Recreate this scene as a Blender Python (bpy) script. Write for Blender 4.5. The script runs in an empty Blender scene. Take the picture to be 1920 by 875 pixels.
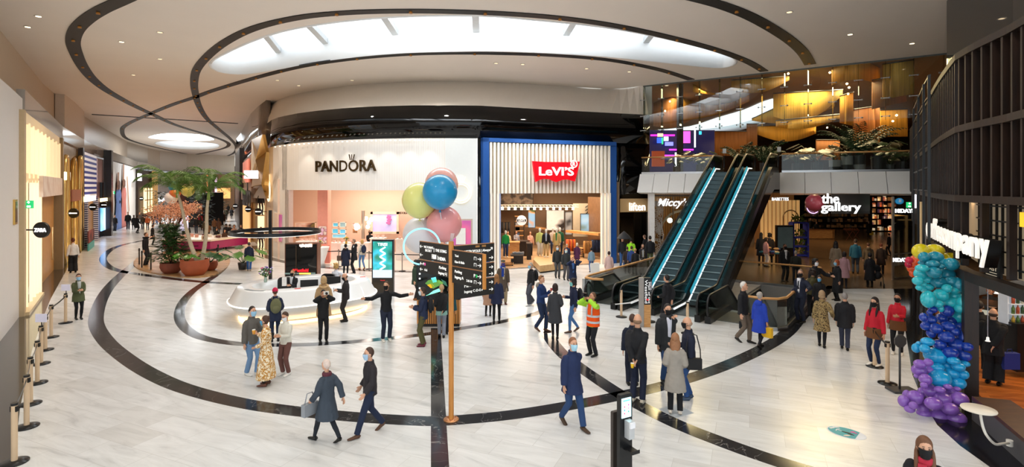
import bpy, bmesh, math, random
from mathutils import Vector, Matrix, noise
from mathutils.geometry import intersect_line_line_2d
random.seed(7)
PI=math.pi; R=math.radians
S=bpy.context.scene; C=S.collection
# ---------- photograph geometry: level camera, horizon at row 350, focal 1000 px
F,H,HY,CX=1000.0,4.7,350.0,960.0
def G(px,py,h=0.0):
    y=F*(H-h)/(py-HY); return Vector(((px-CX)/F*y,y,h))
def D(px,py,Y): return Vector(((px-CX)/F*Y,Y,H-(py-HY)/F*Y))
def hz(py,Y): return H-(py-HY)/F*Y
def V(*a): return Vector(a)
# ---------- materials
def lin(v): return v/12.92 if v<=.04045 else ((v+.055)/1.055)**2.4
def col(h):
    h=h.lstrip('#'); return tuple(lin(int(h[i:i+2],16)/255) for i in (0,2,4))
_m={}
def M(hexc,rough=.6,metal=0,var=.08,scale=6,bump=0,em=0,trans=0,coat=0,ior=1.45,alpha=1,bscale=None):
    key=(hexc,rough,metal,var,scale,bump,em,trans,coat,alpha,bscale)
    if key in _m: return _m[key]
    m=bpy.data.materials.new('surface_'+hexc.strip('#')); m.use_nodes=True
    nt=m.node_tree; b=nt.nodes['Principled BSDF']
    c=col(hexc)
    b.inputs['Roughness'].default_value=rough; b.inputs['Metallic'].default_value=metal
    b.inputs['IOR'].default_value=ior
    if trans: b.inputs['Transmission Weight'].default_value=trans
    if coat: b.inputs['Coat Weight'].default_value=coat
    if alpha<1: b.inputs['Alpha'].default_value=alpha
    tc=nt.nodes.new('ShaderNodeTexCoord'); nz=nt.nodes.new('ShaderNodeTexNoise')
    nz.inputs['Scale'].default_value=scale; nz.inputs['Detail'].default_value=3
    nt.links.new(tc.outputs['Object'],nz.inputs['Vector'])
    mx=nt.nodes.new('ShaderNodeMix'); mx.data_type='RGBA'
    mx.inputs[6].default_value=tuple(max(0,x*(1-var)) for x in c)+(1,)
    mx.inputs[7].default_value=tuple(min(1,x*(1+var)) for x in c)+(1,)
    nt.links.new(nz.outputs['Fac'],mx.inputs[0]); nt.links.new(mx.outputs[2],b.inputs['Base Color'])
    if em:
        b.inputs['Emission Color'].default_value=c+(1,); b.inputs['Emission Strength'].default_value=em
    if bump:
        n2=nt.nodes.new('ShaderNodeTexNoise'); n2.inputs['Scale'].default_value=bscale or scale*3
        nt.links.new(tc.outputs['Object'],n2.inputs['Vector'])
        bp=nt.nodes.new('ShaderNodeBump'); bp.inputs['Strength'].default_value=bump
        nt.links.new(n2.outputs['Fac'],bp.inputs['Height']); nt.links.new(bp.outputs['Normal'],b.inputs['Normal'])
    _m[key]=m; return m
def nodes_mat(name):
    m=bpy.data.materials.new(name); m.use_nodes=True
    return m,m.node_tree,m.node_tree.nodes['Principled BSDF']
def N(nt,t,**k):
    n=nt.nodes.new(t)
    for a,v in k.items(): setattr(n,a,v)
    return n
def ramp(nt,stops):
    r=N(nt,'ShaderNodeValToRGB'); e=r.color_ramp.elements
    while len(e)<len(stops): e.new(.5)
    for i,(p,c) in enumerate(stops): e[i].position=p; e[i].color=tuple(c)+(1,)
    return r
def mat_marble():
    m,nt,b=nodes_mat('white_marble_tiles'); L=nt.links.new
    tc=N(nt,'ShaderNodeTexCoord'); mp=N(nt,'ShaderNodeMapping'); mp.inputs['Rotation'].default_value=(0,0,R(24))
    L(tc.outputs['Object'],mp.inputs['Vector'])
    br=N(nt,'ShaderNodeTexBrick'); br.inputs['Scale'].default_value=1.0
    br.inputs['Brick Width'].default_value=1.2; br.inputs['Row Height'].default_value=.6; br.inputs['Mortar Size'].default_value=.004
    br.inputs['Color1'].default_value=(0,0,0,1); br.inputs['Color2'].default_value=(1,1,1,1); br.inputs['Mortar'].default_value=(.35,.35,.35,1)
    L(mp.outputs['Vector'],br.inputs['Vector'])
    st=N(nt,'ShaderNodeMapping'); st.inputs['Scale'].default_value=(.55,2.6,1)
    L(mp.outputs['Vector'],st.inputs['Vector'])
    n1=N(nt,'ShaderNodeTexNoise'); n1.inputs['Scale'].default_value=1.3; n1.inputs['Detail'].default_value=8; n1.inputs['Roughness'].default_value=.62; n1.inputs['Distortion'].default_value=1.2
    L(st.outputs['Vector'],n1.inputs['Vector'])
    r1=ramp(nt,[(.28,(.54,.54,.535)),(.42,(.70,.70,.69)),(.6,(.78,.78,.77)),(1,(.83,.83,.825))]); L(n1.outputs['Fac'],r1.inputs[0])
    mx=N(nt,'ShaderNodeMix',data_type='RGBA',blend_type='MULTIPLY'); mx.inputs[0].default_value=1
    r2=ramp(nt,[(0,(.86,.845,.825)),(.35,(.95,.95,.945)),(1,(1,1,1))]); L(br.outputs['Color'],r2.inputs[0])
    L(r1.outputs[0],mx.inputs[6]); L(r2.outputs[0],mx.inputs[7])
    m2=N(nt,'ShaderNodeMix',data_type='RGBA'); m2.inputs[7].default_value=(.55,.54,.52,1)
    L(br.outputs['Fac'],m2.inputs[0]); L(mx.outputs[2],m2.inputs[6]); L(m2.outputs[2],b.inputs['Base Color'])
    n3=N(nt,'ShaderNodeTexNoise'); n3.inputs['Scale'].default_value=2.0; L(tc.outputs['Object'],n3.inputs['Vector'])
    mr=N(nt,'ShaderNodeMapRange'); mr.inputs[3].default_value=.16; mr.inputs[4].default_value=.30; L(n3.outputs['Fac'],mr.inputs[0]); L(mr.outputs[0],b.inputs['Roughness'])
    return m
def mat_darkmarble():
    m,nt,b=nodes_mat('black_veined_marble'); L=nt.links.new
    tc=N(nt,'ShaderNodeTexCoord')
    vo=N(nt,'ShaderNodeTexNoise'); vo.inputs['Scale'].default_value=.8; vo.inputs['Detail'].default_value=5; vo.inputs['Distortion'].default_value=1.6
    L(tc.outputs['Object'],vo.inputs['Vector'])
    r=ramp(nt,[(0,(.018,.019,.022)),(.496,(.022,.023,.026)),(.5,(.26,.25,.23)),(.504,(.022,.023,.026)),(1,(.035,.03,.028))])
    L(vo.outputs['Fac'],r.inputs[0]); L(r.outputs[0],b.inputs['Base Color']); b.inputs['Roughness'].default_value=.12
    return m
def mat_wood(name,c1,c2,rough=.4,sc=(1,8,1),planks=None,rot=0):
    m,nt,b=nodes_mat(name); L=nt.links.new
    tc=N(nt,'ShaderNodeTexCoord'); mp=N(nt,'ShaderNodeMapping'); mp.inputs['Scale'].default_value=sc; mp.inputs['Rotation'].default_value=(0,0,rot)
    L(tc.outputs['Object'],mp.inputs['Vector'])
    n=N(nt,'ShaderNodeTexNoise'); n.inputs['Scale'].default_value=3; n.inputs['Detail'].default_value=6; n.inputs['Distortion'].default_value=.6
    L(mp.outputs['Vector'],n.inputs['Vector'])
    r=ramp(nt,[(.3,col(c1)),(.7,col(c2))]); L(n.outputs['Fac'],r.inputs[0])
    if planks:
        m2=N(nt,'ShaderNodeMapping'); m2.inputs['Rotation'].default_value=(0,0,rot); L(tc.outputs['Object'],m2.inputs['Vector'])
        br=N(nt,'ShaderNodeTexBrick'); br.inputs['Scale'].default_value=1; br.inputs['Brick Width'].default_value=planks[0]; br.inputs['Row Height'].default_value=planks[1]; br.inputs['Mortar Size'].default_value=.003
        br.inputs['Color1'].default_value=(.62,.62,.62,1); br.inputs['Color2'].default_value=(1,1,1,1); br.inputs['Mortar'].default_value=(.3,.3,.3,1)
        L(m2.outputs['Vector'],br.inputs['Vector'])
        x=N(nt,'ShaderNodeMix',data_type='RGBA',blend_type='MULTIPLY'); x.inputs[0].default_value=1
        L(r.outputs[0],x.inputs[6]); L(br.outputs['Color'],x.inputs[7]); L(x.outputs[2],b.inputs['Base Color'])
    else: L(r.outputs[0],b.inputs['Base Color'])
    b.inputs['Roughness'].default_value=rough
    return m
def mat_stripe(name,c1,c2,scale=4,axis='Z',rough=.5,em=0,sharp=True,metal=0):
    m,nt,b=nodes_mat(name); L=nt.links.new
    tc=N(nt,'ShaderNodeTexCoord'); w=N(nt,'ShaderNodeTexWave'); w.bands_direction=axis; w.inputs['Scale'].default_value=scale
    L(tc.outputs['Object'],w.inputs['Vector'])
    r=ramp(nt,[(.48 if sharp else .1,col(c1)),(.52 if sharp else .9,col(c2))]); L(w.outputs['Fac'],r.inputs[0]); L(r.outputs[0],b.inputs['Base Color'])
    if em: L(r.outputs[0],b.inputs['Emission Color']); b.inputs['Emission Strength'].default_value=em
    b.inputs['Roughness'].default_value=rough; b.inputs['Metallic'].default_value=metal
    return m
def mat_blotch(name,stops,scale=8,rough=.8,em=0,detail=2):
    m,nt,b=nodes_mat(name); L=nt.links.new
    tc=N(nt,'ShaderNodeTexCoord'); n=N(nt,'ShaderNodeTexNoise'); n.inputs['Scale'].default_value=scale; n.inputs['Detail'].default_value=detail
    L(tc.outputs['Object'],n.inputs['Vector'])
    r=ramp(nt,[(p,col(c)) for p,c in stops]); L(n.outputs['Fac'],r.inputs[0]); L(r.outputs[0],b.inputs['Base Color'])
    if em: L(r.outputs[0],b.inputs['Emission Color']); b.inputs['Emission Strength'].default_value=em
    b.inputs['Roughness'].default_value=rough
    return m
def mat_glass(tint=(.93,.97,.96),rough=0.0,fac=.88,name='clear_glass'):
    m=bpy.data.materials.new(name); m.use_nodes=True; nt=m.node_tree; nt.nodes.clear()
    o=N(nt,'ShaderNodeOutputMaterial'); t=N(nt,'ShaderNodeBsdfTransparent'); t.inputs[0].default_value=tint+(1,)
    g=N(nt,'ShaderNodeBsdfGlossy'); g.inputs['Roughness'].default_value=rough
    fr=N(nt,'ShaderNodeFresnel'); fr.inputs[0].default_value=1.45
    a=N(nt,'ShaderNodeMath',operation='MULTIPLY'); a.inputs[1].default_value=fac
    x=N(nt,'ShaderNodeMixShader'); nt.links.new(fr.outputs[0],a.inputs[0]); nt.links.new(a.outputs[0],x.inputs[0])
    nt.links.new(t.outputs[0],x.inputs[1]); nt.links.new(g.outputs[0],x.inputs[2]); nt.links.new(x.outputs[0],o.inputs[0])
    return m
GLASS=mat_glass(); GLASSD=mat_glass((.62,.72,.70),name='smoked_green_glass')
WHITE=M('#f2f0ec',.5); BLACK=M('#0d0d0f',.35); GLOSSBLACK=M('#060607',.06,var=.02); METAL=M('#b9babb',.3,1); DMETAL=M('#4a4b4d',.35,.9)
WOODL=mat_wood('light_oak','#b98149','#d9a566',.4,(1,1,8)); WOODD=mat_wood('dark_brown_wood','#2a1a10','#3d2819',.4,(6,6,1))
GOLD=M('#cfa65a',.3,.9)
# ---------- geometry collector
class MB:
    def __init__(s): s.v=[];s.f=[];s.m=[];s.sm=[]
    def add(s,vs,fs,mi=0,smooth=False):
        n=len(s.v); s.v+= [tuple(v) for v in vs]; s.f+=[tuple(i+n for i in f) for f in fs]; s.m+=[mi]*len(fs); s.sm+=[smooth]*len(fs); return s
    def box(s,c,d,rz=0,mi=0,mat=None):
        x,y,z=[k/2 for k in d]; vs=[V(a*x,b*y,e*z) for a in(-1,1) for b in(-1,1) for e in(-1,1)]
        q=Matrix.Rotation(rz,3,'Z') if mat is None else mat
        vs=[q@v+Vector(c) for v in vs]
        return s.add(vs,[(0,1,3,2),(4,6,7,5),(0,4,5,1),(2,3,7,6),(0,2,6,4),(1,5,7,3)],mi)
    def bar(s,a,b,w,h,mi=0,up=V(0,0,1)):
        a=Vector(a);b=Vector(b);d=(b-a); L=d.length; d.normalize(); u=d.cross(up)
        if u.length<1e-4: u=V(1,0,0)
        u.normalize(); v=u.cross(d)
        vs=[p+u*sx*w/2+v*sy*h/2 for p in(a,b) for sx,sy in((-1,-1),(1,-1),(1,1),(-1,1))]
        return s.add(vs,[(0,1,2,3),(7,6,5,4),(0,4,5,1),(1,5,6,2),(2,6,7,3),(3,7,4,0)],mi)
    def ring(s,c,u,v,n=12): return [Vector(c)+u*math.cos(2*PI*i/n)+v*math.sin(2*PI*i/n) for i in range(n)]
    def loft(s,rings,mi=0,cap=True,smooth=True,closed=False):
        n=len(rings[0]); base=len(s.v); vs=[p for r in rings for p in r]; fs=[]
        k=len(rings)
        for i in range(k if closed else k-1):
            j=(i+1)%k
            for a in range(n):
                b=(a+1)%n; fs.append((i*n+a,i*n+b,j*n+b,j*n+a))
        if cap and not closed: fs.append(tuple(range(n-1,-1,-1))); fs.append(tuple((k-1)*n+i for i in range(n)))
        return s.add(vs,fs,mi,smooth)
    def tube(s,pts,r,n=10,mi=0,cap=True,closed=False):
        pts=[Vector(p) for p in pts]; rs=r if isinstance(r,(list,tuple)) else [r]*len(pts); rings=[]; pu=None
        for i,p in enumerate(pts):
            if closed: d=pts[(i+1)%len(pts)]-pts[i-1]
            else: d=pts[min(i+1,len(pts)-1)]-pts[max(i-1,0)]
            if d.length<1e-7: d=V(0,0,1)
            d.normalize()
            if pu is None: u=d.cross(V(0,0,1)) if abs(d.z)<.95 else d.cross(V(1,0,0))
            else: u=pu-d*pu.dot(d)
            u.normalize(); pu=u; v=d.cross(u); rings.append(s.ring(p,u*rs[i],v*rs[i],n))
        return s.loft(rings,mi,cap,True,closed)
    def cyl(s,c,r,h,n=20,mi=0,r2=None):
        c=Vector(c); r2=r if r2 is None else r2
        return s.lathe(c,[(0,0),(r,0),(r2,h),(0,h)],n,mi,False)
    def lathe(s,c,prof,n=24,mi=0,smooth=True):
        c=Vector(c); rings=[[c+V(r*math.cos(2*PI*i/n),r*math.sin(2*PI*i/n),z) for i in range(n)] for r,z in prof]
        return s.loft(rings,mi,False,smooth)
    def ell(s,c,rx,ry=None,rz=None,n=14,m=9,mi=0,q=None,fn=None):
        ry=rx if ry is None else ry; rz=rx if rz is None else rz; c=Vector(c); vs=[];fs=[]
        for j in range(m+1):
            t=PI*j/m
            for i in range(n):
                a=2*PI*i/n; p=V(rx*math.sin(t)*math.cos(a),ry*math.sin(t)*math.sin(a),rz*math.cos(t))
                if fn: p=fn(p)
                if q is not None: p=q@p
                vs.append(c+p)
        for j in range(m):
            for i in range(n):
                k=(i+1)%n; fs.append((j*n+i,(j+1)*n+i,(j+1)*n+k,j*n+k))
        return s.add(vs,fs,mi,True)
    def prism(s,poly,z0,z1,mi=0):
        n=len(poly); vs=[V(p[0],p[1],z0) for p in poly]+[V(p[0],p[1],z1) for p in poly]
        return s.add(vs,[tuple(range(n-1,-1,-1)),tuple(range(n,2*n))]+[(i,(i+1)%n,n+(i+1)%n,n+i) for i in range(n)],mi)
    def wallstrip(s,pts,z0,z1,t,mi=0,smooth=False):
        """thick wall along plan points, thickness t to the left of travel"""
        pts=[V(p[0],p[1]) for p in pts]; k=len(pts); off=[]
        for i in range(k):
            d=pts[min(i+1,k-1)]-pts[max(i-1,0)]; d.normalize(); off.append(pts[i]+V(-d.y,d.x)*t)
        z0s=z0 if isinstance(z0,(list,tuple)) else [z0]*k; z1s=z1 if isinstance(z1,(list,tuple)) else [z1]*k
        rings=[[V(pts[i].x,pts[i].y,z0s[i]),V(off[i].x,off[i].y,z0s[i]),V(off[i].x,off[i].y,z1s[i]),V(pts[i].x,pts[i].y,z1s[i])] for i in range(k)]
        return s.loft(rings,mi,True,smooth)
    def obj(s,name,mat,parent=None,mod=None):
        me=bpy.data.meshes.new(name); me.from_pydata(s.v,[],s.f); me.validate()
        if len(me.polygons)==len(s.f):
            me.polygons.foreach_set('material_index',s.m); me.polygons.foreach_set('use_smooth',s.sm)
        bm=bmesh.new(); bm.from_mesh(me); bmesh.ops.recalc_face_normals(bm,faces=bm.faces); bm.to_mesh(me); bm.free()
        for x in (mat if isinstance(mat,(list,tuple)) else [mat]): me.materials.append(x)
        o=bpy.data.objects.new(name,me); C.objects.link(o)
        if parent is not None:
            o.parent=parent; o.matrix_parent_inverse=parent.matrix_basis.inverted()
        return o
def thing(name,label,cat,loc=(0,0,0),rz=0,group=None):
    o=bpy.data.objects.new(name,None); C.objects.link(o); o.location=loc; o.rotation_euler=(0,0,rz); o.empty_display_size=.1
    o['label']=label; o['category']=cat
    if group: o['group']=group
    return o
def tag(o,label=None,cat=None,group=None,kind=None):
    if label: o['label']=label
    if cat: o['category']=cat
    if group: o['group']=group
    if kind: o['kind']=kind
    return o
def struct(name,mb,mat,parent=None):
    o=mb.obj(name,mat,parent); o['kind']='structure'; return o
def copytree(r,loc=None,rz=None,scale=None,label=None,group=None):
    def cp(o,p):
        c=o.copy(); C.objects.link(c)
        if p is not None: c.parent=p
        for ch in KIDS.get(o.name,[]) or [x for x in o.children]: cp(ch,c)
        return c
    c=cp(r,None)
    if loc is not None: c.location=loc
    if rz is not None: c.rotation_euler=(0,0,rz)
    if scale is not None: c.scale=(scale,)*3
    if label: c['label']=label
    if group: c['group']=group
    return c
KIDS={}
def txt(name,s,width,loc,ang,mat,parent=None,depth=.02,bold=0,height=None,align='CENTER',shear=0,flat=False,tilt=None,squash=None):
    """text standing in a vertical plane; ang = plan angle of its reading direction; width in metres"""
    cu=bpy.data.curves.new(name,'FONT'); cu.body=s; cu.align_x=align; cu.align_y='CENTER'; cu.size=1; cu.extrude=.5; cu.offset=bold; cu.shear=shear; cu.resolution_u=3
    t=bpy.data.objects.new(name+'_src',cu); C.objects.link(t)
    dg=bpy.context.evaluated_depsgraph_get(); me=bpy.data.meshes.new_from_object(t.evaluated_get(dg))
    bpy.data.objects.remove(t)
    xs=[v.co.x for v in me.vertices]; ys=[v.co.y for v in me.vertices]
    w=max(xs)-min(xs); hh=max(ys)-min(ys); k=width/w; ky=k if height is None else height/hh
    q=(Matrix.Rotation(ang,4,'Z')@Matrix.Rotation(PI/2,4,'X')) if not flat else Matrix.Rotation(ang,4,'Z')
    if tilt is not None: q=tilt
    cx=(max(xs)+min(xs))/2 if align=='CENTER' else (min(xs) if align=='LEFT' else max(xs)); cy=(max(ys)+min(ys))/2
    for v in me.vertices:
        p=V((v.co.x-cx)*k,(v.co.y-cy)*ky,v.co.z*depth); v.co=q@p+Vector(loc)
    me.materials.clear(); me.materials.append(mat)
    o=bpy.data.objects.new(name,me); C.objects.link(o)
    if parent is not None: o.parent=parent; o.matrix_parent_inverse=parent.matrix_basis.inverted()
    return o
# ---------- plan curves: (column, distance)
class Curve:
    def __init__(s,tab): s.t=[(p,V((p-CX)/F*y,y)) for p,y in tab]
    def at(s,px,off=0):
        if not off: return s._at(px,0)
        q=px
        for _ in range(14):
            p=s._at(q,off)
            if p.y<1: break
            q+=(px-(p.x/p.y*F+CX))*.5
        p=s._at(q,off)
        return p if p.y>1 and abs(p.x/p.y*F+CX-px)<2 and abs(q-px)<60 else s._at(px,off)
    def _at(s,px,off=0):
        t=s.t
        i=0
        while i<len(t)-2 and px>t[i+1][0]: i+=1
        a=t[i][1];b=t[i+1][1]; k=(px-CX)/F; d=b-a; den=(d.x-k*d.y)
        u=(k*a.y-a.x)/den if abs(den)>1e-9 else 0
        p=a+d*u; n=V(-d.y,d.x).normalized()
        if n.dot(p)>0: n=-n
        return p+n*off
    def ang(s,px):
        a=s.at(px-2);b=s.at(px+2); return math.atan2(b.y-a.y,b.x-a.x)
    def seq(s,p0,p1,step=8,off=0):
        n=max(1,int(abs(p1-p0)/step)); return [s.at(p0+(p1-p0)*i/n,off) for i in range(n+1)]
FAC=Curve([(497,40),(503,37.8),(512,36.3),(525,35),(560,33.2),(600,32),(650,31),(700,30.4),(775,30),(850,30),(900,30.1),(1000,31.3),(1155,33.2),(1218,34)])
LW=Curve([(-420,7),(-290,8.6),(0,16.4),(47,20.9),(118,33.6),(158,42.4),(182,49),(210,56),(235,66),(258,78),(300,92),(350,101),(400,105),(440,108)])
CO=Curve([(1713,27.9),(1743,20.1),(1781,14.2),(1818,11.6),(1850,10.8),(1920,9.6),(2060,7.6),(2300,5.2)])
def flatpath(o): return o
def band(name,pix,w,mat,h=.003,thick=.006,ceil=None,parent=None):
    """ribbon of world width w along pixel path lying at height (floor) or hanging at ceiling height"""
    hh=0 if ceil is None else ceil
    P=[G(x,y,hh) for x,y in pix]
    # smooth: catmull
    Q=[]
    for i in range(len(P)-1):
        p0=P[max(i-1,0)];p1=P[i];p2=P[i+1];p3=P[min(i+2,len(P)-1)]
        for k in range(5):
            t=k/5; Q.append(.5*((2*p1)+(-p0+p2)*t+(2*p0-5*p1+4*p2-p3)*t*t+(-p0+3*p1-3*p2+p3)*t**3))
    Q.append(P[-1]); mb=MB(); rings=[]
    z0,z1=(-.02,h) if ceil is None else (ceil-.035,ceil+.02)
    for i,p in enumerate(Q):
        d=Q[min(i+1,len(Q)-1)]-Q[max(i-1,0)]; d.z=0; d.normalize(); u=V(-d.y,d.x,0)*w/2
        rings.append([V(p.x-u.x,p.y-u.y,z0),V(p.x+u.x,p.y+u.y,z0),V(p.x+u.x,p.y+u.y,z1),V(p.x-u.x,p.y-u.y,z1)])
    mb.loft(rings,0,True,False); return mb.obj(name,mat,parent),Q
def fill(loops,z,flip=False):
    """planar polygon with holes -> verts, tris"""
    bm=bmesh.new(); es=[]
    for lp in loops:
        vs=[bm.verts.new((p[0],p[1],z)) for p in lp]
        for i in range(len(vs)): es.append(bm.edges.new((vs[i],vs[(i+1)%len(vs)])))
    bmesh.ops.triangle_fill(bm,use_beauty=True,use_dissolve=False,edges=es)
    bm.verts.index_update()
    v=[x.co.copy() for x in bm.verts]; f=[tuple(q.index for q in x.verts) for x in bm.faces]; bm.free(); return v,f
def smoothloop(pts,k=4):
    n=len(pts);o=[]
    for i in range(n):
        p0,p1,p2,p3=[Vector(pts[(i+j)%n]) for j in(-1,0,1,2)]
        for a in range(k):
            t=a/k; o.append(.5*((2*p1)+(-p0+p2)*t+(2*p0-5*p1+4*p2-p3)*t*t+(-p0+3*p1-3*p2+p3)*t**3))
    return o
def light(name,kind,loc,energy,color=(1,1,1),size=1,sizey=None,rot=(0,0,0),spot=None,blend=.6):
    l=bpy.data.lights.new(name,kind); l.energy=energy; l.color=color
    if kind=='AREA':
        l.size=size
        if sizey: l.shape='RECTANGLE'; l.size_y=sizey
    else: l.shadow_soft_size=size
    if kind=='SPOT': l.spot_size=spot or R(100); l.spot_blend=blend
    o=bpy.data.objects.new(name,l); C.objects.link(o); o.location=loc; o.rotation_euler=rot; return o
WORLD=1.25; EXPO=0.55; SKYP=1500; PNEAR=300; PWARM=750; HALLP=700
# ================= camera, world
cam=bpy.data.cameras.new('camera'); cam.sensor_width=36; cam.lens=36*F/1920; cam.shift_y=-(437.5-HY)/1920; cam.clip_end=500
co=bpy.data.objects.new('camera',cam); C.objects.link(co); co.location=(0,0,H); co.rotation_euler=(PI/2,0,0); S.camera=co
w=bpy.data.worlds.new('sky'); S.world=w; w.use_nodes=True
w.node_tree.nodes['Background'].inputs[0].default_value=(.86,.94,1,1); w.node_tree.nodes['Background'].inputs[1].default_value=WORLD
S.view_settings.view_transform='Standard'; S.view_settings.look='None'; S.view_settings.exposure=EXPO; S.view_settings.gamma=1; S.view_settings.use_curve_mapping=False
MARB=mat_marble(); DMARB=mat_darkmarble()
HC=11.0; HU=5.5
# escalator frame
B0=V(6.87,21.0); ED=V(.6,.8); ER=V(.8,-.6)
def E(off,al,z=0): p=B0+ER*off+ED*al; return V(p.x,p.y,z)
hole1=[E(a,b) for a,b in((-3.35,-.9),(-2.0,-.9),(-2.0,6.5),(-3.35,6.5))]
hole2=[E(a,b) for a,b in((1.3,-.9),(2.6,-.9),(2.6,-1.5),(3.15,-1.9),(3.55,-1.75),(3.75,-1.3),(3.75,6.7),(1.3,6.7))]
fv,ff=fill([[(-45,-6),(34,-6),(45,75),(0,125),(-75,125),(-75,20)],[(p.x,p.y) for p in hole1],[(p.x,p.y) for p in hole2]],0)
mb=MB(); mb.add(fv,ff); struct('floor',mb,MARB)
for hl,nm in((hole1,1),(hole2,2)):
    mb=MB(); P=[V(p.x,p.y) for p in hl]; P.append(P[0]); mb.wallstrip(P,-3,-.001,-.05)
    struct('wall_void',mb,M('#a8a6a1',.5))
mb=MB(); mb.box((10,24,-3.05),(22,24,.1)); struct('floor_lower',mb,M('#3b3a38',.4))
# ---------- floor inlays
def inlay(pix,w,name='trim_1'):
    o,_=band(name,pix,w,DMARB); o['kind']='structure'; return o
inlay([(300,468),(280,476),(262,486),(245,500),(226,516),(205,538),(190,562),(181,590),(182,612),(200,640),(232,668),(275,696),(330,722),(400,743),(480,760),(560,771),(640,779),(720,785),(810,789),(880,785),(960,777),(1050,763),(1150,744),(1250,721),(1350,689),(1430,653),(1475,624),(1503,592),(1535,558),(1562,536)],.44)
inlay([(310,444),(268,451),(238,457),(215,464),(200,474),(193,486),(203,499),(226,508),(262,514),(299,519),(376,528),(474,533)],.40)
inlay([(414,478),(423,488),(421,500),(408,513),(388,527),(362,545),(343,566),(336,590),(345,612),(372,630),(420,641),(480,646),(560,646),(640,642),(720,635),(800,626),(860,616),(930,605),(1000,589),(1022,580)],.34)
inlay([(1036,566),(1026,580),(1020,598),(1022,615),(1034,638),(1056,664),(1082,684),(1110,704),(1160,737),(1215,768),(1275,797),(1340,823),(1420,852),(1520,884),(1600,905)],.40)
mb=MB(); a=G(808,615);b=G(826,615);c=G(844,905);d=G(808,905); mb.prism([a,b,c,d],-.02,.0035); struct('trim_2',mb,DMARB)
# left and right granite borders
L1=[LW.at(p,-.0) for p in (240,182,150,118,80,47,0,-150,-290)]
L2=[G(255,418),G(205,436),G(170,452),G(128,500),G(95,560),G(82,592),G(60,656),G(38,763),G(26,860),G(12,960)]
mb=MB(); mb.prism([(p.x-0.3,p.y) for p in L1][::-1]+[(p.x,p.y) for p in L2],-.02,.002); struct('trim_3',mb,M('#39342f',.1,coat=.2,var=.25,scale=3))
R2=[G(1672,531),G(1697,617),G(1711,703),G(1730,750),G(1757,796),G(1800,835),G(1856,875),G(1960,935),G(2100,1010)]
R1=[CO.at(p,-.3) for p in (1700,1743,1781,1818,1850,1920,2060)]
mb=MB(); mb.prism([(p.x,p.y) for p in R2]+[(p.x,p.y) for p in R1][::-1],-.02,.002); struct('trim_4',mb,M('#17171a',.12,var=.3,scale=3))
s=FAC.seq(484,905,20,.25); mb=MB(); mb.wallstrip(s,-.01,.004,-.5); struct('trim_5',mb,DMARB)
s=FAC.seq(905,1215,20,.1); mb=MB(); mb.wallstrip(s,-.01,.004,-.18); struct('trim_6',mb,DMARB)
# wooden island under the palms + warm stone floor under the deck
isl=[(250,494),(262,482),(300,470),(340,466),(390,470),(425,480),(431,492),(420,506),(395,518),(350,521),(300,515),(262,506)]
mb=MB(); mb.prism([(p.x,p.y) for p in smoothloop([G(*q) for q in isl],4)],-.02,.05); struct('floor_island',mb,mat_wood('oak_boards','#b98b58','#d6ab77',.35,(1,6,1),(1.6,.18),.4))
# ---------- ceiling
GLL=V(8.2,33.3); GLR=V(20.4,25.2)
cl=[(8,-6),(9,6),(12,12),G(1775,2,HC),GLR,GLL,G(1207,161,HC),G(1144,167,HC),G(1022,160,HC),G(885,153,HC),G(746,155,HC),G(625,165,HC),G(525,187,HC),G(470,223,HC),G(455,245,HC),G(443,260,HC),G(441,300,HC),(-62,125),(-66,95),(-62,72),(-50,58),(-38,42),(-30,30),(-25,22),(-21,14),(-18,4),(-16,-6)]
sky=[(397,119),(415,105),(498,69),(597,47),(735,33),(890,30),(995,37.5),(1133,52),(1243,72),(1343,97),(1372,108),(1378,117),(1366,124),(1337,126),(1243,116),(1133,105),(995,97),(890,95),(746,99),(636,110),(526,128),(459,138),(420,136),(400,128)]
skyP=smoothloop([G(x,y,HC) for x,y in sky],3)
def pixloop(pts,h,k=3): return smoothloop([G(x,y,h) for x,y in pts],k)
s2=pixloop([(278,257),(300,251),(345,249),(385,254),(401,262),(360,264),(300,261)],HC)
s3=pixloop([(291,268),(320,264),(370,266),(408,270),(405,277),(375,280),(320,277)],HC)
s4=pixloop([(405,298),(425,297),(436,300),(420,303)],HC)
s4=None
loops=[[(p[0],p[1]) for p in cl],[(p.x,p.y) for p in skyP],[(p.x,p.y) for p in s2],[(p.x,p.y) for p in s3]]
v,f=fill(loops,HC); mb=MB(); mb.add(v,f)
CEIL=M('#f0e5d9',.62,var=.03,scale=.6)
struct('ceiling',mb,CEIL)
WELL=M('#f7f8f8',.7,var=.01)
for lp,hh in((skyP,1.25),(s2,1.0),(s3,1.0)):
    mb=MB(); P=[V(p.x,p.y) for p in lp]; P.append(P[0]); 
    ar=sum(P[i].x*P[i+1].y-P[i+1].x*P[i].y for i in range(len(P)-1)); 
    mb.wallstrip(P,HC-.02,HC+hh,-.12 if ar>0 else .12,0,True); struct('ceiling_well',mb,WELL)
# skylight beams + glazing bars
bt=[((478,80),(515,90)),((548,57),(610,82)),((692,34),(742,67)),((890,30),(893,66)),((1098,47),(1058,73)),((1247,72),(1207,86))]
for a,b in bt:
    pa=G(a[0],a[1],HC); pb=G(b[0],b[1],HC+.85); d=(pb-pa); d.z=0; d.normalize()
    pa=V(pa.x,pa.y,0)-d*.6; pb=V(pb.x,pb.y,0)+d*1.2
    mb=MB(); mb.bar((pa.x,pa.y,HC+.98),(pb.x,pb.y,HC+.98),.30,.26); o=mb.obj('skylight_beam',M('#d9dbdc',.7))
    o['kind']='structure'
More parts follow.
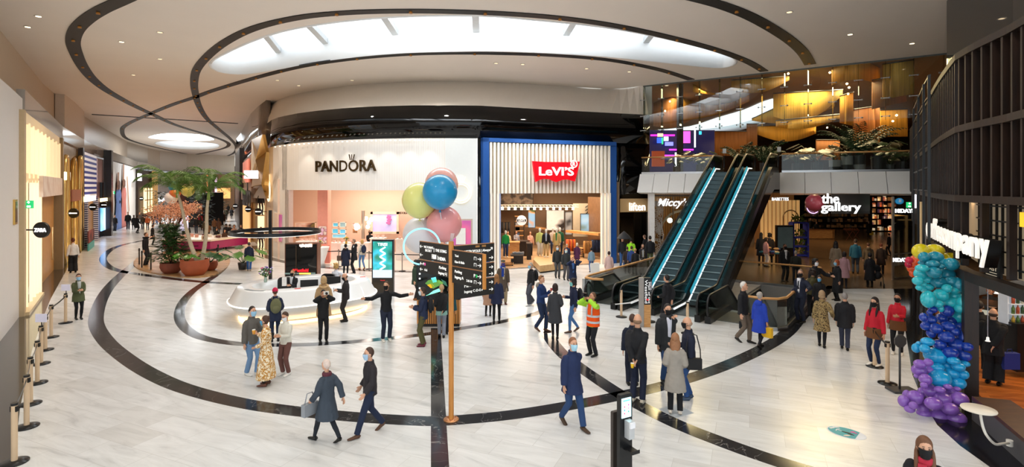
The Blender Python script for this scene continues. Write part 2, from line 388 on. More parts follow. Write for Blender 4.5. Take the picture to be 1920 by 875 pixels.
# rooftop plant seen through the skylight
rf=thing('roof_louvre_box','grey louvred rooftop box glimpsed through the long skylight','roof unit',(-7,16,13))
mb=MB()
for i in range(5): mb.box((-9.5+i*1.35,17.6+.25*i,15),(1.2,.3,1.0),.2)
mb.obj('louvre_panel',M('#7d8893',.6),rf)
mb=MB(); mb.box((-6.8,18.4,15.6),(8,.6,.15),.19); mb.obj('roof_edge',M('#9aa4ad',.6),rf)
# ceiling channels with small spotlights
slots=[[(245,-8),(222,3),(190,18),(162,36),(143,56),(137,78),(143,100),(155,124),(172,146),(196,166),(226,184),(256,200),(288,215),(322,231),(357,243),(395,254),(425,266),(428,273),(415,279),(385,286),(364,291),(372,298),(392,301)],
[(408,298),(436,288),(443,276),(434,262),(408,240),(388,222),(374,200),(367,178),(364,155),(369,130),(392,102),(428,75),(480,51),(560,32),(650,23),(750,20),(850,21),(950,25),(1050,33),(1150,47),(1250,68),(1340,92),(1400,114),(1433,133)],
[(1296,149),(1240,131),(1150,113),(1050,104),(950,100),(850,99),(750,102),(650,111),(560,125),(480,145),(400,169),(365,182),(320,197),(272,217),(240,232),(229,243),(237,259),(272,271),(320,282),(362,291)],
[(1290,-8),(1350,8),(1400,27),(1440,48),(1480,74),(1505,97),(1519,120)]]
SLOT=M('#0b0a09',.5); n=0
for k,sl in enumerate(slots):
    o,Q=band('ceiling_slot',sl,.52 if k in(0,3) else .42,SLOT,ceil=HC); o['kind']='structure'
    acc=0
    for i in range(1,len(Q)-1):
        acc+=(Q[i]-Q[i-1]).length
        if acc>2.6 and Q[i].y<60:
            acc=0; p=Q[i]
            t=thing('track_spotlight','small brass spotlight recessed in the black curved ceiling channels','spotlight',(p.x,p.y,HC-.04),0,'small spotlights in the black ceiling channels')
            mb=MB(); mb.lathe((p.x,p.y,HC-.10),[(.0,.02),(.07,0),(.05,.08),(0,.09)],10); mb.obj('lamp_head',M('#8a5a24',.4,.6,em=.25),t)
            n+=1
mb=MB(); a=G(172,214,HC);b=G(446,231,HC); mb.bar((a.x,a.y,HC-.02),(b.x,b.y,HC-.02),.35,.05); struct('ceiling_slot',mb,SLOT)
# small ceiling discs: downlights
for i,(x,y) in enumerate([(1594,64),(1710,81),(228,78),(72,30),(52,50),(520,150),(660,150),(930,118),(980,120),(1180,134),(300,110),(250,140),(300,60),(1480,22),(1100,128),(1250,160),(560,160)]):
    p=G(x,y,HC); t=thing('ceiling_downlight','small round downlight set flush in the cream ceiling','downlight',(p.x,p.y,HC),0,'flush downlights in the cream ceiling')
    mb=MB(); mb.cyl((p.x,p.y,HC-.02),.13,.02,16); mb.obj('trim_ring',M('#cfc6bb',.5),t)
    mb=MB(); mb.cyl((p.x,p.y,HC-.024),.09,.006,16); mb.obj('lens',M('#ffe3b8',.4,em=3.0 if i<5 else .9),t)
# ---------- bulkhead above the black band + black band
jt=[(470,223),(525,187),(625,165),(746,155),(885,153),(1022,160),(1144,167),(1207,161)]
fc=[497,525,615,735,880,1020,1145,1216]
mb=MB(); A=[FAC.at(p,-.0) for p in fc]; rings=[]
AA=[];BB=[]
for i in range(len(fc)): AA.append(V(A[i].x,A[i].y,9.25)); g=G(*jt[i],HC); BB.append(V(g.x,g.y-.06,HC+.02))
def cat(P,k=5):
    o=[]
    for i in range(len(P)-1):
        p0=P[max(i-1,0)];p1=P[i];p2=P[i+1];p3=P[min(i+2,len(P)-1)]
        for a in range(k):
            t=a/k; o.append(.5*((2*p1)+(-p0+p2)*t+(2*p0-5*p1+4*p2-p3)*t*t+(-p0+3*p1-3*p2+p3)*t**3))
    return o+[P[-1]]
A2=cat(AA);B2=cat(BB); rings=[[A2[i],B2[i],B2[i]+V(0,.3,0),A2[i]+V(0,.3,0)] for i in range(len(A2))]
mb.loft(rings,0,True,False); 
for i in range(len(mb.sm)): mb.sm[i]=False
struct('wall_bulkhead',mb,M('#e6dccf',.6,var=.03))
def facs(p0,p1,z0,z1,off,t,mat,name,st=10,kind=True,parent=None):
    mb=MB(); mb.wallstrip(FAC.seq(p0,p1,st,off),z0,z1,-t if False else t,0,True); o=mb.obj(name,mat,parent)
    if kind: o['kind']='structure'
    return o
BLK=M('#050506',.05,var=.02)
facs(497,1218,7.42,9.27,.05,.3,BLK,'wall_back',12)
facs(895,906,0,7.42,.05,.3,BLK,'wall_back')
facs(1156,1164,0,7.42,.02,.3,BLK,'wall_back',4); facs(1164,1218,3.95,7.42,.02,.3,BLK,'wall_back')
# side return of black block into the deck void
p=FAC.at(1218,.02); mb=MB(); mb.wallstrip([(p.x,p.y),(p.x+1.2,p.y+9)],0,9.27,.2); struct('wall_back_return',mb,BLK)
mb=MB(); mb.box((p.x-.1,p.y+.2,10.2),(.5,.4,1.9)); struct('wall_pier',mb,M('#b9b3aa',.6))
# corner right of bulkhead up to ceiling behind glass
# ---------- left wall upper bulkhead
pp=[LW.at(p,-.9) for p in (-290,-150,0,47,80,118,150,182,215,245,262,300,350,400,440)]
mb=MB(); mb.wallstrip(pp,7.4,HC+.05,.3,0,False); struct('wall_left_upper',mb,M('#c9b69f',.35,var=.04))
pp=[LW.at(p,-.0) for p in (-290,0,47,118,158,210,235,258,300,350,400,440)]
mb=MB(); mb.wallstrip([V(*(LW.at(p,.12))) for p in (47,80,118,158,182,210,235,258,300)],7.5,8.35,.25,0,False); struct('wall_left_fascia',mb,M('#a39a90',.08,var=.03))
mb=MB(); mb.wallstrip(pp,7.45,7.6,1.3,0,False); struct('trim_7',mb,M('#8b8178',.4))
# white panel, near left
mb=MB(); mb.wallstrip([LW.at(p,.05) for p in (-420,-290,-100,0,25,46)],.0,8.0,.3,0,False); struct('wall_left',mb,M('#e9e4de',.5,var=.02))
t=thing('framed_niche','small gilt framed niche on the white left wall panel','niche',(*LW.at(28,.1),3.5)); an=LW.ang(28); c0=LW.at(28,.07)
mb=MB(); mb.box((c0.x,c0.y,hz(397,c0.y)),(.55,.08,.85),an); mb.obj('frame',GOLD,t)
mb=MB(); mb.box((c0.x+.03,c0.y-.02,hz(397,c0.y)),(.4,.08,.7),an); mb.obj('dark_opening',M('#54402a',.3),t)
# white drum column near (178, 230)
mb=MB(); q=G(178,300,7.5); mb.wallstrip([LW.at(121,-.35),LW.at(140,-.25),LW.at(158,-.35)],7.6,HC,.5); struct('wall_left_pier',mb,M('#d6c9b9',.6))
# far white bulkhead
fb=[G(197,252,HC),G(260,272,HC),G(330,292,HC),G(400,299,HC),G(443,298,HC)]
fb=cat(fb,4); mb=MB(); mb.wallstrip(fb,8.2,HC+.05,.4,0,True); struct('wall_far_bulkhead',mb,M('#ded3c5',.6,var=.02))
mb=MB(); mb.wallstrip(fb,7.2,8.2,.5,0,True); struct('wall_far_fascia',mb,M('#6d655c',.12))
# far wall right part
mb=MB(); mb.wallstrip([(-60,112),(-30,112)],0,9,.4); struct('wall_far',mb,M('#2a221c',.6))
# right side of corridor: glossy bulkhead above
rs=[(*(FAC.at(499,.0)),),]
RC=Curve([(441,88),(452,62),(470,46),(483,42),(499,38.8)])
mb=MB(); mb.wallstrip([RC.at(p,0) for p in (441,446,452,460,470,483,499)],7.9,HC+.05,.3,0,True); struct('wall_right_fascia',mb,M('#8a8078',.06,.5,var=.03))
mb=MB(); mb.wallstrip([RC.at(p,-.35) for p in (441,452,470,483,499)],0,7.9,.3,0,True); struct('wall_corridor',mb,M('#6b5642',.5))
# ---------- upper right gloss wall
gw=[GLR,V(*G(1775,2,HC).xy),V(12.4,13.2),V(10.3,9.4),V(9.6,6)]
mb=MB(); mb.wallstrip(gw[::-1],7.5,HC+.05,-.2,0,False); struct('wall_right',mb,M('#2d2b2b',.04,var=.03))
# ---------- upper deck
gd=(GLR-GLL).normalized()
def DK(t,back=0,z=0):   # t metres along deck edge from left end
    p=GLL+gd*t+V(-gd.y,gd.x)*back; return V(p.x,p.y,z)
DL=(GLR-GLL).length
edge0=V(8.35,33.6); edge1=V(20.6,27.2)
dd=(edge1-edge0).normalized(); dn=V(-dd.y,dd.x)
def DE(t,back=0,z=0): p=edge0+dd*t+dn*back; return V(p.x,p.y,z)
DEL=(edge1-edge0).length+1.2
def sx(px):   # where the sight column px crosses the deck edge line
    k=(px-CX)/F; u=(k*edge0.y-edge0.x)/(dd.x-k*dd.y); return u
uL=sx(1352)-.15; uR=sx(1462)
# upper floor
mb=MB(); mb.prism([(DE(-1).x,DE(-1).y),(DE(DEL+3).x,DE(DEL+3).y),(60,60),(60,85),(0,85)],HU-.35,HU); struct('floor_upper',mb,M('#6d5b49',.2))
# soffit fascia panels, sloping under
PAN=M('#f1efeb',.4,var=.02)
def fascia(u0,u1,n):
    for i in range(n):
        a=u0+(u1-u0)*i/n+.012; b=u0+(u1-u0)*(i+1)/n-.012
        mb=MB(); v=[DE(a,.0,HU),DE(b,.0,HU),DE(b,-.75,HU-1.15),DE(a,-.75,HU-1.15),DE(b,.1,HU-1.25),DE(a,.1,HU-1.25),DE(b,.15,HU),DE(a,.15,HU)]
        mb.add(v,[(0,1,2,3),(3,2,4,5),(5,4,6,7),(0,7,6,1),(0,3,5,7),(1,6,4,2)]); struct('trim_8',mb,PAN)
fascia(-.3,uL,5); fascia(uR,DEL,6)
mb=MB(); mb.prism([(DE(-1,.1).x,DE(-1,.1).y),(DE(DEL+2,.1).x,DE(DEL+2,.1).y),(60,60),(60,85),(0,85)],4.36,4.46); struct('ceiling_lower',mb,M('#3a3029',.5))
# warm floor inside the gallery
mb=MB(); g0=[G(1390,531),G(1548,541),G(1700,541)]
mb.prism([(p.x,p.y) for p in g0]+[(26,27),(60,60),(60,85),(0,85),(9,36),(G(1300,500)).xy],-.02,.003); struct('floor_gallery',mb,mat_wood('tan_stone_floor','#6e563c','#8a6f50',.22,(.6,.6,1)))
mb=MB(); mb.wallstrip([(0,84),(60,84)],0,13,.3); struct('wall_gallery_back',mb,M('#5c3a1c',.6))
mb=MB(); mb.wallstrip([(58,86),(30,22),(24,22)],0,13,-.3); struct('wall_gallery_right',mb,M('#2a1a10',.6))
# deck balustrade: glass + oak rail
def rail_run(label,pts,h=1.05,post=True,grp=None,rw=.07):
    t=thing('glass_balustrade',label,'balustrade',pts[0])
    mb=MB()
    for a,b in zip(pts[:-1],pts[1:]):
        mb.bar((a.x,a.y,a.z+h/2),(b.x,b.y,b.z+h/2),.02,h-.06)
    mb.obj('glass_pane',GLASS,t)
    mb=MB(); mb.tube([V(p.x,p.y,p.z+h) for p in pts],rw/2*1.2,8); mb.obj('handrail',WOODL,t)
    mb=MB()
    for a,b in zip(pts[:-1],pts[1:]): mb.bar((a.x,a.y,a.z+.06),(b.x,b.y,b.z+.06),.06,.12)
    mb.obj('base_channel',METAL,t); return t
rail_run('glass balustrade with oak rail on the upper deck, left of the escalators',[DE(-.3,.12,HU),DE(uL-.3,.12,HU)])
rail_run('glass balustrade with oak rail on the upper deck in front of the planters',[DE(uR+.1,.12,HU),DE(DEL+.8,.12,HU)])
# ---------- frameless glass screen hanging over the deck
t=thing('glass_screen','tall frameless glass screen hanging from the ceiling above the upper deck','glass screen',(GLL.x,GLL.y,HC))
n=13; zb=8.05
for i in range(n):
    a=DK(DL*i/n+.01);b=DK(DL*(i+1)/n-.01); mb=MB(); mb.bar((a.x,a.y,(HC+zb)/2),(b.x,b.y,(HC+zb)/2),.02,HC-zb); mb.obj('glass_pane',GLASS,t)
for i in range(n+1):
    a=DK(DL*i/n); b=DK(DL*i/n,.35); mb=MB(); mb.bar((a.x,a.y,(HC+zb)/2),(b.x,b.y,(HC+zb)/2),.02,HC-zb); mb.obj('glass_fin',GLASSD,t)
    mb=MB()
    for z in (HC-.9,HC-1.9,zb+.15):
        c=DK(DL*i/n,-.03); mb.bar(c+V(-gd.x*.16,-gd.y*.16,z),c+V(gd.x*.16,gd.y*.16,z),.03,.03)
        for sgn in(-1,1): mb.ell(c+V(gd.x*.16*sgn,gd.y*.16*sgn,z),.045,n=8,m=5)
        mb.obj('spider_clamp',METAL,t); mb=MB()
mb=MB(); a=DK(0);b=DK(DL); mb.bar((a.x,a.y,HC-.03),(b.x,b.y,HC-.03),.08,.08); mb.obj('top_channel',M('#5d6462',.4,.5),t)
# ---------- upper hall ceiling with long skylight
hs=[(1216,246),(1290,236),(1340,220),(1390,205),(1430,188),(1462,181),(1470,188),(1462,214),(1425,233),(1370,247),(1300,255),(1225,259)]
HH=11.6
hp=pixloop(hs,HH)
v,f=fill([[(GLL.x-2,GLL.y+.5),(GLR.x+.5,GLR.y+.3),(26,22),(60,60),(60,90),(-2,90)],[(p.x,p.y) for p in hp]],HH); mb=MB(); mb.add(v,f); struct('ceiling_upper',mb,M('#6b4a28',.6))
mb=MB(); P=[V(p.x,p.y) for p in hp];P.append(P[0]); mb.wallstrip(P,HH-.05,HH+.8,.15,0,True); struct('ceiling_well',mb,M('#c9ccce',.6))
# ================= shopfronts
def fbox(mb,px,off,z0,z1,w,d,mi=0,curve=FAC):
    p=curve.at(px,off); mb.box((p.x,p.y,(z0+z1)/2),(w,d,z1-z0),curve.ang(px),mi)
def fpan(curve,p0,p1,z0,z1,off=0,t=.1,step=10): 
    mb=MB(); mb.wallstrip(curve.seq(p0,p1,step,off),z0,z1,t,0,False); return mb
def ftxt(name,s,p0,p1,z,curve,off,mat,parent,depth=.06,bold=0,height=None):
    a=curve.at(p0,off); b=curve.at(p1,off); m=(a+b)/2; w=(b-a).length
    return txt(name,s,w,(m.x,m.y,z),math.atan2(b.y-a.y,b.x-a.x),mat,parent,depth,bold,height)
# ---- jewellery shop
TILE=mat_stripe('white_ribbed_tiles','#efebe6','#dcd6cf',3.2,'X',.55,sharp=False)
pt=thing('shopfront','white tiled shopfront with tall peach interior and gold PANDORA lettering','shopfront',(*FAC.at(700,.1),0))
fpan(FAC,529,835,4.5,7.42,.10,.25).obj('upper_facade',TILE,pt)
fpan(FAC,512,538,0,7.42,.10,.25,5).obj('left_pier',TILE,pt)
fpan(FAC,835,893,0,7.42,.12,.25).obj('right_panel',M('#dfe1df',.45,var=.02),pt)
fpan(FAC,893,895.5,0,7.42,.18,.3,2).obj('edge_strip',WHITE,pt)
fpan(FAC,500,512,0,7.42,.10,.25,4).obj('corner_panel',M('#d8bd96',.4),pt)
mb=MB()
for px in (539,541.5,545): fbox(mb,px,.05,0,4.5,.06,.3)
mb.obj('door_frame',M('#cfc6bd',.35,.6),pt)
for px in range(516,832,9): mb=MB(); p=FAC.at(px,.28); mb.cyl((p.x,p.y,7.28),.05,.05,8); mb.obj('downlight',M('#fff1d8',.4,em=1.2),pt)
gold=M('#4d3c22',.3,.85)
a=FAC.at(592,.2); b=FAC.at(705,.2)
ftxt('lettering','PANDORA',592,705,hz(310.5,30.7),FAC,.24,gold,pt,.1,.012,.66)
mb=MB(); c=FAC.at(659.5,.24); z=hz(297,30.6)
for dx,tx in((-.10,-.15),(0,0),(.10,.15)): mb.bar((c.x+dx,c.y,z),(c.x+tx,c.y,z+.24),.035,.06)
mb.bar((c.x-.14,c.y,z-.04),(c.x+.14,c.y,z-.04),.03,.05); mb.obj('crown',gold,pt)
neon=M('#ffeccb',.4,em=.75)
def hoop(mb,c,ang,r,z,tr,n=40,sx=1,sz=1):
    u=V(math.cos(ang),math.sin(ang),0); mb.tube([V(c.x,c.y,z)+u*math.cos(2*PI*i/n)*r*sx+V(0,0,1)*math.sin(2*PI*i/n)*r*sz for i in range(n)],tr,6,closed=True)
nr=thing('neon_ring_emblem','glowing crown and double ring emblem on the pale panel right of the jewellery shop','neon emblem',(*FAC.at(864,.25),hz(361,30)))
c=FAC.at(864,.2); ag=FAC.ang(864)
mb=MB(); hoop(mb,c,ag,.58,hz(361,30),.035); hoop(mb,c,ag,.46,hz(361,30),.03); mb.obj('ring',neon,nr)
mb=MB(); z=hz(342,30)
for k in (-2,-1,0,1,2): mb.bar((c.x+k*.08,c.y,z+.08),(c.x+k*.13,c.y,z+.42-.05*abs(k)),.03,.04)
mb.bar((c.x-.2,c.y,z+.04),(c.x+.2,c.y,z+.04),.03,.04); mb.bar((c.x-.2,c.y,z-.02),(c.x+.2,c.y,z-.02),.03,.04); mb.obj('crown',neon,nr)
nr=thing('neon_ring_emblem','glowing ring and crown emblem on the beige corner left of the jewellery shop','neon emblem',(*FAC.at(504,.25),3.9)); c=FAC.at(503.5,.2); ag=FAC.ang(503)
mb=MB(); hoop(mb,c,ag,.72,hz(358,37.5),.05,sz=.95); hoop(mb,c,ag,.55,hz(358,37.5),.04,sz=.95); mb.obj('ring',neon,nr)
mb=MB(); mb.box((c.x,c.y,hz(333,37.5)),(.5,.06,.45),ag); mb.obj('crown',neon,nr)
# niche window left pier
pw=thing('poster_window','small shop window with a pink and violet poster in the left tiled pier','poster',(*FAC.at(521,.3),2))
mb=fpan(FAC,514,528,hz(452,35.5),hz(399,35.5),.14,.05,4); mb.obj('frame',M('#e9d5c4',.5),pw)
mb=fpan(FAC,523,527.3,hz(450,35.5),hz(401,35.5),.18,.05,2); mb.obj('poster',mat_blotch('poster_violet',[(.3,'#7a5ec0'),(.5,'#d26ab6'),(.7,'#f0a7c0')],.6,.5),pw)
pw=thing('poster_window','framed shop window with a magenta and orange poster and a white notice, behind the balloons','poster',(*FAC.at(872,.3),2))
fpan(FAC,846,886,hz(472,30),hz(410,30),.15,.05).obj('frame',M('#c9b6a4',.4,.3),pw)
fpan(FAC,848,883,hz(470,30),hz(413,30),.19,.05).obj('poster',mat_blotch('poster_magenta',[(.3,'#5a53b8'),(.45,'#c35bb0'),(.58,'#ef6fa0'),(.75,'#f09a6a')],.5,.4),pw)
fpan(FAC,855,873,hz(457,30),hz(427,30),.24,.03).obj('white_notice',M('#e9e6df',.6),pw)
# interior shell
INP=M('#e8c8b0',.55,var=.02)
q0=FAC.at(541,-.3);q1=FAC.at(835,-.3)
il=V(q0.x-2.2,39.2);ir=V(q1.x+2.2,38.0)
mb=MB(); mb.wallstrip([(q0.x-.5,q0.y),il,ir,(q1.x+1.0,q1.y)],0,5.2,.2,0,False); struct('wall_jewellery_shop',mb,INP)
mb=MB(); s=[(p.x,p.y) for p in FAC.seq(539,836,12,0)]; mb.prism(s+[(ir.x,ir.y),(il.x,il.y)],-.01,.015); struct('floor_jewellery_shop',mb,M('#e6d6c8',.3,var=.05))
mb=MB(); mb.prism(s+[(ir.x,ir.y),(il.x,il.y)],5.15,5.3); struct('ceiling_jewellery_shop',mb,M('#efe2d6',.6))
IY=37.9
def IX(px,Y=IY): return (px-CX)/F*Y
pc=thing('coral_column','tall coral pink column just inside the peach jewellery shop','column',(IX(606,33),33,0))
mb=MB(); mb.box((IX(606,33),33.2,2.6),(.62,.62,5.2)); mb.obj('column',M('#ee9c86',.5),pc)
mb=MB(); mb.box((IX(606,33),32.86,hz(432,33)),(.5,.05,.55)); mb.box((IX(606,33),32.86,hz(450,33)),(.5,.05,.4)); mb.obj('picture_panel',mat_blotch('product_picture',[(.4,'#f2dcd0'),(.5,'#b56f6a'),(.6,'#f4c9e2')],5),pc)
def wallframe(p0,p1,y0,y1,Y,label,fr,inner,cat='picture',emi=0,name='wall_display',bw=.1):
    x0,x1=IX(p0,Y),IX(p1,Y); z0,z1=hz(y1,Y),hz(y0,Y); t=thing(name,label,cat,((x0+x1)/2,Y,z0))
    mb=MB(); cx=(x0+x1)/2;cz=(z0+z1)/2; ww=x1-x0;hh=z1-z0
    for sx_,w_,h_ in((0,ww,bw),): 
        mb.box((cx,Y,z0+bw/2),(ww,.12,bw)); mb.box((cx,Y,z1-bw/2),(ww,.12,bw)); mb.box((x0+bw/2,Y,cz),(bw,.12,hh)); mb.box((x1-bw/2,Y,cz),(bw,.12,hh))
    mb.obj('frame',fr,t); mb=MB(); mb.box((cx,Y+.02,cz),(ww-bw*2,.05,hh-bw*2)); mb.obj('picture',inner,t); return t
CREAMF=M('#eacdb4',.45)
t=wallframe(695,748,397,438,37.6,'cream framed wall screen showing a pink bracelet on lilac cloth',CREAMF,mat_blotch('lilac_cloth',[(.3,'#a9a4d8'),(.6,'#c3bfe6'),(.9,'#d8d5f0')],.9,.4,.25),'screen',name='wall_screen',bw=.16)
mb=MB(); rr=random.Random(3)
for k in range(26): mb.ell((IX(729+rr.uniform(-3.5,3.5),37.5),37.5,hz(412+rr.uniform(-8,8),37.5)),.08,.02,.08,n=7,m=5)
mb.obj('bracelet_picture',M('#b05f93',.5,em=.3),t)
wallframe(553,592,416,448,37.7,'wall picture of a woman with jewellery beside flowers',CREAMF,mat_blotch('portrait',[(.35,'#f4e6dc'),(.5,'#d5a58c'),(.62,'#5b4038'),(.8,'#a8a04a')],1.1),'picture',bw=.05)
for a_,b_,c_,d_,hx,nm in((625,634,418,424,'#4fa3bd','upper left'),(638,648,417,425,'#7f9a9c','upper right'),(624,634,429,437,'#4fa8c4','middle left'),(638,648,430,437,'#5aa9c8','middle right'),(624,648,439,445,'#74b4c9','wide lower')):
    wallframe(a_-1,b_+1,c_-1,d_+1,37.6,'teal lit shelf box, %s of the five in the cream wall panel'%nm,M('#f3e4d6',.5),M(hx,.4,em=.5,var=.3,scale=3),'display shelf',name='shelf_box',bw=.04)
wallframe(660,675,417,427,37.6,'small pale picture of rings on the peach wall, above a darker one',CREAMF,mat_blotch('rings_a',[(.4,'#f4d6cc'),(.6,'#e9a7a0')],5),'picture',bw=.03)
wallframe(661,671,429,437,37.6,'small dark brown picture on the peach wall near the counter',CREAMF,mat_blotch('rings_b',[(.4,'#53321f'),(.6,'#c08a5a')],6),'picture',bw=.02)
ftxt('wall_lettering','PANDORA',582,622,hz(399,38),FAC,-7.0,M('#4b3a2a',.4),pt,.04,.004)
# counters
def counter(px0,px1,ytop,ybot,Y,label,c='#f0e7df'):
    x0,x1=IX(px0,Y),IX(px1,Y); t=thing('display_counter',label,'counter',((x0+x1)/2,Y,0)); h=hz(ytop,Y)
    mb=MB(); mb.box(((x0+x1)/2,Y+.35,h/2-.03),(x1-x0,.7,h-.06)); mb.obj('body',M(c,.4),t)
    mb=MB(); mb.box(((x0+x1)/2,Y+.35,h-.03),(x1-x0+.08,.78,.06)); mb.obj('top',M('#faf3ec',.25),t)
    rr=random.Random(px0); mb=MB()
    for k in range(int((x1-x0)/.28)): mb.box((x0+.2+k*.28,Y+.3+rr.uniform(-.15,.15),h+.03+rr.uniform(0,.05)),(.16,.12,.08+rr.uniform(0,.1)))
    mb.obj('jewellery_tray',M('#e8b9ad',.4,var=.3),t); return t
counter(556,597,452,500,34,'long white jewellery counter below the portrait wall')
counter(618,690,455,500,34.5,'white jewellery counter in front of the teal shelf boxes')
counter(694,720,446,500,35.2,'white till counter with the shop assistant behind it')
counter(742,800,448,500,34,'white jewellery counter behind the white balloon')
tt=thing('high_table','tall white conical table with yellow flowers by the jewellery entrance','table',(IX(604,31),31,0))
x=IX(604,31.5); mb=MB(); mb.lathe((x,31.3,0),[(0,0),(.24,0),(.2,.3),(.46,1.12),(.48,1.18),(0,1.18)],24); mb.obj('body',M('#f4f1ee',.35),tt)
def flowers(x,y,z,label,cols,n=16,r=.14,vase='#c9a23a'):
    t=thing('flower_vase',label,'flowers',(x,y,z)); mb=MB(); mb.lathe((x,y,z),[(0,0),(.05,0),(.065,.08),(.045,.17),(.055,.2)],12); mb.obj('vase',M(vase,.2,.3),t)
    rr=random.Random(int(x*100)); st=MB(); 
    per={}
    for k in range(n):
        a=rr.uniform(0,6.28); q=rr.uniform(0,r); p=V(x+math.cos(a)*q,y+math.sin(a)*q,z+.2+r*.5+rr.uniform(0,r*1.1)); st.tube([V(x,y,z+.15),p],.005,5)
        m_=per.setdefault(cols[k%len(cols)],MB()); m_.ell(p,.032,.032,.025,n=8,m=5)
        for s_ in range(2): st.ell(p+V(rr.uniform(-.05,.05),rr.uniform(-.05,.05),-.05),.03,.012,.02,n=6,m=4)
    st.obj('foliage',M('#3f6a2c',.6),t)
    for c_,m_ in per.items(): m_.obj('blossom',M(c_,.6),t)
    return t
flowers(x+.0,31.2,1.18,'brass vase of yellow flowers on the tall white table',['#e2b21c','#caa516'],12,.14)
flowers(IX(649,32),32,1.25,'yellow flowers above the white stand by the queue in front of the jewellery shop',['#f0c61e','#dca90f'],12,.16)
st=thing('display_plinth','slim white plinth carrying yellow flowers by the jewellery queue','plinth',(IX(649,32),32,0)); mb=MB(); mb.box((IX(649,32),32,.62),(.5,.5,1.24)); mb.obj('body',WHITE,st)
cp=thing('notice_stand','coral pink notice stand at the jewellery shop entrance','stand',(IX(611,31.8),31.8,0)); mb=MB(); mb.box((IX(611,31.8),31.8,.7),(.5,.06,1.1)); mb.obj('panel',M('#ee8f7d',.5),cp); mb=MB(); mb.box((IX(611,31.8),31.8,.06),(.6,.3,.12)); mb.obj('base',M('#e9d5c8',.5),cp)
# glass globe chandelier
gl=thing('globe_cluster_lamp','cluster of clear glass globes on a brushed stem above the till','lamp',(IX(681,36),36,1.2)); mb=MB(); mb.cyl((IX(681,36),36,1.2),.12,1.9,12); mb.obj('stem',M('#b8ab9a',.3,.7),gl)
rr=random.Random(4)
for k in range(9): mb=MB(); mb.ell((IX(681,36)+rr.uniform(-.6,.6),36+rr.uniform(-.3,.3),2.0+rr.uniform(-.3,.7)),.15,n=10,m=7); mb.obj('globe',M('#fff0dc',.1,em=1.2),gl)
# ---- jeans shop
BLUE=M('#1d4f96',.45); FIN=M('#faf3e6',.5,var=.03)
lt=thing('shopfront','jeans shopfront with bright blue frame and white vertical fins around a wide opening','shopfront',(*FAC.at(1030,.1),0))
ZO=hz(362,31.6)
mb=MB(); mb.wallstrip(FAC.seq(906,917,6,.45),0,7.42,.7); mb.wallstrip(FAC.seq(1144,1156,6,.35),0,7.42,.7); mb.wallstrip(FAC.seq(906,1156,12,.45),7.22,7.44,.7); mb.obj('blue_frame',BLUE,lt)
mb=MB(); 
nf=32
for i in range(nf): fbox(mb,919.5+(1141-919.5)*i/(nf-1),.30,ZO,7.2,.12,.22)
for px in (920,926.5,933): fbox(mb,px,.3,0,ZO,.12,.22)
for px in (1129,1136,1142): fbox(mb,px,.3,0,ZO,.12,.22)
mb.obj('fins',FIN,lt)
fpan(FAC,917,1144,ZO,7.3,.12,.1).obj('back_panel',M('#c7b089',.6),lt)
fpan(FAC,936,939,0,ZO,.3,.25,2).obj('glass_jamb',M('#a8b4d6',.2),lt)
ls=thing('batwing_sign','red batwing sign with white LeVIS lettering on the white fins','sign',(*FAC.at(1041,.6),hz(320,31.7)))
ag=FAC.ang(1041); cc=FAC.at(1041,.62)
def onpl(px,py,off=.62):
    p=FAC.at(px,off); return V(p.x,p.y,hz(py,FAC.at(px,off).y))
out=[(997,302),(1020,303.5),(1062,304),(1085,303),(1082,318),(1076,340),(1070,338),(1062,336),(1052,337),(1042,341),(1038,340),(1030,336),(1018,335),(1010,337),(1003,341),(1000,322)]
u=V(math.cos(ag),math.sin(ag),0); nn=V(math.sin(ag),-math.cos(ag),0)
P=[onpl(*q) for q in out]; P=[V(cc.x,cc.y,0)+u*((p-V(cc.x,cc.y,0)).dot(u))+V(0,0,p.z) for p in P]
mb=MB(); n=len(P); mb.add([p for p in P]+[p+nn*.15 for p in P],[tuple(range(n)),tuple(range(2*n-1,n-1,-1))]+[(i,(i+1)%n,n+(i+1)%n,n+i) for i in range(n)]); mb.obj('red_shape',M('#e3051b',.4,var=.02,em=.2),ls)
WL=M('#ffffff',.4,em=.5)
cz=hz(319.5,31.1); k0=V(cc.x,cc.y,0)+nn*.2
txt('lettering','LeVI\u2019S',2.2,(k0.x,k0.y,cz-.05),ag,WL,ls,.06,.018,.5)
kk=k0+u*1.12; mb=MB(); hoop(mb,kk,ag,.2,hz(307,31.1),.03,24); mb.obj('registered_ring',WL,ls); txt('registered_letter','R',.17,(kk.x,kk.y,hz(307,31.1)),ag,WL,ls,.05,.01)
# interior jeans shop
q0=FAC.at(934,-.1);q1=FAC.at(1146,-.1); il=V(q0.x-1.5,43);ir=V(q1.x+2.4,43)
mb=MB(); mb.wallstrip([(q0.x-.4,q0.y),il,ir,(q1.x+.3,q1.y)],0,5.0,.2,0,False); struct('wall_jeans_shop',mb,M('#8f7357',.6))
s=[(p.x,p.y) for p in FAC.seq(918,1150,12,0)]
mb=MB(); mb.prism(s+[(ir.x,ir.y),(il.x,il.y)],-.01,.018); struct('floor_jeans_shop',mb,mat_wood('pale_shop_boards','#c49a70','#dcb68d',.3,(1,6,1),(1.8,.2),.2))
mb=MB(); mb.prism(s+[(ir.x,ir.y),(il.x,il.y)],4.9,5.0); struct('ceiling_jeans_shop',mb,M('#b99977',.6))
dk=M('#1b1815',.6)
wallframe(934,1000,362,395,41,'dark mural of faded newsprint high on the jeans shop back wall',dk,mat_blotch('mural',[(.4,'#3f3832'),(.55,'#8a7a68'),(.7,'#57493c')],1.8),'mural',bw=.03)
wallframe(1024,1058,393,432,41.5,'lit wall photograph of models in dark and white clothes',dk,mat_blotch('photo_models',[(.38,'#2e2622'),(.48,'#e8e2de'),(.62,'#d9d4d0'),(.75,'#b0705a')],.7,em=.12),'picture',bw=.03)
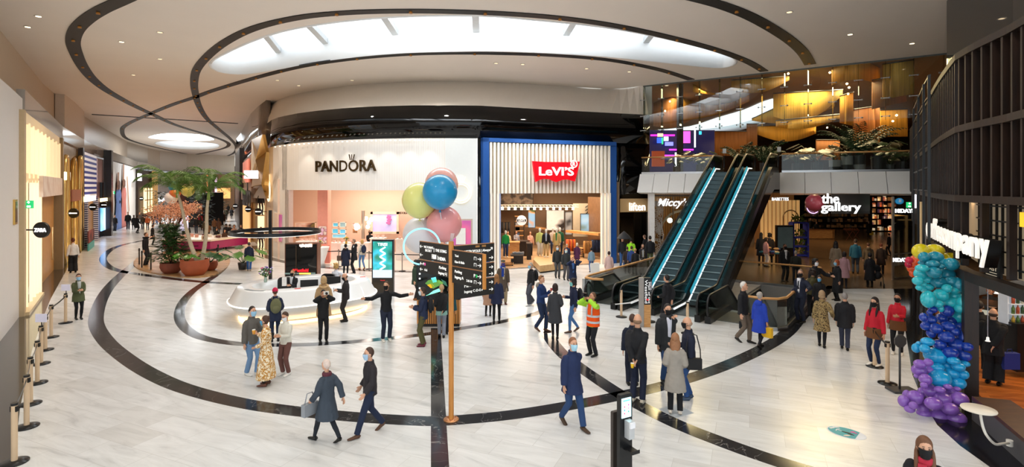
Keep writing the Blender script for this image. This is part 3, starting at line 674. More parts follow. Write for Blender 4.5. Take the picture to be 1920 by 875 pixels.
wallframe(1059,1073,396,440,39.5,'tall grey portrait poster in the jeans shop',dk,mat_blotch('portrait_grey',[(.4,'#2b2b2d'),(.52,'#8f8f90'),(.7,'#a7a5a3')],.9,em=.1),'poster',bw=.03)
wallframe(990,1004,392,427,40.5,'landscape photograph with blue sky hanging left in the jeans shop',dk,mat_blotch('photo_hill',[(.4,'#4d5a2e'),(.5,'#c28f5e'),(.6,'#7fa9cf')],.9,em=.15),'picture',bw=.03)
wallframe(1088,1110,400,434,37,'photograph of a person on a lawn under blue sky, right wall of the jeans shop',dk,mat_blotch('photo_lawn',[(.4,'#3c4a25'),(.5,'#56683a'),(.6,'#8fbbe0'),(.8,'#cfe2f2')],.6,em=.15),'picture',bw=.03)
t=thing('chevron_panel','black and cream chevron striped wall panel in the jeans shop','panel',(IX(1112,38),38,2)); 
for k in range(2):
    mb=MB(); 
    for i in range(9):
        x0=IX(1097,38.5)+k*1.15; z0=1.3+i*.24
        mb.bar((x0,38.4,z0),(x0+1.1,38.4,z0+(.7 if k==0 else -.7)+(0 if k==0 else .7)),.05,.1,up=V(0,1,0))
    mb.obj('stripes',M('#15130f',.5),t)
mb=MB(); mb.box((IX(1112,38.6),38.6,2.3),(2.9,.06,2.4)); mb.obj('board',M('#b5a78f',.6),t)
# round hanging sign
t=thing('round_sign','round white hanging badge sign with dark lettering inside the jeans shop','sign',(IX(978,35),35,2.7)); mb=MB()
n=32; rr_=.33; zc=hz(413,35); xc=IX(978,35)
mb.loft([[V(xc+rr_*math.cos(2*PI*i/n),35+o_,zc+rr_*math.sin(2*PI*i/n)) for i in range(n)] for o_ in(0,.05)],0,True,False); mb.obj('disc',M('#f5f5f5',.4,em=.3),t)
mb=MB(); mb.box((xc,34.97,zc),(.58,.02,.16)); mb.obj('dark_band',M('#1a1d25',.5),t); txt('lettering','LEVI\u2019S',.42,(xc,34.95,zc),0,WL,t,.02,.02)
mb=MB(); mb.tube([(xc,35.02,zc+.33),(xc,35.02,4.9)],.01,5); mb.obj('hanger',dk,t)
# track light truss
t=thing('ceiling_truss','white lighting truss with spotlights under the jeans shop ceiling','truss',(2,36,3.9))
mb=MB(); y=36.5
for z in (hz(384,36.5),hz(388,36.5)): mb.bar((IX(938,y),y,z),(IX(1085,y),y,z),.05,.05)
for k in range(24): x=IX(940+k*6,y); mb.bar((x,y,hz(384,y)),(x+.12,y,hz(388,y)),.03,.03)
mb.obj('truss_bars',M('#d8cdbd',.4),t)
for k in range(12): mb=MB(); x=IX(942+k*12,y); mb.lathe((x,y-.1,hz(393,y)),[(0,.22),(.07,.2),(.09,0),(0,.02)],10); mb.obj('spot_head',M('#fff3df',.4,em=2.5),t)
# wood shelf rail right & bookcase
def shelfunit(p0,p1,y0,y1,Y,rows,label,cc_=('#2c3550','#8f8f94','#3b4a6a','#5a4632'),name='clothes_shelf'):
    x0,x1=IX(p0,Y),IX(p1,Y); t=thing(name,label,'shelf',((x0+x1)/2,Y,0)); z1=hz(y0,Y); z0=max(.05,hz(y1,Y))
    mb=MB()
    for k in range(rows+1): mb.box(((x0+x1)/2,Y,z0+(z1-z0)*k/rows),(x1-x0,.5,.05))
    mb.obj('shelf_boards',WOODL,t); mb=MB()
    for xx in (x0,x1): mb.box((xx,Y,z1/2),(.05,.5,z1))
    mb.obj('side_panel',dk,t); rr=random.Random(p0)
    for c_ in cc_:
        mb=MB()
        for k in range(rows):
            for j in range(int((x1-x0)/.4)):
                if rr.random()<.42:
                    zz=z0+(z1-z0)*k/rows; h_=rr.uniform(.12,.8)*(z1-z0)/rows*.8
                    mb.box((x0+.22+j*.4,Y-.02,zz+.03+h_/2),(.3,.35,h_))
        if mb.v: o=mb.obj('folded_clothes',M(c_,.8),t); o['kind']='stuff'
    return t
shelfunit(1077,1093,465,500,35.5,4,'oak shelves of folded denim and shoes beside the clothes rail')
shelfunit(965,982,405,450,41,5,'tall oak bookcase of folded jeans on the jeans shop back wall')
t=thing('long_wood_shelf','long slanting oak shelf board along the jeans shop right wall','shelf',(IX(1100,36),36,1.6)); mb=MB(); mb.bar((IX(1066,38),38,hz(433,38)),(IX(1128,34.5),34.5,hz(439,34.5)),.5,.16); mb.obj('board',WOODL,t)
t=thing('long_wood_shelf','oak shelf board along the jeans shop back wall behind the mannequins','shelf',(IX(1010,42),42,1.6)); mb=MB(); mb.bar((IX(985,42),42,hz(423,42)),(IX(1048,42),42,hz(432,42)),.4,.14); mb.obj('board',WOODL,t)
def clothesrail(p0,p1,ytop,Y,label,cols,n=8,L=.85):
    x0,x1=IX(p0,Y),IX(p1,Y); z=hz(ytop,Y); t=thing('clothes_rail',label,'clothes rail',((x0+x1)/2,Y,0)); mb=MB()
    mb.tube([(x0,Y,0),(x0,Y,z),(x1,Y,z),(x1,Y,0)],.02,6); mb.obj('frame',dk,t)
    for k in range(n):
        x=x0+(x1-x0)*(k+.5)/n; mb=MB(); w_=.22
        mb.loft([[V(x-.06,Y-w_*s_,zz),V(x+.06,Y-w_*s_,zz),V(x+.07,Y+w_*s_,zz),V(x-.05,Y+w_*s_,zz)] for s_,zz in((.3,z-.05),(1,z-.14),(.95,z-.5),(1.05,z-L))],0,True,True); mb.obj('hanging_garment',M(cols[k%len(cols)],.8),t)
    return t
clothesrail(1062,1078,447,37,'black clothes rail with rust and orange jackets',['#c9512c','#d97a2b','#7a3120'],8)
clothesrail(1095,1108,450,35,'clothes rail of tan jackets at the right of the jeans shop',['#b98244','#a5723a','#8a5d30'],7)
clothesrail(1110,1126,448,35,'clothes rail of dark navy jeans by the right fins',['#1f2a45','#27314d','#151b2c'],8)
clothesrail(940,956,415,40.5,'clothes rail of black jackets at the left of the jeans shop',['#1c1c20','#33302d','#5b4a38'],8)
def block(p0,p1,y0,Y,label,c='#241c17',name='display_block',d=.9,cat='display table',z0=0):
    x0,x1=IX(p0,Y),IX(p1,Y); z=hz(y0,Y); t=thing(name,label,cat,((x0+x1)/2,Y,0)); mb=MB(); mb.box(((x0+x1)/2,Y+d/2,(z+z0)/2-.03),(x1-x0,d,z-z0-.06)); mb.obj('body',M(c,.5) if isinstance(c,str) else c,t)
    mb=MB(); mb.box(((x0+x1)/2,Y+d/2,z-.03),(x1-x0+.06,d+.06,.06)); mb.obj('top',WOODL if c!='#241c17' else M('#3a2e26',.5),t); return t
block(958,981,478,32.5,'dark brown display block stacked with grey folded jeans')
mb=MB(); rr=random.Random(5); x0=IX(960,32.9)
t=thing('folded_jeans','stacks of grey folded jeans on the dark display block','clothes',(x0,32.9,.6)); 
for k in range(6):
    for j in range(3): mb.box((x0+.08+k*.12,32.9+.15*(k%2),hz(478,32.5)+.03+j*.04),(.11,.3,.035),rr.uniform(-.1,.1))
mb.obj('denim',M('#8d8f93',.9),t)
block(952,974,454,35,'oak fronted cash desk at the left of the jeans shop',WOODL,name='cash_desk',cat='counter')
block(974,990,452,36,'dark brown side cabinet next to the cash desk')
block(988,996,456,34.2,'oak topped side table with folded clothes, dark base')
pl=thing('display_platform','low pale wood platform carrying the dressed mannequins','platform',(IX(1035,32.5),32.5,0))
mb=MB(); pts=[G(1000,499).xy,G(1012,510).xy*.985,G(1062,506).xy,G(1068,492).xy,G(1010,488).xy]; mb.prism([(p.x,p.y) for p in pts],.08,.42); mb.obj('top',mat_wood('pale_platform_wood','#c89c66','#dbb580',.4,(1,6,1)),pl)
mb=MB(); c_=sum((p for p in pts),V(0,0))/5; mb.prism([((p.x-c_.x)*.95+c_.x,(p.y-c_.y)*.95+c_.y) for p in pts],0,.08); mb.obj('plinth',dk,pl)
# ---- lift lobby
mb=MB(); mb.wallstrip([(FAC.at(1164,-.1)),(FAC.at(1164,-4)),(FAC.at(1218,-4))],0,4,.2); struct('wall_lift_lobby',mb,mat_wood('lobby_wood','#6b4d33','#7f5d40',.4,(8,1,1)))
lf=thing('lift_sign','tan patterned lift lobby sign reading liften in white','sign',(*FAC.at(1190,.1),3.6))
zt=hz(372,33.7); zb_=hz(397,33.7)
fpan(FAC,1163,1218,zb_,zt,.08,.25).obj('sign_board',mat_stripe('lattice_board','#c9a779','#a88656',5,'DIAGONAL',.5,sharp=False),lf)
ftxt('lettering','liften',1180,1210,hz(387,33.7),FAC,.14,M('#f3ede2',.4,em=.8),lf,.06,.012,.52)
mb=MB(); fbox(mb,1203,-3,0,3.2,1.2,.1); lb=thing('lift_door','dark lift door in the wood lined lobby','door',(*FAC.at(1208,-3.4),0)); 
mb.obj('door_leaf',M('#15120f',.2),lb); mb=MB(); fbox(mb,1203,-2.9,0,3.3,.06,.12); mb.obj('door_frame',M('#3a332b',.3,.6),lb)
t=thing('white_pillar','slim white pillar at the left end of the chocolate shop','pillar',(IX(1221,33.2),33.2,0)); mb=MB(); mb.box((IX(1221,33.2),33.2,2.15),(.32,.4,4.3)); mb.obj('shaft',WHITE,t)
# ---- restaurant shopfront behind escalator
mi=thing('shopfront','glazed restaurant front with white script sign Miccys behind the escalator','shopfront',(IX(1270,36),36,0))
Ym=36.5
mb=MB(); mb.bar((IX(1226,Ym),Ym,4.1),(IX(1345,Ym),Ym,4.1),.1,.12); 
for px in (1226,1262,1300,1345): mb.bar((IX(px,Ym),Ym,0),(IX(px,Ym),Ym,4.1),.06,.1)
mb.obj('frame',M('#7e776c',.3,.5),mi); mb=MB(); mb.box(((IX(1226,Ym)+IX(1345,Ym))/2,Ym,2.05),(IX(1345,Ym)-IX(1226,Ym),.02,4.0)); mb.obj('glass_pane',GLASS,mi)
txt('lettering','Miccy\u2019s',2.15,(IX(1262,Ym-.3),Ym-.3,hz(381,Ym)),0,M('#ffffff',.4,em=.9),mi,.08,.012,None,shear=.35)
mb=MB(); mb.wallstrip([(IX(1226,Ym),Ym),(IX(1224,44),44),(IX(1350,44),44)],0,4.15,.2); struct('wall_restaurant',mb,mat_stripe('gold_draped_wall','#a0763a','#6d4a20',1.6,'X',.4,sharp=False))
def archtube(p0,p1,ytop,Y,label,c='#e8d8c0',w=.16):
    x0,x1=IX(p0,Y),IX(p1,Y); z=hz(ytop,Y); t=thing('arch_frame',label,'arch',((x0+x1)/2,Y,0)); mb=MB(); r=(x1-x0)/2; pts=[V(x0,Y,0),V(x0,Y,z-r)]
    for k in range(1,13): a=PI-PI*k/13; pts.append(V((x0+x1)/2+r*math.cos(a),Y,z-r+r*math.sin(a)))
    pts+=[V(x1,Y,z-r),V(x1,Y,0)]; mb.tube(pts,w/2,8); mb.obj('arch_tube',M(c,.4),t); return t
archtube(1238,1322,395,37.5,'tall cream arch just inside the restaurant window'); archtube(1258,1340,402,39,'copper toned arch behind the cream arch','#c98e55'); archtube(1276,1352,408,40.5,'innermost bronze arch in the restaurant','#a06c3a')
for x_,l_ in ((1256,'left'),(1273,'right')):
    t=thing('globe_lamp','glowing white globe lamp in the restaurant window, the %s one'%l_,'lamp',(IX(x_,38),38,3)); mb=MB(); mb.ell((IX(x_,38),38,hz(413,38)),.19,n=14,m=9); mb.obj('globe',M('#fff4dd',.3,em=1.8),t); mb=MB(); mb.tube([(IX(x_,38),38,hz(413,38)+.18),(IX(x_,38),38,4.1)],.012,5); mb.obj('cord',dk,t)
# carved white screen figure
t=thing('lace_sculpture','tall white lacework sculpture of a rising leaf by the pillar','sculpture',(IX(1231,35),35,0)); mb=MB(); rr=random.Random(8)
prof=[(0,.28),(.8,.35),(1.6,.42),(2.3,.24),(2.9,.34),(3.4,.28),(3.9,.1)]
zz=0
def wat(z):
    for (a,b),(c_,d_) in zip(prof[:-1],prof[1:]):
        if a<=z<=c_: return b+(d_-b)*(z-a)/(c_-a)
    return .1
X0=IX(1230,35)
for k in range(150):
    z=rr.uniform(.1,3.7); w_=wat(z); x=X0+.12*z/3+rr.uniform(-w_,w_); 
    mb.tube([V(x+.09*math.cos(a),35+rr.uniform(-.02,.02),z+.09*math.sin(a)) for a in [i*PI/3 for i in range(6)]],.016,4,closed=True)
for s_ in(-1,1): mb.tube([V(X0+.12*z/3+s_*wat(z),35,z) for z in [i*.3 for i in range(13)]],.03,6)
mb.obj('lacework',M('#f2efe8',.5),t)
# ---- left row of shops
def lw(px,off=0): return LW.at(px,off)
# beige lit shopfront with big vertical light bars
z1=7.45; zs=t=thing('shopfront','pale gold shopfront of tall glowing fins with a carved wooden door','shopfront',(*lw(80,.1),0))
fpan(LW,46,49,0,7.5,.2,.4,2).obj('left_jamb',M('#cdb38b',.5),zs)
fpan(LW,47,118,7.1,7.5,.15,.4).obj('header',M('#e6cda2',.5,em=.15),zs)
mb=MB(); 
GLOW=M('#f6dcae',.5,em=.5,var=.02)
for i,px in enumerate([52,60,68.5,76,83,90,97,103.5,110]): mb=MB(); fbox(mb,px,.12,hz(335,lw(px).y),7.15,.15,.15,0,LW); mb.obj('glowing_fin',GLOW,zs)
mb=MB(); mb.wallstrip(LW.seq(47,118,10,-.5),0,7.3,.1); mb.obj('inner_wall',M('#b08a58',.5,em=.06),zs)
mb=MB(); mb.wallstrip([lw(47,.15),lw(72,.15)],hz(339,24.5)-.1,hz(339,24.5)+.25,.3); mb.obj('transom',M('#f1d6a3',.5,em=.2),zs)
mb=MB()
for px in (49.5,58,64.5,70,75.5,112): mb=MB(); fbox(mb,px,.12,0,hz(339 if px<100 else 366,lw(px).y),.08 if px<74 else .22,.1,0,LW); mb.obj('light_strip',M('#fbe6bd',.5,em=.5,var=.02),zs)
mb=MB(); mb.wallstrip([lw(80,-.1),lw(107,-.1)],0,hz(366,28),.1); o=mb.obj('wooden_door',mat_wood('pale_ash_door','#c08a45','#d3a060',.4,(4,4,1)),zs)
mb=MB(); mb.tube([lw(98,.1).to_3d()+V(0,0,.9),lw(98,.1).to_3d()+V(0,0,2.6)],.035,8); mb.obj('door_handle',M('#f5dca8',.3,.5),o)
fpan(LW,81,117,hz(366,28),hz(333,28),.3,.3).obj('crumpled_canopy',mat_blotch('marble_canopy',[(.3,'#e6cfc0'),(.5,'#f6e8dc'),(.7,'#d9bfae')],1.2,.4),zs)
mb=MB(); mb.bar(lw(47,.2).to_3d()+V(0,0,.06),lw(76,.2).to_3d()+V(0,0,.06),.25,.12); mb.obj('sill',M('#e8cfa0',.4),zs)
# gold arches shopfront
gs=thing('shopfront','golden shopfront with slender pointed mirror arches','shopfront',(*lw(138,.1),0))
fpan(LW,118.5,157,0,7.45,.0,.2).obj('back_panel',M('#b08f52',.25,.5),gs)
def parch(px,w,zt,c,off=.2):
    mb=MB(); cpt=lw(px,off); ag=LW.ang(px); u=V(math.cos(ag),math.sin(ag),0); pts=[]
    for s_ in (-1,): pass
    L_=[(-w/2,0),(-w/2,zt-w*2.5)]+[(-w/2*math.cos(k*PI/16)**.6 if k<8 else 0,zt-w*2.5+w*2.5*math.sin(k*PI/16)) for k in range(1,9)]
    L_+=[(-a,b) for a,b in L_[::-1][1:]]
    mb.tube([V(cpt.x,cpt.y,0)+u*a+V(0,0,b) for a,b in L_],.13,8); mb.obj('arch',M(c,.25,.7),gs)
    mb=MB(); n=len(L_); Pq=[V(cpt.x,cpt.y,0)+u*a+V(0,0,b) for a,b in L_]; nn_=V(u.y,-u.x,0)*.03; mb.add(Pq+[p+nn_ for p in Pq],[tuple(range(n)),tuple(range(2*n-1,n-1,-1))]+[(i,(i+1)%n,n+(i+1)%n,n+i) for i in range(n)]); mb.obj('arch_panel',mat_blotch('mirror_gold',[(.3,'#8f6a2c'),(.5,'#e0b866'),(.65,'#6d5426'),(.8,'#ffe6a0')],.5,.15,.35),gs)
parch(124,1.5,6.6,'#e9c77e'); parch(139,1.8,6.6,'#d9b264'); parch(151,1.3,6.9,'#f0d28e')
fpan(LW,136,152,hz(375,38),hz(355,38),.4,.2).obj('drape_sign',mat_stripe('draped_copper','#c08262','#8b4f3e',2,'X',.5,sharp=False),gs)
fpan(LW,118,120,0,7.5,.3,.4,2).obj('jamb',M('#8c7550',.4),gs); fpan(LW,156,158.5,0,7.6,.3,.4,2).obj('jamb',M('#3a2f28',.4),gs)
for px in (122,129): mb=MB(); fbox(mb,px,.25,hz(338,lw(px).y),hz(324,lw(px).y),.55,.1,0,LW); mb.obj('window_light',M('#fff2cf',.4,em=2),gs)
# navy & white striped shop
bs=thing('shopfront','navy and white horizontally striped shopfront','shopfront',(*lw(170,.1),0))
fpan(LW,159,181,hz(372,45),7.45,.1,.2).obj('striped_panel',mat_stripe('navy_white_stripe','#25307c','#ece7e6',.75,'Z',.4,.25),bs)
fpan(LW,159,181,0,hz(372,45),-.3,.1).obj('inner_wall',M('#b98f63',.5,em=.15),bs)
NCK=mat_stripe('navy_check','#283260','#d8d6dc',1.8,'Z',.4)
for px in (160,180): mb=MB(); fbox(mb,px,.2,0,hz(372,45),.5,.3,0,LW); mb.obj('tiled_pier',NCK,bs)
fpan(LW,161,180,hz(375,45),hz(366,45),.5,.1).obj('sign_box',M('#f6f0f4',.4,em=1.2),bs)
t=thing('poster_board','poster board with a dark picture and teal lower half at the striped shop','poster',(*lw(172,.5),0)); fpan(LW,166,177,hz(440,46),hz(421,46),.7,.06).obj('picture',mat_blotch('red_poster',[(.4,'#3a2226'),(.6,'#a04c40')],1),t); fpan(LW,166,177,hz(452,46),hz(441,46),.7,.06).obj('teal_panel',M('#4aa7a4',.5),t)
# mauve beauty shop
ms=thing('shopfront','mauve panelled shopfront with a glossy black entrance and blue screen','shopfront',(*lw(195,.1),0))
fpan(LW,183,208,hz(342,52),7.3,.1,.2).obj('mauve_panel',mat_stripe('mauve_slats','#a4868f','#c3a6a6',3,'X',.3,sharp=False),ms)
fpan(LW,183,188,0,hz(342,52),.1,.2,3).obj('side_pier',M('#6e4c52',.3),ms)
fpan(LW,188,209,0,hz(342,52),.15,.2).obj('black_entrance',M('#0d0b0c',.1),ms)
fpan(LW,190.5,199.5,hz(430,51),hz(389,51),.35,.1,4).obj('screen',mat_blotch('blue_screen',[(.3,'#4f9be6'),(.6,'#a9c8f4'),(.8,'#e8eefc')],.5,.3,1.3),ms)
fpan(LW,190,205,hz(376,52),hz(370,52),.5,.1,4).obj('lit_sign',M('#ffe2b0',.4,em=1.6),ms)
fpan(LW,209,212,0,8.2,.8,.6,2).obj('dark_fin',M('#241f1e',.15),ms)
# white wall with fashion poster
mb=fpan(LW,212,258,0,7.4,.0,.2,6); struct('wall_left_poster',mb,M('#e6e1db',.5,var=.02))
fp=thing('fashion_poster','huge wall poster of two people with raised arms in blue and coral gowns','poster',(*lw(232,.1),0))
def pfig(px,cb,hgt,arm,seed):
    cpt=lw(px,.12); ag=LW.ang(px); u=V(math.cos(ag),math.sin(ag),0)
    def bl(pts,w,mat,nm,dz=.0):
        mb=MB(); mb.loft([[V(cpt.x,cpt.y,0)+u*3*(x-ww)+V(0,0,z),V(cpt.x,cpt.y,0)+u*3*(x+ww)+V(0,0,z),V(cpt.x,cpt.y,0)+u*3*(x+ww)+V(u.y,-u.x,0)*.04+V(0,0,z),V(cpt.x,cpt.y,0)+u*3*(x-ww)+V(u.y,-u.x,0)*.04+V(0,0,z)] for x,z,ww in pts],0,True,False); mb.obj(nm,mat,fp)
    bl([(0,.0,.9),(0,1.6,.8),(.0,3,.6),(0,3.8,.75),(0,hgt-1.0,.5)],.5,M(cb,.6,var=.3,scale=1),'printed_gown')
    bl([(0,hgt-1.05,.2),(0,hgt-.75,.45),(0,hgt-.2,.45),(0,hgt,.2)],.5,M('#6b4030',.7),'printed_head')
    bl([(-.3,hgt-1.2,.25),(-.2,hgt-.5,.2),(-.05,hgt+arm,.12)],.5,M('#b07a58',.7),'printed_arm')
pfig(222,'#5e7fc0',5.4,.9,1); pfig(232,'#c97469',5.6,1.8,2)
bl_=lw(241,.12); mb=MB(); ag=LW.ang(241); u=V(math.cos(ag),math.sin(ag),0); mb.bar(V(bl_.x,bl_.y,6.0)-u*1.3,V(bl_.x,bl_.y,1.6)+u*.5,.06,.35); mb.obj('printed_arm',M('#c0906c',.7),fp)
# further shops
def far_shop(p0,p1,c1,label,em=.3,st=None,zt=7.2):
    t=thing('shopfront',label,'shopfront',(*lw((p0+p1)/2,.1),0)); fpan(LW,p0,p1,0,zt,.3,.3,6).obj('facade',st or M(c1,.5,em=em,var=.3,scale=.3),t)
    return t
t=far_shop(259,291,'#2b1d14','dark brown store with lit square lattice window, far end of the corridor',.05)
fpan(LW,272,286,hz(396,85),hz(352,85),.8,.2,4).obj('lattice_window',M('#ffd9a0',.4,em=1.2),t)
mb=MB(); 
for px in (276.5,281.5): fbox(mb,px,1.2,hz(396,85),hz(352,85),.15,.1,0,LW)
for z in (1.5,2.8,4.1): mb.bar(lw(272,1.2).to_3d()+V(0,0,z),lw(286,1.2).to_3d()+V(0,0,z),.1,.12)
mb.obj('lattice_bars',M('#6a4424',.5),t); fpan(LW,261,266,hz(340,82),hz(328,82),.9,.2,3).obj('white_emblem',M('#ffffff',.5,em=1),t)
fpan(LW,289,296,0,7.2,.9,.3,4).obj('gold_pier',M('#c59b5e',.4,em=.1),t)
t=far_shop(297,318,'#8b837c','grey store with white sign, far end of the corridor',.1); fpan(LW,299,311,hz(376,95),hz(370,95),.9,.2,4).obj('white_sign',M('#ffffff',.4,em=1.5),t)
t=far_shop(318,346,'#4a2418','dark red store, far end of the corridor',.1)
t=far_shop(346,376,'#251b17','black store front, far end of the corridor',.05)
t=far_shop(376,402,'#3b2217','brown store front with lit orange strip, far end of the corridor',.1); fpan(LW,388,390,0,7,.9,.3,3).obj('lit_strip',M('#ff8a5a',.4,em=1.2),t)
t=far_shop(402,440,'#6b4a2a','warm lit cafe at the far right end of the corridor',.15); fpan(LW,408,432,hz(372,105),hz(352,105),.9,.3,6).obj('lit_window',M('#e8a860',.4,em=.9,var=.3,scale=.4),t); fpan(LW,404,407,hz(376,103),hz(331,103),1.4,.3,2).obj('vertical_screen',mat_blotch('screen_lilac',[(.3,'#b9a6e8'),(.6,'#f1c7dd')],.3,.3,1.2),t)
# right side of corridor
def rc(px,off=0): return RC.at(px,off)
rs=thing('shopfront','gold faceted shopfront with folded metal panels beside the jewellery shop corner','shopfront',(*rc(475,.1),0))
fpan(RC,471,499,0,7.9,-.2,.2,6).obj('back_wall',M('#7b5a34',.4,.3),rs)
GF=[M('#b18a4a',.3,.6),M('#d9b26a',.3,.6),M('#8a6a38',.3,.6),M('#f0e0c0',.4,.2)]
tri=[((472,262),(492,252),(479,300),0),((492,252),(499,285),(479,300),1),((472,262),(479,300),(470,335),3),((479,300),(499,285),(490,345),2),((479,300),(490,345),(471,350),0),((499,285),(499,372),(490,345),1),((490,345),(499,372),(472,371),2)]
for i,(a,b,c,k) in enumerate(tri):
    P=[]
    for j,(x,y) in enumerate((a,b,c)):
        p=rc(x,.3+.5*((i+j)%2)); P.append(V(p.x,p.y,hz(y,p.y)))
    ctr=sum(P,V(0,0,0))/3; mb=MB(); mb.add(P+[p+V(.15,.1,0) for p in P],[(0,1,2),(5,4,3),(0,3,4,1),(1,4,5,2),(2,5,3,0)]); mb.obj('folded_panel',GF[k],rs)
fpan(RC,483,493,0,hz(376,42),.1,.1,4).obj('lit_window',M('#ffdcae',.5,em=.8,var=.2,scale=.8),rs)
rs2=thing('shopfront','narrow bronze framed shopfront with coral window and round signs','shopfront',(*rc(462,.1),0))
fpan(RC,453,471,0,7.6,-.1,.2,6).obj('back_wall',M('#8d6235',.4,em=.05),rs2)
fpan(RC,455,466,hz(343,58),hz(308,58),.2,.1,4).obj('coral_window',M('#c8705a',.4,em=.5),rs2)
fpan(RC,452,471,hz(372,56),hz(352,56),.4,.3,4).obj('name_board',M('#9a7d68',.4),rs2); ftxt('lettering','sandro',455,470,hz(362,54),RC,.5,M('#1c1510',.4),rs2,.06,.01)
fpan(RC,455,467,0,hz(376,56),.2,.1,4).obj('lit_doorway',M('#e8b878',.5,em=.5,var=.3,scale=.6),rs2)
fpan(RC,441,449,0,9,.3,.8,4).obj('dark_pier',M('#3b332f',.3),rs2)
ep=thing('poster_screen','white illuminated projecting screen high on the gold shopfront','screen',(*rc(471,1),7)); mb=MB(); p=rc(471,1.2); mb.box((p.x,p.y,hz(327,p.y)),(.9,.12,.55),.1); mb.obj('screen_face',M('#fdf4f6',.4,em=1.4),ep); mb=MB(); mb.bar((p.x,p.y,hz(327,p.y)),(p.x+1,p.y+.6,hz(327,p.y)),.05,.05); mb.obj('bracket',dk,ep)
mannequins_px=[(489,0)]
# round projecting signs
def roundsign(px,py,Y,r,text,label):
    c_=D(px,py,Y); t=thing('round_sign',label,'sign',c_); mb=MB(); n=28
    mb.loft([[c_+V(r*math.cos(2*PI*i/n),o_,r*math.sin(2*PI*i/n)) for i in range(n)] for o_ in(0,.1)],0,True,False); mb.obj('disc',M('#0b0b0c',.4),t)
    if text=='ZARA': txt('lettering',text,r*1.5,(c_.x,c_.y-.02,c_.z),0,M('#ffffff',.4,em=1),t,.03,.03,r*.5)
    else:
        mb=MB(); mb.box((c_.x,c_.y-.01,c_.z),(r*1.6,.03,r*.2)); mb.ell((c_.x-r*.6,c_.y-.01,c_.z),r*.14,.02,r*.17,n=8,m=6); mb.obj('white_name_bar',M('#ffffff',.4,em=1),t)
    mb=MB(); s_=-1 if px<350 else 1; mb.bar(c_+V(s_*r,.05,0),c_+V(s_*(r+.5),.05,0),.05,.05); mb.obj('bracket',dk,t)
roundsign(76,431,20.2,.30,'ZARA','round black projecting sign reading ZARA beside the glowing shopfront')
roundsign(137,399.5,33.5,.31,'Gassan','round black projecting sign in front of the golden arches')
roundsign(173.5,388,41.5,.28,'Guess','round black projecting sign at the striped shop')
roundsign(195,384,49,.28,'Rituals','round black projecting sign at the mauve shop')
roundsign(220,378,60,.30,'COS','round black projecting sign in front of the big poster wall')
roundsign(265,372,75,.28,'&','small round black sign at the dark brown store')
roundsign(302,371,85,.28,'JD','small round black sign at the grey far store')
roundsign(484,396.5,38,.25,'Swarovski','round black projecting sign nearest the jewellery shop corner')
roundsign(465,392,44,.25,'sandro','round black projecting sign, middle of the three on the right side')
roundsign(441,386,56,.26,'Maje','round black projecting sign, farthest of the three on the right side')
# green exit signs
def exitsign(px,py,Y,w,label,h=None):
    c_=D(px,py,Y); t=thing('exit_sign',label,'exit sign',c_); h=h or w*1.3; mb=MB(); mb.box(c_,(w,.08,h)); mb.obj('green_box',M('#19a860',.4,em=.9,var=.02),t)
    mb=MB(); b=c_+V(0,-.05,h*.12); mb.bar(b+V(0,0,-h*.0),b+V(0,0,h*.22),.02,w*.12); mb.add([b+V(-w*.28,-.01,h*.0+h*.12),b+V(w*.28,-.01,h*.12),b+V(0,-.01,h*.34)],[(0,1,2)])
    mb.box(c_+V(0,-.05,-h*.26),(w*.6,.01,h*.24)); mb.obj('white_pictogram',M('#ffffff',.4,em=1.2),t); return t
exitsign(56,383,19.6,.22,'green exit sign with white arrow on the first glowing shopfront')
exitsign(124,370,35,.25,'green exit sign with white arrow by the golden arches')
exitsign(213,361,56,.22,'small green exit sign by the poster wall')
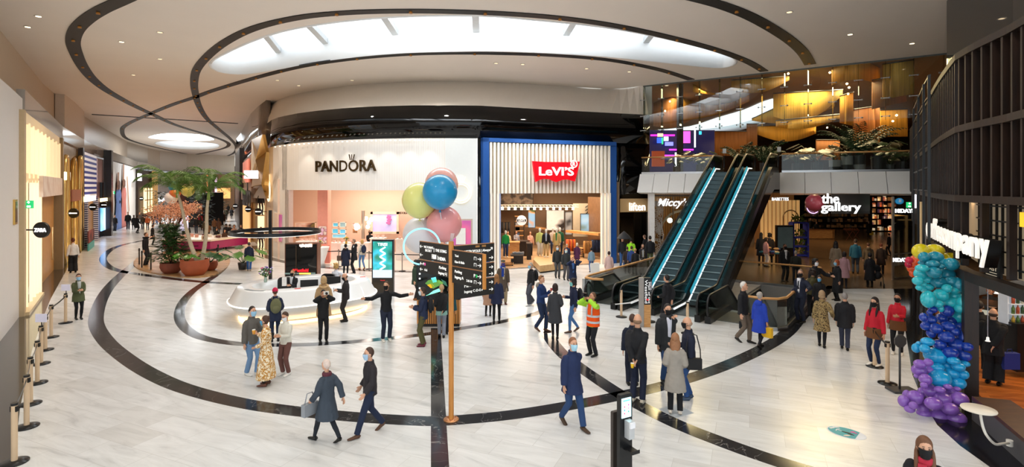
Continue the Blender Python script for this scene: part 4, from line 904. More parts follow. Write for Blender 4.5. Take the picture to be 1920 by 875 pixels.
# ================= escalators
RUB=M('#0c0c0d',.3); STEP=mat_stripe('ribbed_step','#8c9fa3','#7b8f93',9,'X',.5,sharp=False); TEAL=M('#35b6d2',.4,em=.3,var=.3,scale=9)
TR=DMETAL; run=9.6; rise=5.5; slope=rise/run
def prof(al,up):      # floor height of an escalator lane at position al (0 = slope start)
    if up: return min(max(al,0),run)*slope
    return -min(max(al-.2,0),5.5)*.62
def handline(off,up,z=0.95,al0=-1.9,al1=None):
    al1=(run+1.7) if up else 4.6
    if al1 is None: al1=0
    P=[]; n=40
    for i in range(n+1):
        al=al0+(al1-al0)*i/n; P.append(E(off,al,prof(al,up)+z))
    return P
def newel(off,al,z,sgn):  # semicircle end going down, sgn=-1 near end
    return [E(off,al+sgn*.42*math.sin(a),z-.42+.42*math.cos(a)) for a in [PI*k/10 for k in range(1,11)]]
def escalator(offs,label,up=True):
    t=thing('escalator',label,'escalator',E((offs[0]+offs[1])/2,-1.9))
    al1=(run+1.7) if up else 4.6
    for o in offs:
        P=handline(o,up); nz=newel(o,-1.9,P[0].z,-1)
        pts=nz[::-1]+P
        if up: pts=pts+newel(o,al1,P[-1].z,1)
        b=MB(); b.tube(pts,.045,8); b.obj('handrail',RUB,t)
        n=40; b=MB(); g=MB(); 
        Pb=[E(o,-1.9+(al1+1.9)*i/n,prof(-1.9+(al1+1.9)*i/n,up)+.22) for i in range(n+1)]
        Pt=[p+V(0,0,.70) for p in Pb]
        nearcap=[E(o,-1.9-.36*math.sin(a),Pb[0].z+.35-.35*math.cos(a)) for a in [PI*k/8 for k in range(9)]]
        R_=V(ER.x,ER.y,0)*.012
        g.loft([[a-R_,a+R_,c_+R_,c_-R_] for a,c_ in zip(Pb,Pt)],0,True,False)
        k=len(nearcap); g.add([p-R_ for p in nearcap]+[p+R_ for p in nearcap],[tuple(range(k)),tuple(range(2*k-1,k-1,-1))]+[(i,i+1,k+i+1,k+i) for i in range(k-1)])
        g.obj('glass_panel',GLASSD,t)
        sk=MB(); Q=V(ER.x,ER.y,0)*.11
        sk.loft([[p-Q+V(0,0,-.32),p+Q+V(0,0,-.32),p+Q*.9+V(0,0,.02),p-Q*.9+V(0,0,.02)] for p in Pb],0,True,False); sk.obj('skirt',TR,t)
        if up:
            s_=1 if o==offs[0] else -1
            tl=MB(); a0=.3; pts=[E(o+s_*.115,al,prof(al,True)+.30) for al in (a0,run-.2)]
            tl.bar(pts[0]+V(0,0,.03),pts[1]+V(0,0,.03),.03,.17); tl.obj('teal_light_strip',TEAL,t)
            if s_==1:
                wl=MB(); wl.tube([E(o+.135,al,prof(al,True)+.2) for al in [-1.6,-.5,0,.2]+[.2+(run-.2)*k/12 for k in range(1,13)]+[run+.7]],.035,6); wl.obj('white_light_edge',M('#f4f8f8',.4,em=.6),t)
    m_=(offs[0]+offs[1])/2; wd=offs[1]-offs[0]-.2
    # truss
    tr=MB(); th=.95 if up else .5
    als=[-1.7,-.3,.6,run-.5,run+.4,run+1.9] if up else [-1.7,0,1,4.6]
    w_=V(ER.x,ER.y,0)*(wd/2+.22)
    lows={}
    rings=[]
    for al in als:
        z=prof(al,up)+ (.0); lo=z-th if up else z-.6
        if up: lo=max(lo,.004) if al<2 else lo
        p=E(m_,al,0); rings.append([p-w_+V(0,0,min(lo,z-.06)),p+w_+V(0,0,min(lo,z-.06)),p+w_+V(0,0,z-.04),p-w_+V(0,0,z-.04)])
    tr.loft(rings,0,True,False); tr.obj('truss_casing',M('#2b2523',.12,.5),t)
    # steps
    st=MB(); hw=V(ER.x,ER.y,0)*(wd/2); n=int((run+.2)/.4) if up else 11
    for i in range(n):
        al=.0+i*.4; z=prof(al+.4,up) if up else prof(al+.1,up)
        a=E(m_,al,0);b=E(m_,al+.4,0); zl=z-.24
        P6=[a-hw+V(0,0,zl),a+hw+V(0,0,zl),a+hw+V(0,0,z),a-hw+V(0,0,z),b-hw+V(0,0,z),b+hw+V(0,0,z)]; st.add(P6,[(0,1,2,3)],1); st.add(P6,[(3,2,5,4)],0)
    o=st.obj('steps',[STEP,M('#46565a',.6)],t); o['kind']='stuff'
    ed=MB()
    for i in range(n):
        al=.0+i*.4; z=prof(al+.4,up) if up else prof(al+.1,up); ed.bar(E(m_,al,z+.004)-hw*.98,E(m_,al,z+.004)+hw*.98,.045,.012)
    ed.obj('step_edges',M('#1b2426',.6),t)
    cp=MB(); a=E(m_,-1.6,.012);b=E(m_,.0,.012); cp.bar(a,b,wd,.02); 
    if up: cp.bar(E(m_,run,rise+.0),E(m_,run+1.9,rise+.0),wd,.05)
    cp.obj('comb_plate',M('#6d7473',.35,.8),t)
    bx=MB()
    for o in offs: bx.bar(E(o,-2.28,.13),E(o,-1.5,.13),.2,.24)
    bx.obj('newel_base',RUB,t)
    return t
escalator((-1.75,-.5),'left of the two upward escalators with teal light strips')
escalator((-.05,1.15),'right of the two upward escalators with teal light strips')
escalator((1.5,2.62),'short downward escalator beside the glass railed void on the right',False)
escalator((-3.25,-2.05),'downward escalator sunk in the floor left of the rising pair',False)
t=thing('glass_balustrade','curved glass balustrade with oak rail around the left floor opening','balustrade',E(-3.5,-2)); 
arc=[E(-3.5,6.3)]+[E(-3.5,x) for x in (3,0,-1.6)]+[E(-3.35,-2.05),E(-2.95,-2.15),E(-2.6,-2.0)]
mb=MB(); 
for a,b in zip(arc[:-2],arc[1:-1]): mb.bar(a+V(0,0,.55),b+V(0,0,.55),.02,.9)
mb.obj('glass_pane',GLASS,t); mb=MB(); mb.tube([p+V(0,0,1.06) for p in arc],.05,8); mb.obj('handrail',WOODL,t); mb=MB(); mb.cyl(E(-3.45,-2.0),.09,1.02,12); mb.obj('end_post',M('#b9bbb9',.3,.6),t)
mb=MB(); 
for a,b in zip(arc[:4],arc[1:4]): mb.bar(a+V(0,0,.05),b+V(0,0,.05),.06,.1)
mb.obj('base_channel',METAL,t)
V2=[E(2.75,-1.98),E(3.2,-2.02),E(3.6,-1.85),E(3.8,-1.4),E(3.82,.5),E(3.82,6.72),E(1.3,6.78),E(-.3,6.78)]
rail_run('glass balustrade with oak rail around the void at the right of the escalators',V2,1.05)
mb=MB(); 
for i in range(5):
    pass
# sign column at escalator
sc=thing('sign_column','tall grey and black sign column with vertical white lettering before the escalators','sign column',(G(1208,612))); p=G(1208,612)
zt=hz(520,p.y); mb=MB(); mb.box((p.x-.10,p.y,zt/2),(.14,.16,zt)); mb.obj('grey_post',M('#9c9690',.4,.3),sc)
mb=MB(); mb.box((p.x+.09,p.y,(zt+.75)/2+.0),(.22,.12,zt-.75)); mb.obj('black_panel',BLACK,sc); mb=MB(); mb.box((p.x+.09,p.y,.375),(.22,.12,.75)); mb.obj('oak_foot',WOODL,sc)
tq=Matrix.Rotation(PI/2,4,'X')@Matrix.Rotation(-PI/2,4,'Z')
txt('lettering','Westfield',.78,(p.x+.05,p.y-.07,zt-.46),0,M('#f4f4f4',.4,em=.4),sc,.01,.0,.09,tilt=tq); txt('lettering','Mall of the',.70,(p.x+.15,p.y-.07,zt-.50),0,M('#f4f4f4',.4,em=.4),sc,.01,.0,.06,tilt=tq)
mb=MB(); mb.ell((p.x+.09,p.y-.07,.92),.05,.01,.03,n=8,m=5); mb.obj('red_mark',M('#e0202c',.4,em=.4),sc)
# stanchions
BEI=M('#d9bb98',.45)
def stanchion(px,py,label,grp=None,h=1.0,c=BEI,belt=None,r=.045,loc=None):
    p=loc or G(px,py); t=thing('queue_post',label,'queue post',p,0,grp)
    mb=MB(); mb.lathe(p,[(0,.0),(.20,.0),(.20,.02),(.06,.045),(0,.045)],24); mb.obj('base',RUB,t)
    mb=MB(); mb.cyl(p+V(0,0,.03),r,h-.03,14); mb.obj('pole',c,t); mb=MB(); mb.cyl(p+V(0,0,h-.02),r*1.15,.04,14); mb.box(p+V(0,0,h-.08),(r*2.5,r*1.2,.09)); mb.obj('belt_cassette',RUB,t); return t,p
def belt(a,b,label,h=.93,sag=.03,c=RUB):
    t=MB(); n=8; R_=[]
    for i in range(n+1):
        u=i/n; p=a.lerp(b,u)+V(0,0,h-sag*4*u*(1-u)); R_.append([p+V(0,.004,-.025),p+V(0,-.004,-.025),p+V(0,-.004,.025),p+V(0,.004,.025)])
    t.loft(R_,0,True,False); o=t.obj('queue_belt',c); tag(o,label,'belt'); return o
LP=[(27,867),(50,800),(57,757),(70,718),(77,682),(85,656),(96,632),(123,605)]
nm=['nearest','second nearest','third nearest','fourth nearest','fifth nearest','sixth nearest','seventh nearest','farthest']
ps=[stanchion(x,y,'beige queue post on a black disc, %s of the left wall row'%nm[i])[1] for i,(x,y) in enumerate(LP)]
ps0=G(-5,960)
for i in range(len(ps)-1): belt(ps[i],ps[i+1],'black belt leaving the %s queue post on the left'%nm[i].split(',')[0])
for i,l_ in ((4,'nearer'),(7,'farther')):
    t=thing('paper_sign','pale lilac paper sign on top of a left row queue post, the %s one'%l_,'sign',ps[i]+V(0,0,1.0)); mb=MB(); mb.box(ps[i]+V(0,0,1.22),(.30,.015,.22)); mb.obj('sheet',M('#d9d5e6',.5,em=.15),t); mb=MB(); mb.tube([ps[i]+V(0,.02,1.02),ps[i]+V(0,.02,1.2)],.012,6); mb.obj('stem',RUB,t)
a=stanchion(1165,594,'beige queue post left of the sign column by the escalators')[1]; b=stanchion(1218,603,'beige queue post right of the sign column, white rope attached')[1]
stanchion(1289,625,'beige queue post between the two upward escalators',None)
o=MB(); o.tube([b+V(0,0,.95),b+V(-.6,.2,.62),b+V(-1.1,.5,.5)],.02,6); tag(o.obj('queue_rope',M('#e9e9e6',.5)),'white rope hanging from the queue post right of the sign column','rope')
t=thing('tablet_stand','small framed notice on top of the queue post before the escalator','notice',b+V(0,0,1)); mb=MB(); mb.box(b+V(-.05,-.02,1.26),(.26,.03,.36)); mb.obj('frame',BLACK,t); mb=MB(); mb.box(b+V(-.05,-.04,1.26),(.20,.01,.29)); mb.obj('sheet',M('#dcdce8',.5,em=.2),t); mb=MB(); mb.tube([b+V(0,0,1),b+V(-.02,0,1.12)],.02,6); mb.obj('stem',RUB,t)
a=stanchion(1640,687,'beige queue post beside the woman in red, right side')[1]; b=stanchion(1664,719,'beige queue post in front of the red sweater pair, nearest on the right')[1]
belt(a,b,'black belt between the two queue posts at the right')
t=thing('sign_stand','dark grey octagonal sign on a slim post at the right','sign stand',G(1687,733)); p=G(1687,733); hh=hz(628,p.y)
mb=MB(); mb.box(p+V(.05,0,.03),(.55,.34,.05),.0); mb.obj('base',M('#4a4a4b',.4,.4),t); mb=MB(); mb.tube([p,p+V(0,0,hh-.15)],.022,8); mb.obj('post',M('#4a4a4b',.4,.4),t)
mb=MB(); n=8; c_=p+V(0,-.03,hh-.13); mb.loft([[c_+V(.145*math.cos(2*PI*(i+.5)/n),o_,.155*math.sin(2*PI*(i+.5)/n)) for i in range(n)] for o_ in(0,.03)],0,True,False); mb.obj('sign_plate',M('#55504b',.4,.3),t)
# ================= jewellery queue posts
jq=[]
for x,y,w_ in ((635,500,'left'),(692,504,'middle, left of the teal screen'),(754,508,'right, behind the white balloon')):
    t,p=stanchion(x,y,'slim steel queue post before the jewellery shop, %s'%w_,None,1.0,M('#a9a29a',.3,.8),r=.03); jq.append(p)
belt(jq[0]-V(2,0,0),jq[0],'dark belt at the jewellery shop, left span'); belt(jq[0],jq[1],'dark belt at the jewellery shop behind the three visitors'); belt(jq[1],jq[2],'dark belt at the jewellery shop behind the teal screen'); belt(jq[2],jq[2]+V(3,0,0),'dark belt at the jewellery shop running right behind the sign')
# ================= info desk
def rbox(mb,cx,cy,w_,d_,z0,z1,r=.05,rz=0):
    P=[]
    for i,(sx_,sz_) in enumerate(((1,1),(-1,1),(-1,-1),(1,-1))):
        for k in range(5):
            a=PI/2*i+PI/2*k/4; P.append((sx_*(w_/2-r)+r*math.cos(a),sz_*((z1-z0)/2-r)+r*math.sin(a)))
    q=Matrix.Rotation(rz,3,'Z'); c_=V(cx,cy,(z0+z1)/2)
    mb.loft([[c_+q@V(x,y_,z) for x,z in P] for y_ in(-d_/2,d_/2)],0,True,False)

DC=V(-7.8,20.15); ang=R(34)
def oval(a,b,z,n=56,p=2.4,dx=0,dy=0):
    L=[]; a*=.79
    for i in range(n):
        t=2*PI*i/n; c_=math.cos(t);s_=math.sin(t); x=a*math.copysign(abs(c_)**(2/p),c_)+dx; y=b*math.copysign(abs(s_)**(2/p),s_)+dy
        L.append(V(DC.x+x*math.cos(ang)-y*math.sin(ang),DC.y+x*math.sin(ang)+y*math.cos(ang),z))
    return L
dk_=thing('reception_desk','large white boat shaped reception desk with glowing edge and foot lines','reception desk',(DC.x,DC.y,0))
CW=M('#e6e5e3',.28,var=.01,coat=.3)
mb=MB(); mb.loft([oval(2.75,1.55,.0),oval(2.75,1.55,.10)],0,True,True); mb.obj('plinth',M('#b6b2ac',.4),dk_)
mb=MB(); mb.loft([oval(2.70,1.5,.10),oval(2.85,1.6,.12),oval(3.28,2.0,.56),oval(3.30,2.02,.60)],0,False,True); mb.obj('lower_body',CW,dk_)
mb=MB(); mb.loft([oval(3.27,1.99,.60),oval(3.32,2.03,.605),oval(3.32,2.03,.635),oval(3.27,1.99,.64)],0,False,True); mb.obj('glowing_edge',M('#fff3e4',.4,em=1.2),dk_)
mb=MB(); mb.loft([oval(3.28,2.0,.64),oval(3.22,1.94,.68),oval(2.95,1.7,1.08),oval(2.90,1.65,1.12),oval(2.35,1.1,1.12),oval(2.30,1.05,1.10),oval(2.28,1.03,.5),oval(2.3,1.05,.15)],0,False,True); mb.obj('upper_body',CW,dk_)
mb=MB(); mb.loft([oval(2.70,1.5,.012),oval(2.86,1.64,.012),oval(2.86,1.64,.045),oval(2.72,1.52,.06)],0,False,True); mb.obj('foot_light',M('#ffd9a0',.4,em=3.5),dk_)
mb=MB(); q=oval(2.28,1.03,.76)[28:50]; mb.loft([q[:1]*1+q] and [[p for p in oval(2.28,1.03,.72)],[p for p in oval(2.28,1.03,.75)]],0,True,False); mb.obj('inner_worktop',M('#dad8d4',.35),dk_)
# grey slots in the top
mb=MB(); c_=oval(2.62,1.38,1.125)
mb.loft([[c_[i],c_[i]+V(.0,0,.004),c_[i]*.0+oval(2.78,1.52,1.129)[i],oval(2.78,1.52,1.125)[i]] for i in range(30,36)],0,True,False); mb.obj('planter_recess',M('#8f9392',.5),dk_)
# ring lamp on pole
pp_=G(507,577); rl=thing('ring_lamp','large thin black ring light held on a slim black pole over the reception desk','ring lamp',(pp_.x,pp_.y,1.12))
zr=hz(435,pp_.y); cr=V((515-CX)/F*pp_.y,pp_.y+.1,zr); Rr=1.66
n=72; mb=MB(); rings=[]
for i in range(n):
    a=2*PI*i/n; e=V(math.cos(a),math.sin(a),0); rings.append([cr+e*(Rr-.06)+V(0,0,-.06),cr+e*(Rr+.0)+V(0,0,-.06),cr+e*(Rr+.0)+V(0,0,.07),cr+e*(Rr-.06)+V(0,0,.07)])
mb.loft(rings,0,False,False,closed=True); mb.obj('ring',BLACK,rl)
mb=MB(); rings=[[cr+V(math.cos(2*PI*i/n)*(Rr-d_),math.sin(2*PI*i/n)*(Rr-d_),z_) for d_,z_ in((.0,-.075),(.06,-.075),(.06,-.06),(.0,-.06))] for i in range(n)]; mb.loft(rings,0,False,False,closed=True); mb.obj('diffuser',M('#e8e6e0',.4,em=.8),rl)
mb=MB(); mb.box((pp_.x,pp_.y,(1.12+hz(394,pp_.y))/2),(.10,.10,hz(394,pp_.y)-1.12)); mb.obj('pole',BLACK,rl)
mb=MB(); mb.bar((pp_.x,pp_.y,zr),(cr.x-Rr+.02,cr.y,zr),.03,.04); mb.bar((pp_.x,pp_.y,zr),(cr.x+Rr-.04,cr.y,zr),.03,.04) ; mb.obj('cross_arm',BLACK,rl)
# desk items
flowers((498-CX)/F*20.0,20.0,1.12,'vase of purple, pink and white flowers on the left end of the desk',['#6d4aa0','#c2377a','#f2f0ee','#8f6bc0','#e9e4ef'],34,.24,'#a8bdb0')
def stackbox(name,label,cat,c,d,rz,mat,part='body'):
    t=thing(name,label,cat,c); mb=MB(); mb.box(V(*c)+V(0,0,d[2]/2),d,rz); mb.obj(part,mat,t); return t
stackbox('card_holder','white upright card holder on the desk between the beanie visitor and the masked clerk','holder',((533-CX)/F*19.3,19.3,1.12),(.14,.10,.30),.2,WHITE)
for x,y,z_,l_ in ((572,19.4,.0,'left'),(616,20.1,0,'right')):
    X=(x-CX)/F*y; t=thing('monitor','black computer monitor behind the reception desk, %s'%l_,'monitor',(X,y,.75)); mb=MB(); mb.box((X,y+.4,1.05),(.62,.05,.4),.25); mb.obj('screen_back',BLACK,t); mb=MB(); mb.box((X,y+.45,.82),(.06,.06,.2)); mb.box((X,y+.45,.77),(.25,.2,.02)); mb.obj('foot',BLACK,t)
for x,y,l_ in ((530,18.9,'left'),(612,19.7,'right')):
    X=(x-CX)/F*(y+1); t=thing('office_chair','black office chair back behind the reception desk, %s'%l_,'chair',(X,y+1.2,0)); mb=MB(); rbox(mb,X,y+1.2,.52,.10,.72,1.30,.14); mb.obj('backrest',BLACK,t); mb=MB(); mb.ell((X,y+.95,.5),.27,.25,.06,n=14,m=7); mb.obj('seat',BLACK,t); mb=MB(); mb.tube([(X,y+1.0,.05),(X,y+1.0,.5)],.03,8); 
    for k in range(5): mb.tube([(X,y+1.0,.08),(X+.28*math.cos(k*1.257),y+1+.28*math.sin(k*1.257),.05)],.02,6)
    mb.tube([(X,y+1.2,.5),(X,y+1.25,.9)],.025,6); mb.obj('base',BLACK,t)
for x,y,l_ in ((558,1,'near the masked clerk'),(680,2,'near the right end of the desk')):
    Y=18.75 if y==1 else 21.2; X=(x-CX)/F*Y; t=thing('leaflet','red leaflet lying on the white desk %s'%l_,'leaflet',(X,Y,1.12)); mb=MB(); mb.box((X,Y,1.127),(.2,.12,.008),.4); mb.obj('paper',M('#d8332e',.5),t)
# black screen totem behind desk
tq_=thing('display_totem','wide black display totem with copper side and red lettering behind the reception desk','display totem',G(565,545)); Y=24.2; x0=(534-CX)/F*Y; x1=(594-CX)/F*Y; zt=hz(456,Y)
mb=MB(); mb.box(((x0+x1)/2,Y+.25,zt/2),(x1-x0,.5,zt),.05); mb.obj('cabinet',M('#7d5240',.3,.6),tq_)
mb=MB(); mb.box(((x0+x1)/2+.03,Y-.03,zt/2),(x1-x0-.08,.04,zt-.08),.05); mb.obj('screen',M('#090a0b',.05),tq_)
mb=MB(); mb.box((x0+.55,Y-.08,zt/2+.2),(.04,.05,zt-.6),.05); mb.obj('divider',M('#4a3c30',.3,.6),tq_)
zz=hz(460,Y)
mb=MB(); rr=random.Random(2)
for k in range(11): mb.box((x0+.72+k*.052,Y-.08,zz+rr.uniform(-.015,.015)),(.044,.03,rr.choice((.09,.11,.14))),.05)
mb.obj('glowing_script_line',M('#ffe9d2',.4,em=2.0),tq_)
txt('lettering','Westfield',.68,(x0+.75,Y-.08,hz(506,Y)),.05,M('#f01c26',.4,em=1.2),tq_,.02,.02,.14); mb=MB(); mb.box((x0+.95,Y-.08,hz(512,Y)),(.5,.03,.07),.05); mb.obj('yellow_line',M('#f3b34a',.4,em=1.3),tq_)
mb=MB(); mb.box(((x0+x1)/2,Y-.08,hz(511,Y)-.02),(x1-x0-.1,.03,.07),.05); mb.obj('grey_band',M('#6d8480',.3,em=.2),tq_)
# teal screen totem
b_=G(717,552); ts=thing('advert_totem','black advert totem with a glowing teal screen showing a white spiral and TIRISI','advert totem',b_); Y=b_.y; x0=(697-CX)/F*Y; x1=(738-CX)/F*Y; zt=hz(449,Y); xm=(x0+x1)/2
mb=MB(); mb.box((xm,Y+.1,zt/2),(x1-x0,.2,zt),-.02); mb.obj('cabinet',M('#17181a',.3),ts)
m,nt,bb=nodes_mat('teal_screen'); tc=N(nt,'ShaderNodeTexCoord'); nz=N(nt,'ShaderNodeTexNoise'); nz.inputs['Scale'].default_value=1.6; nt.links.new(tc.outputs['Object'],nz.inputs['Vector'])
rp=ramp(nt,[(.3,(.01,.09,.06)),(.5,(.02,.30,.26)),(.62,(.05,.45,.65)),(.8,(.03,.2,.12))]); nt.links.new(nz.outputs['Fac'],rp.inputs[0]); nt.links.new(rp.outputs[0],bb.inputs['Base Color']); nt.links.new(rp.outputs[0],bb.inputs['Emission Color']); bb.inputs['Emission Strength'].default_value=.7; bb.inputs['Roughness'].default_value=.2
z1_=zt-.08; z0_=hz(520,Y); mb=MB(); mb.box((xm,Y-.02,(z1_+z0_)/2),(x1-x0-.12,.03,z1_-z0_),-.02); mb.obj('screen',m,ts)
mb=MB(); mb.box((xm,Y-.04,z0_+.17),(x1-x0-.12,.02,.34),-.02); mb.obj('snow_band',M('#cfe0f4',.4,em=.4),ts)
txt('lettering','TIRISI',.42,(xm,Y-.05,z1_-.12),0,M('#ffffff',.4,em=1),ts,.01,.01)
mb=MB(); L_=[]
for k in range(8): L_.append(V(xm+(.13 if k%2 else -.11),Y-.05,z0_+.35+k*.14))
for a,b in zip(L_[:-1],L_[1:]): mb.tube([a,b],.035,6)
mb.obj('white_spiral',M('#dff4ff',.4,em=1.1),ts)
txt('red_lettering','Westfield',.2,(xm,Y-.01,z0_-.12),0,M('#e0202c',.4,em=.6),ts,.01,.0)
# ================= wayfinding post
wb=G(846,787); wp=thing('wayfinding_post','tall round oak wayfinding post with black direction boards','signpost',wb)
zt=hz(452,wb.y)
mb=MB(); mb.lathe(wb,[(0,0),(.155,0),(.155,.025),(.05,.03),(0,.03)],28); 
for k in range(4): mb.cyl(wb+V(.11*math.cos(k*PI/2+.8),.11*math.sin(k*PI/2+.8),.025),.014,.02,8)
mb.obj('base_plate',M('#c98f62',.35,.7),wp)
OAK=mat_wood('honey_oak_post','#b8742c','#d6934a',.4,(5,5,.5))
mb=MB(); mb.cyl(wb,.052,zt,20); mb.obj('post',OAK,wp)
mb=MB()
for k in range(4): mb.tube([wb+V(-.02+.015*k,0,zt),wb+V(.0+.02*k,0.0,zt+.16)],.005,5)
mb.obj('top_wires',M('#c9c9c9',.4),wp)
e1=V(.72,-.75,0).normalized(); e2=V(.82,.62,0).normalized()
BRD=M('#211f1c',.35,var=.04); TXW=M('#f2f0ea',.5,em=.35)
def board(e,s0,s1,za,zb,edge=True,back=None):
    a=wb+e*s0; b=wb+e*s1; mb=MB(); mb.bar(a+V(0,0,(za+zb)/2),b+V(0,0,(za+zb)/2),.035,za-zb); o=mb.obj('direction_board',BRD,wp)
    mb=MB(); mb.bar(a+V(0,0,za+.006),b+V(0,0,za+.006),.04,.014); mb.obj('copper_top_edge',M('#c98f62',.35,.7),wp); return a,b
def ztop(py,Y): return hz(py,Y)
yl=11.55; yr=10.05
Z1=3.52; Z2=3.155; Z3=3.12; Z4=2.80
board(e1,-1.10,-.055,3.52,3.15); board(e1,-1.10,-.055,3.125,2.86)
board(e1,.055,1.0,3.43,3.13); board(e1,.055,1.0,3.105,2.78)
mb=MB(); mb.bar(wb+e1*1.03+V(0,0,3.105),wb+e1*1.03001+V(0,0,3.105),.05,.65); 
mb=MB(); mb.box(wb+e1*1.02+V(0,0,3.105),(.05,.05,.66),math.atan2(e1.y,e1.x)); mb.obj('oak_end_cap',OAK,wp)
board(e2,.06,1.05,3.50,3.12); board(e2,.06,1.05,3.09,2.80); board(e2,.06,1.05,2.77,2.42)
a1=math.atan2(e1.y,e1.x)
nrm1=V(e1.y,-e1.x,0)  # toward the viewer
if nrm1.y>0: nrm1=-nrm1
nrm2=V(e2.y,-e2.x,0)
a2=math.atan2(e2.y,e2.x)
def st_(s,along,z,w,e=e1,h=None,align='CENTER',bold=0):
    nn_=nrm1 if e is e1 else nrm2; p=wb+e*along+nn_*.022+V(0,0,z); txt('lettering',s,w,p,a1 if e is e1 else a2,TXW,wp,.008,bold,h,align)
def arrow(along,z,d,e=e1,s=.05,diag=0):
    nn_=nrm1 if e is e1 else nrm2; c_=wb+e*along+nn_*.024+V(0,0,z); mb=MB(); u=e*d
    up_=V(0,0,1)
    if diag: u=(e*d+up_).normalized(); v=(up_-e*d).normalized()
    else: v=up_
    mb.bar(c_-u*s,c_+u*s,.004,.012,up=v); mb.bar(c_+u*s,c_+u*s*.3+v*s*.6,.004,.012,up=v); mb.bar(c_+u*s,c_+u*s*.3-v*s*.6,.004,.012,up=v); mb.obj('arrow_mark',TXW,wp)
arrow(-1.02,3.42,-1); arrow(-1.02,3.24,-1); st_("VICTORIA'S",-.76,3.42,.34,h=.05); st_('SECRET',-.76,3.35,.24,h=.05); st_('|',-.56,3.38,.008,h=.09); st_('THE STING',-.32,3.38,.38,h=.06,bold=.008)
st_('H&M',-.56,3.24,.15,h=.10,bold=.01); st_('|',-.43,3.23,.008,h=.09); st_('HEMA',-.28,3.22,.24,h=.07,bold=.008)
arrow(-1.02,3.05,-1); arrow(-1.02,2.93,-1); st_('P',-.94,3.05,.035); st_('4-6',-.86,2.93,.1); st_('Parking',-.26,3.03,.24); st_('Ingang I-J',-.26,2.92,.28)
mb=MB(); mb.box(wb+e1*-.89+nrm1*.022+V(0,0,3.05),(.04,.006,.055),a1); mb.obj('pink_tile',M('#e0569c',.4,em=.3),wp)
st_('Taxi',.15,3.33,.11,align='LEFT'); st_('Kiss & Ride',.15,3.21,.30,align='LEFT'); arrow(.9,3.33,1); arrow(.9,3.21,1)
st_('Parking',.15,3.01,.22,align='LEFT'); st_('Ingang A',.15,2.90,.27,align='LEFT'); arrow(.9,3.0,1); arrow(.9,2.88,1); st_('P',.76,3.0,.04); st_('2-8-10',.60,2.88,.17)
mb=MB(); mb.box(wb+e1*.82+nrm1*.022+V(0,0,3.0),(.04,.006,.06),a1); mb.obj('green_tile',M('#22a455',.4,em=.3),wp)
for z_ in (3.33,3.21,2.88): 
    mb=MB(); c_=wb+e1*.78+nrm1*.024+V(0,0,z_); 
    for q in((-.03,0),(.03,0)): mb.bar(c_+e1*q[0]+V(0,0,-.03),c_+e1*q[0]+V(0,0,.03),.004,.008,up=e1)
    mb.bar(c_-e1*.03+V(0,0,.03),c_+e1*.03+V(0,0,.03),.004,.008); mb.obj('pictogram',TXW,wp)
st_('METROPOLIS | Always',.62,3.36,.62,e2,h=.07,bold=.008); arrow(.96,3.38,1,e2,diag=1); arrow(.96,3.2,1,e2); arrow(.96,3.0,1,e2); arrow(.96,2.86,1,e2); arrow(.96,2.68,1,e2); arrow(.96,2.53,1,e2)
st_('Parking',.3,2.66,.28,e2,align='LEFT'); st_('Ingang C-D-E-F',.3,2.54,.46,e2,align='LEFT')
mb=MB(); mb.box(wb+e2*.75+nrm2*.022+V(0,0,2.70),(.16,.006,.05),a2); mb.obj('yellow_tile',M('#f0a81c',.4,em=.3),wp)
mb=MB(); mb.box(wb+e2*.62+nrm2*.022+V(0,0,3.46),(.1,.006,.04),a2);mb.box(wb+e2*.78+nrm2*.022+V(0,0,3.46),(.1,.006,.04),a2); mb.obj('tan_tape',M('#a97842',.6),wp)
# ================= map kiosk
kb=G(820,612); mk=thing('map_kiosk','black touchscreen mall map kiosk with oak slatted base behind the signpost','map kiosk',kb); Y=kb.y; x0=(781-CX)/F*Y; x1=(863-CX)/F*Y; xm=(x0+x1)/2; zt=hz(487,Y)
mb=MB(); mb.box((xm,Y+.25,.05),(x1-x0-.06,.5,.1)); mb.obj('plinth',BLACK,mk)
mb=MB(); n=20
for k in range(n): mb.box((x0+.04+(x1-x0-.08)*k/(n-1),Y+.25,.5),(.05,.54,.8))
mb.obj('oak_slats',OAK,mk); mb=MB(); mb.box((xm,Y+.25,.5),(x1-x0-.05,.46,.82)); mb.obj('inner_box',BLACK,mk)
mb=MB(); mb.box((xm,Y+.25,(zt+.9)/2),(x1-x0,.5,zt-.9)); mb.obj('screen_housing',BLACK,mk)
mb=MB(); mb.box((xm,Y-.01,(zt+1.0)/2),(x1-x0-.1,.02,zt-1.15)); mb.obj('screen',M('#0c1110',.1,em=.3),mk)
def pxy(x,y,d=.03): return V((x-CX)/F*(Y-d),Y-d,hz(y,Y-d))
for pts,c_ in (([(797,531),(812,541),(826,534),(818,522),(803,525)],'#4c7a34'),([(801,534),(808,540),(815,537),(810,531)],'#f2a51d'),([(803,552),(793,556),(826,546),(824,540),(812,545)],'#7fe0c4'),([(808,521),(817,519),(819,528),(812,530)],'#64cfe0'),([(822,524),(832,530),(828,534),(820,528)],'#5d8a3a'),([(827,523),(836,528),(839,537),(832,533)],'#2f5a48')):
    mb=MB(); P=[pxy(*q) for q in pts]; k=len(P); mb.add(P+[p+V(0,.015,0) for p in P],[tuple(range(k)),tuple(range(2*k-1,k-1,-1))]+[(i,(i+1)%k,k+(i+1)%k,k+i) for i in range(k)]); mb.obj('map_area',M(c_,.4,em=.9,var=.2,scale=5),mk)
mb=MB(); 
for y in (513,522,540): p=pxy(787,y); mb.box(p,(.05,.01,.05))
mb.obj('menu_icon',M('#ffffff',.4,em=.8),mk)
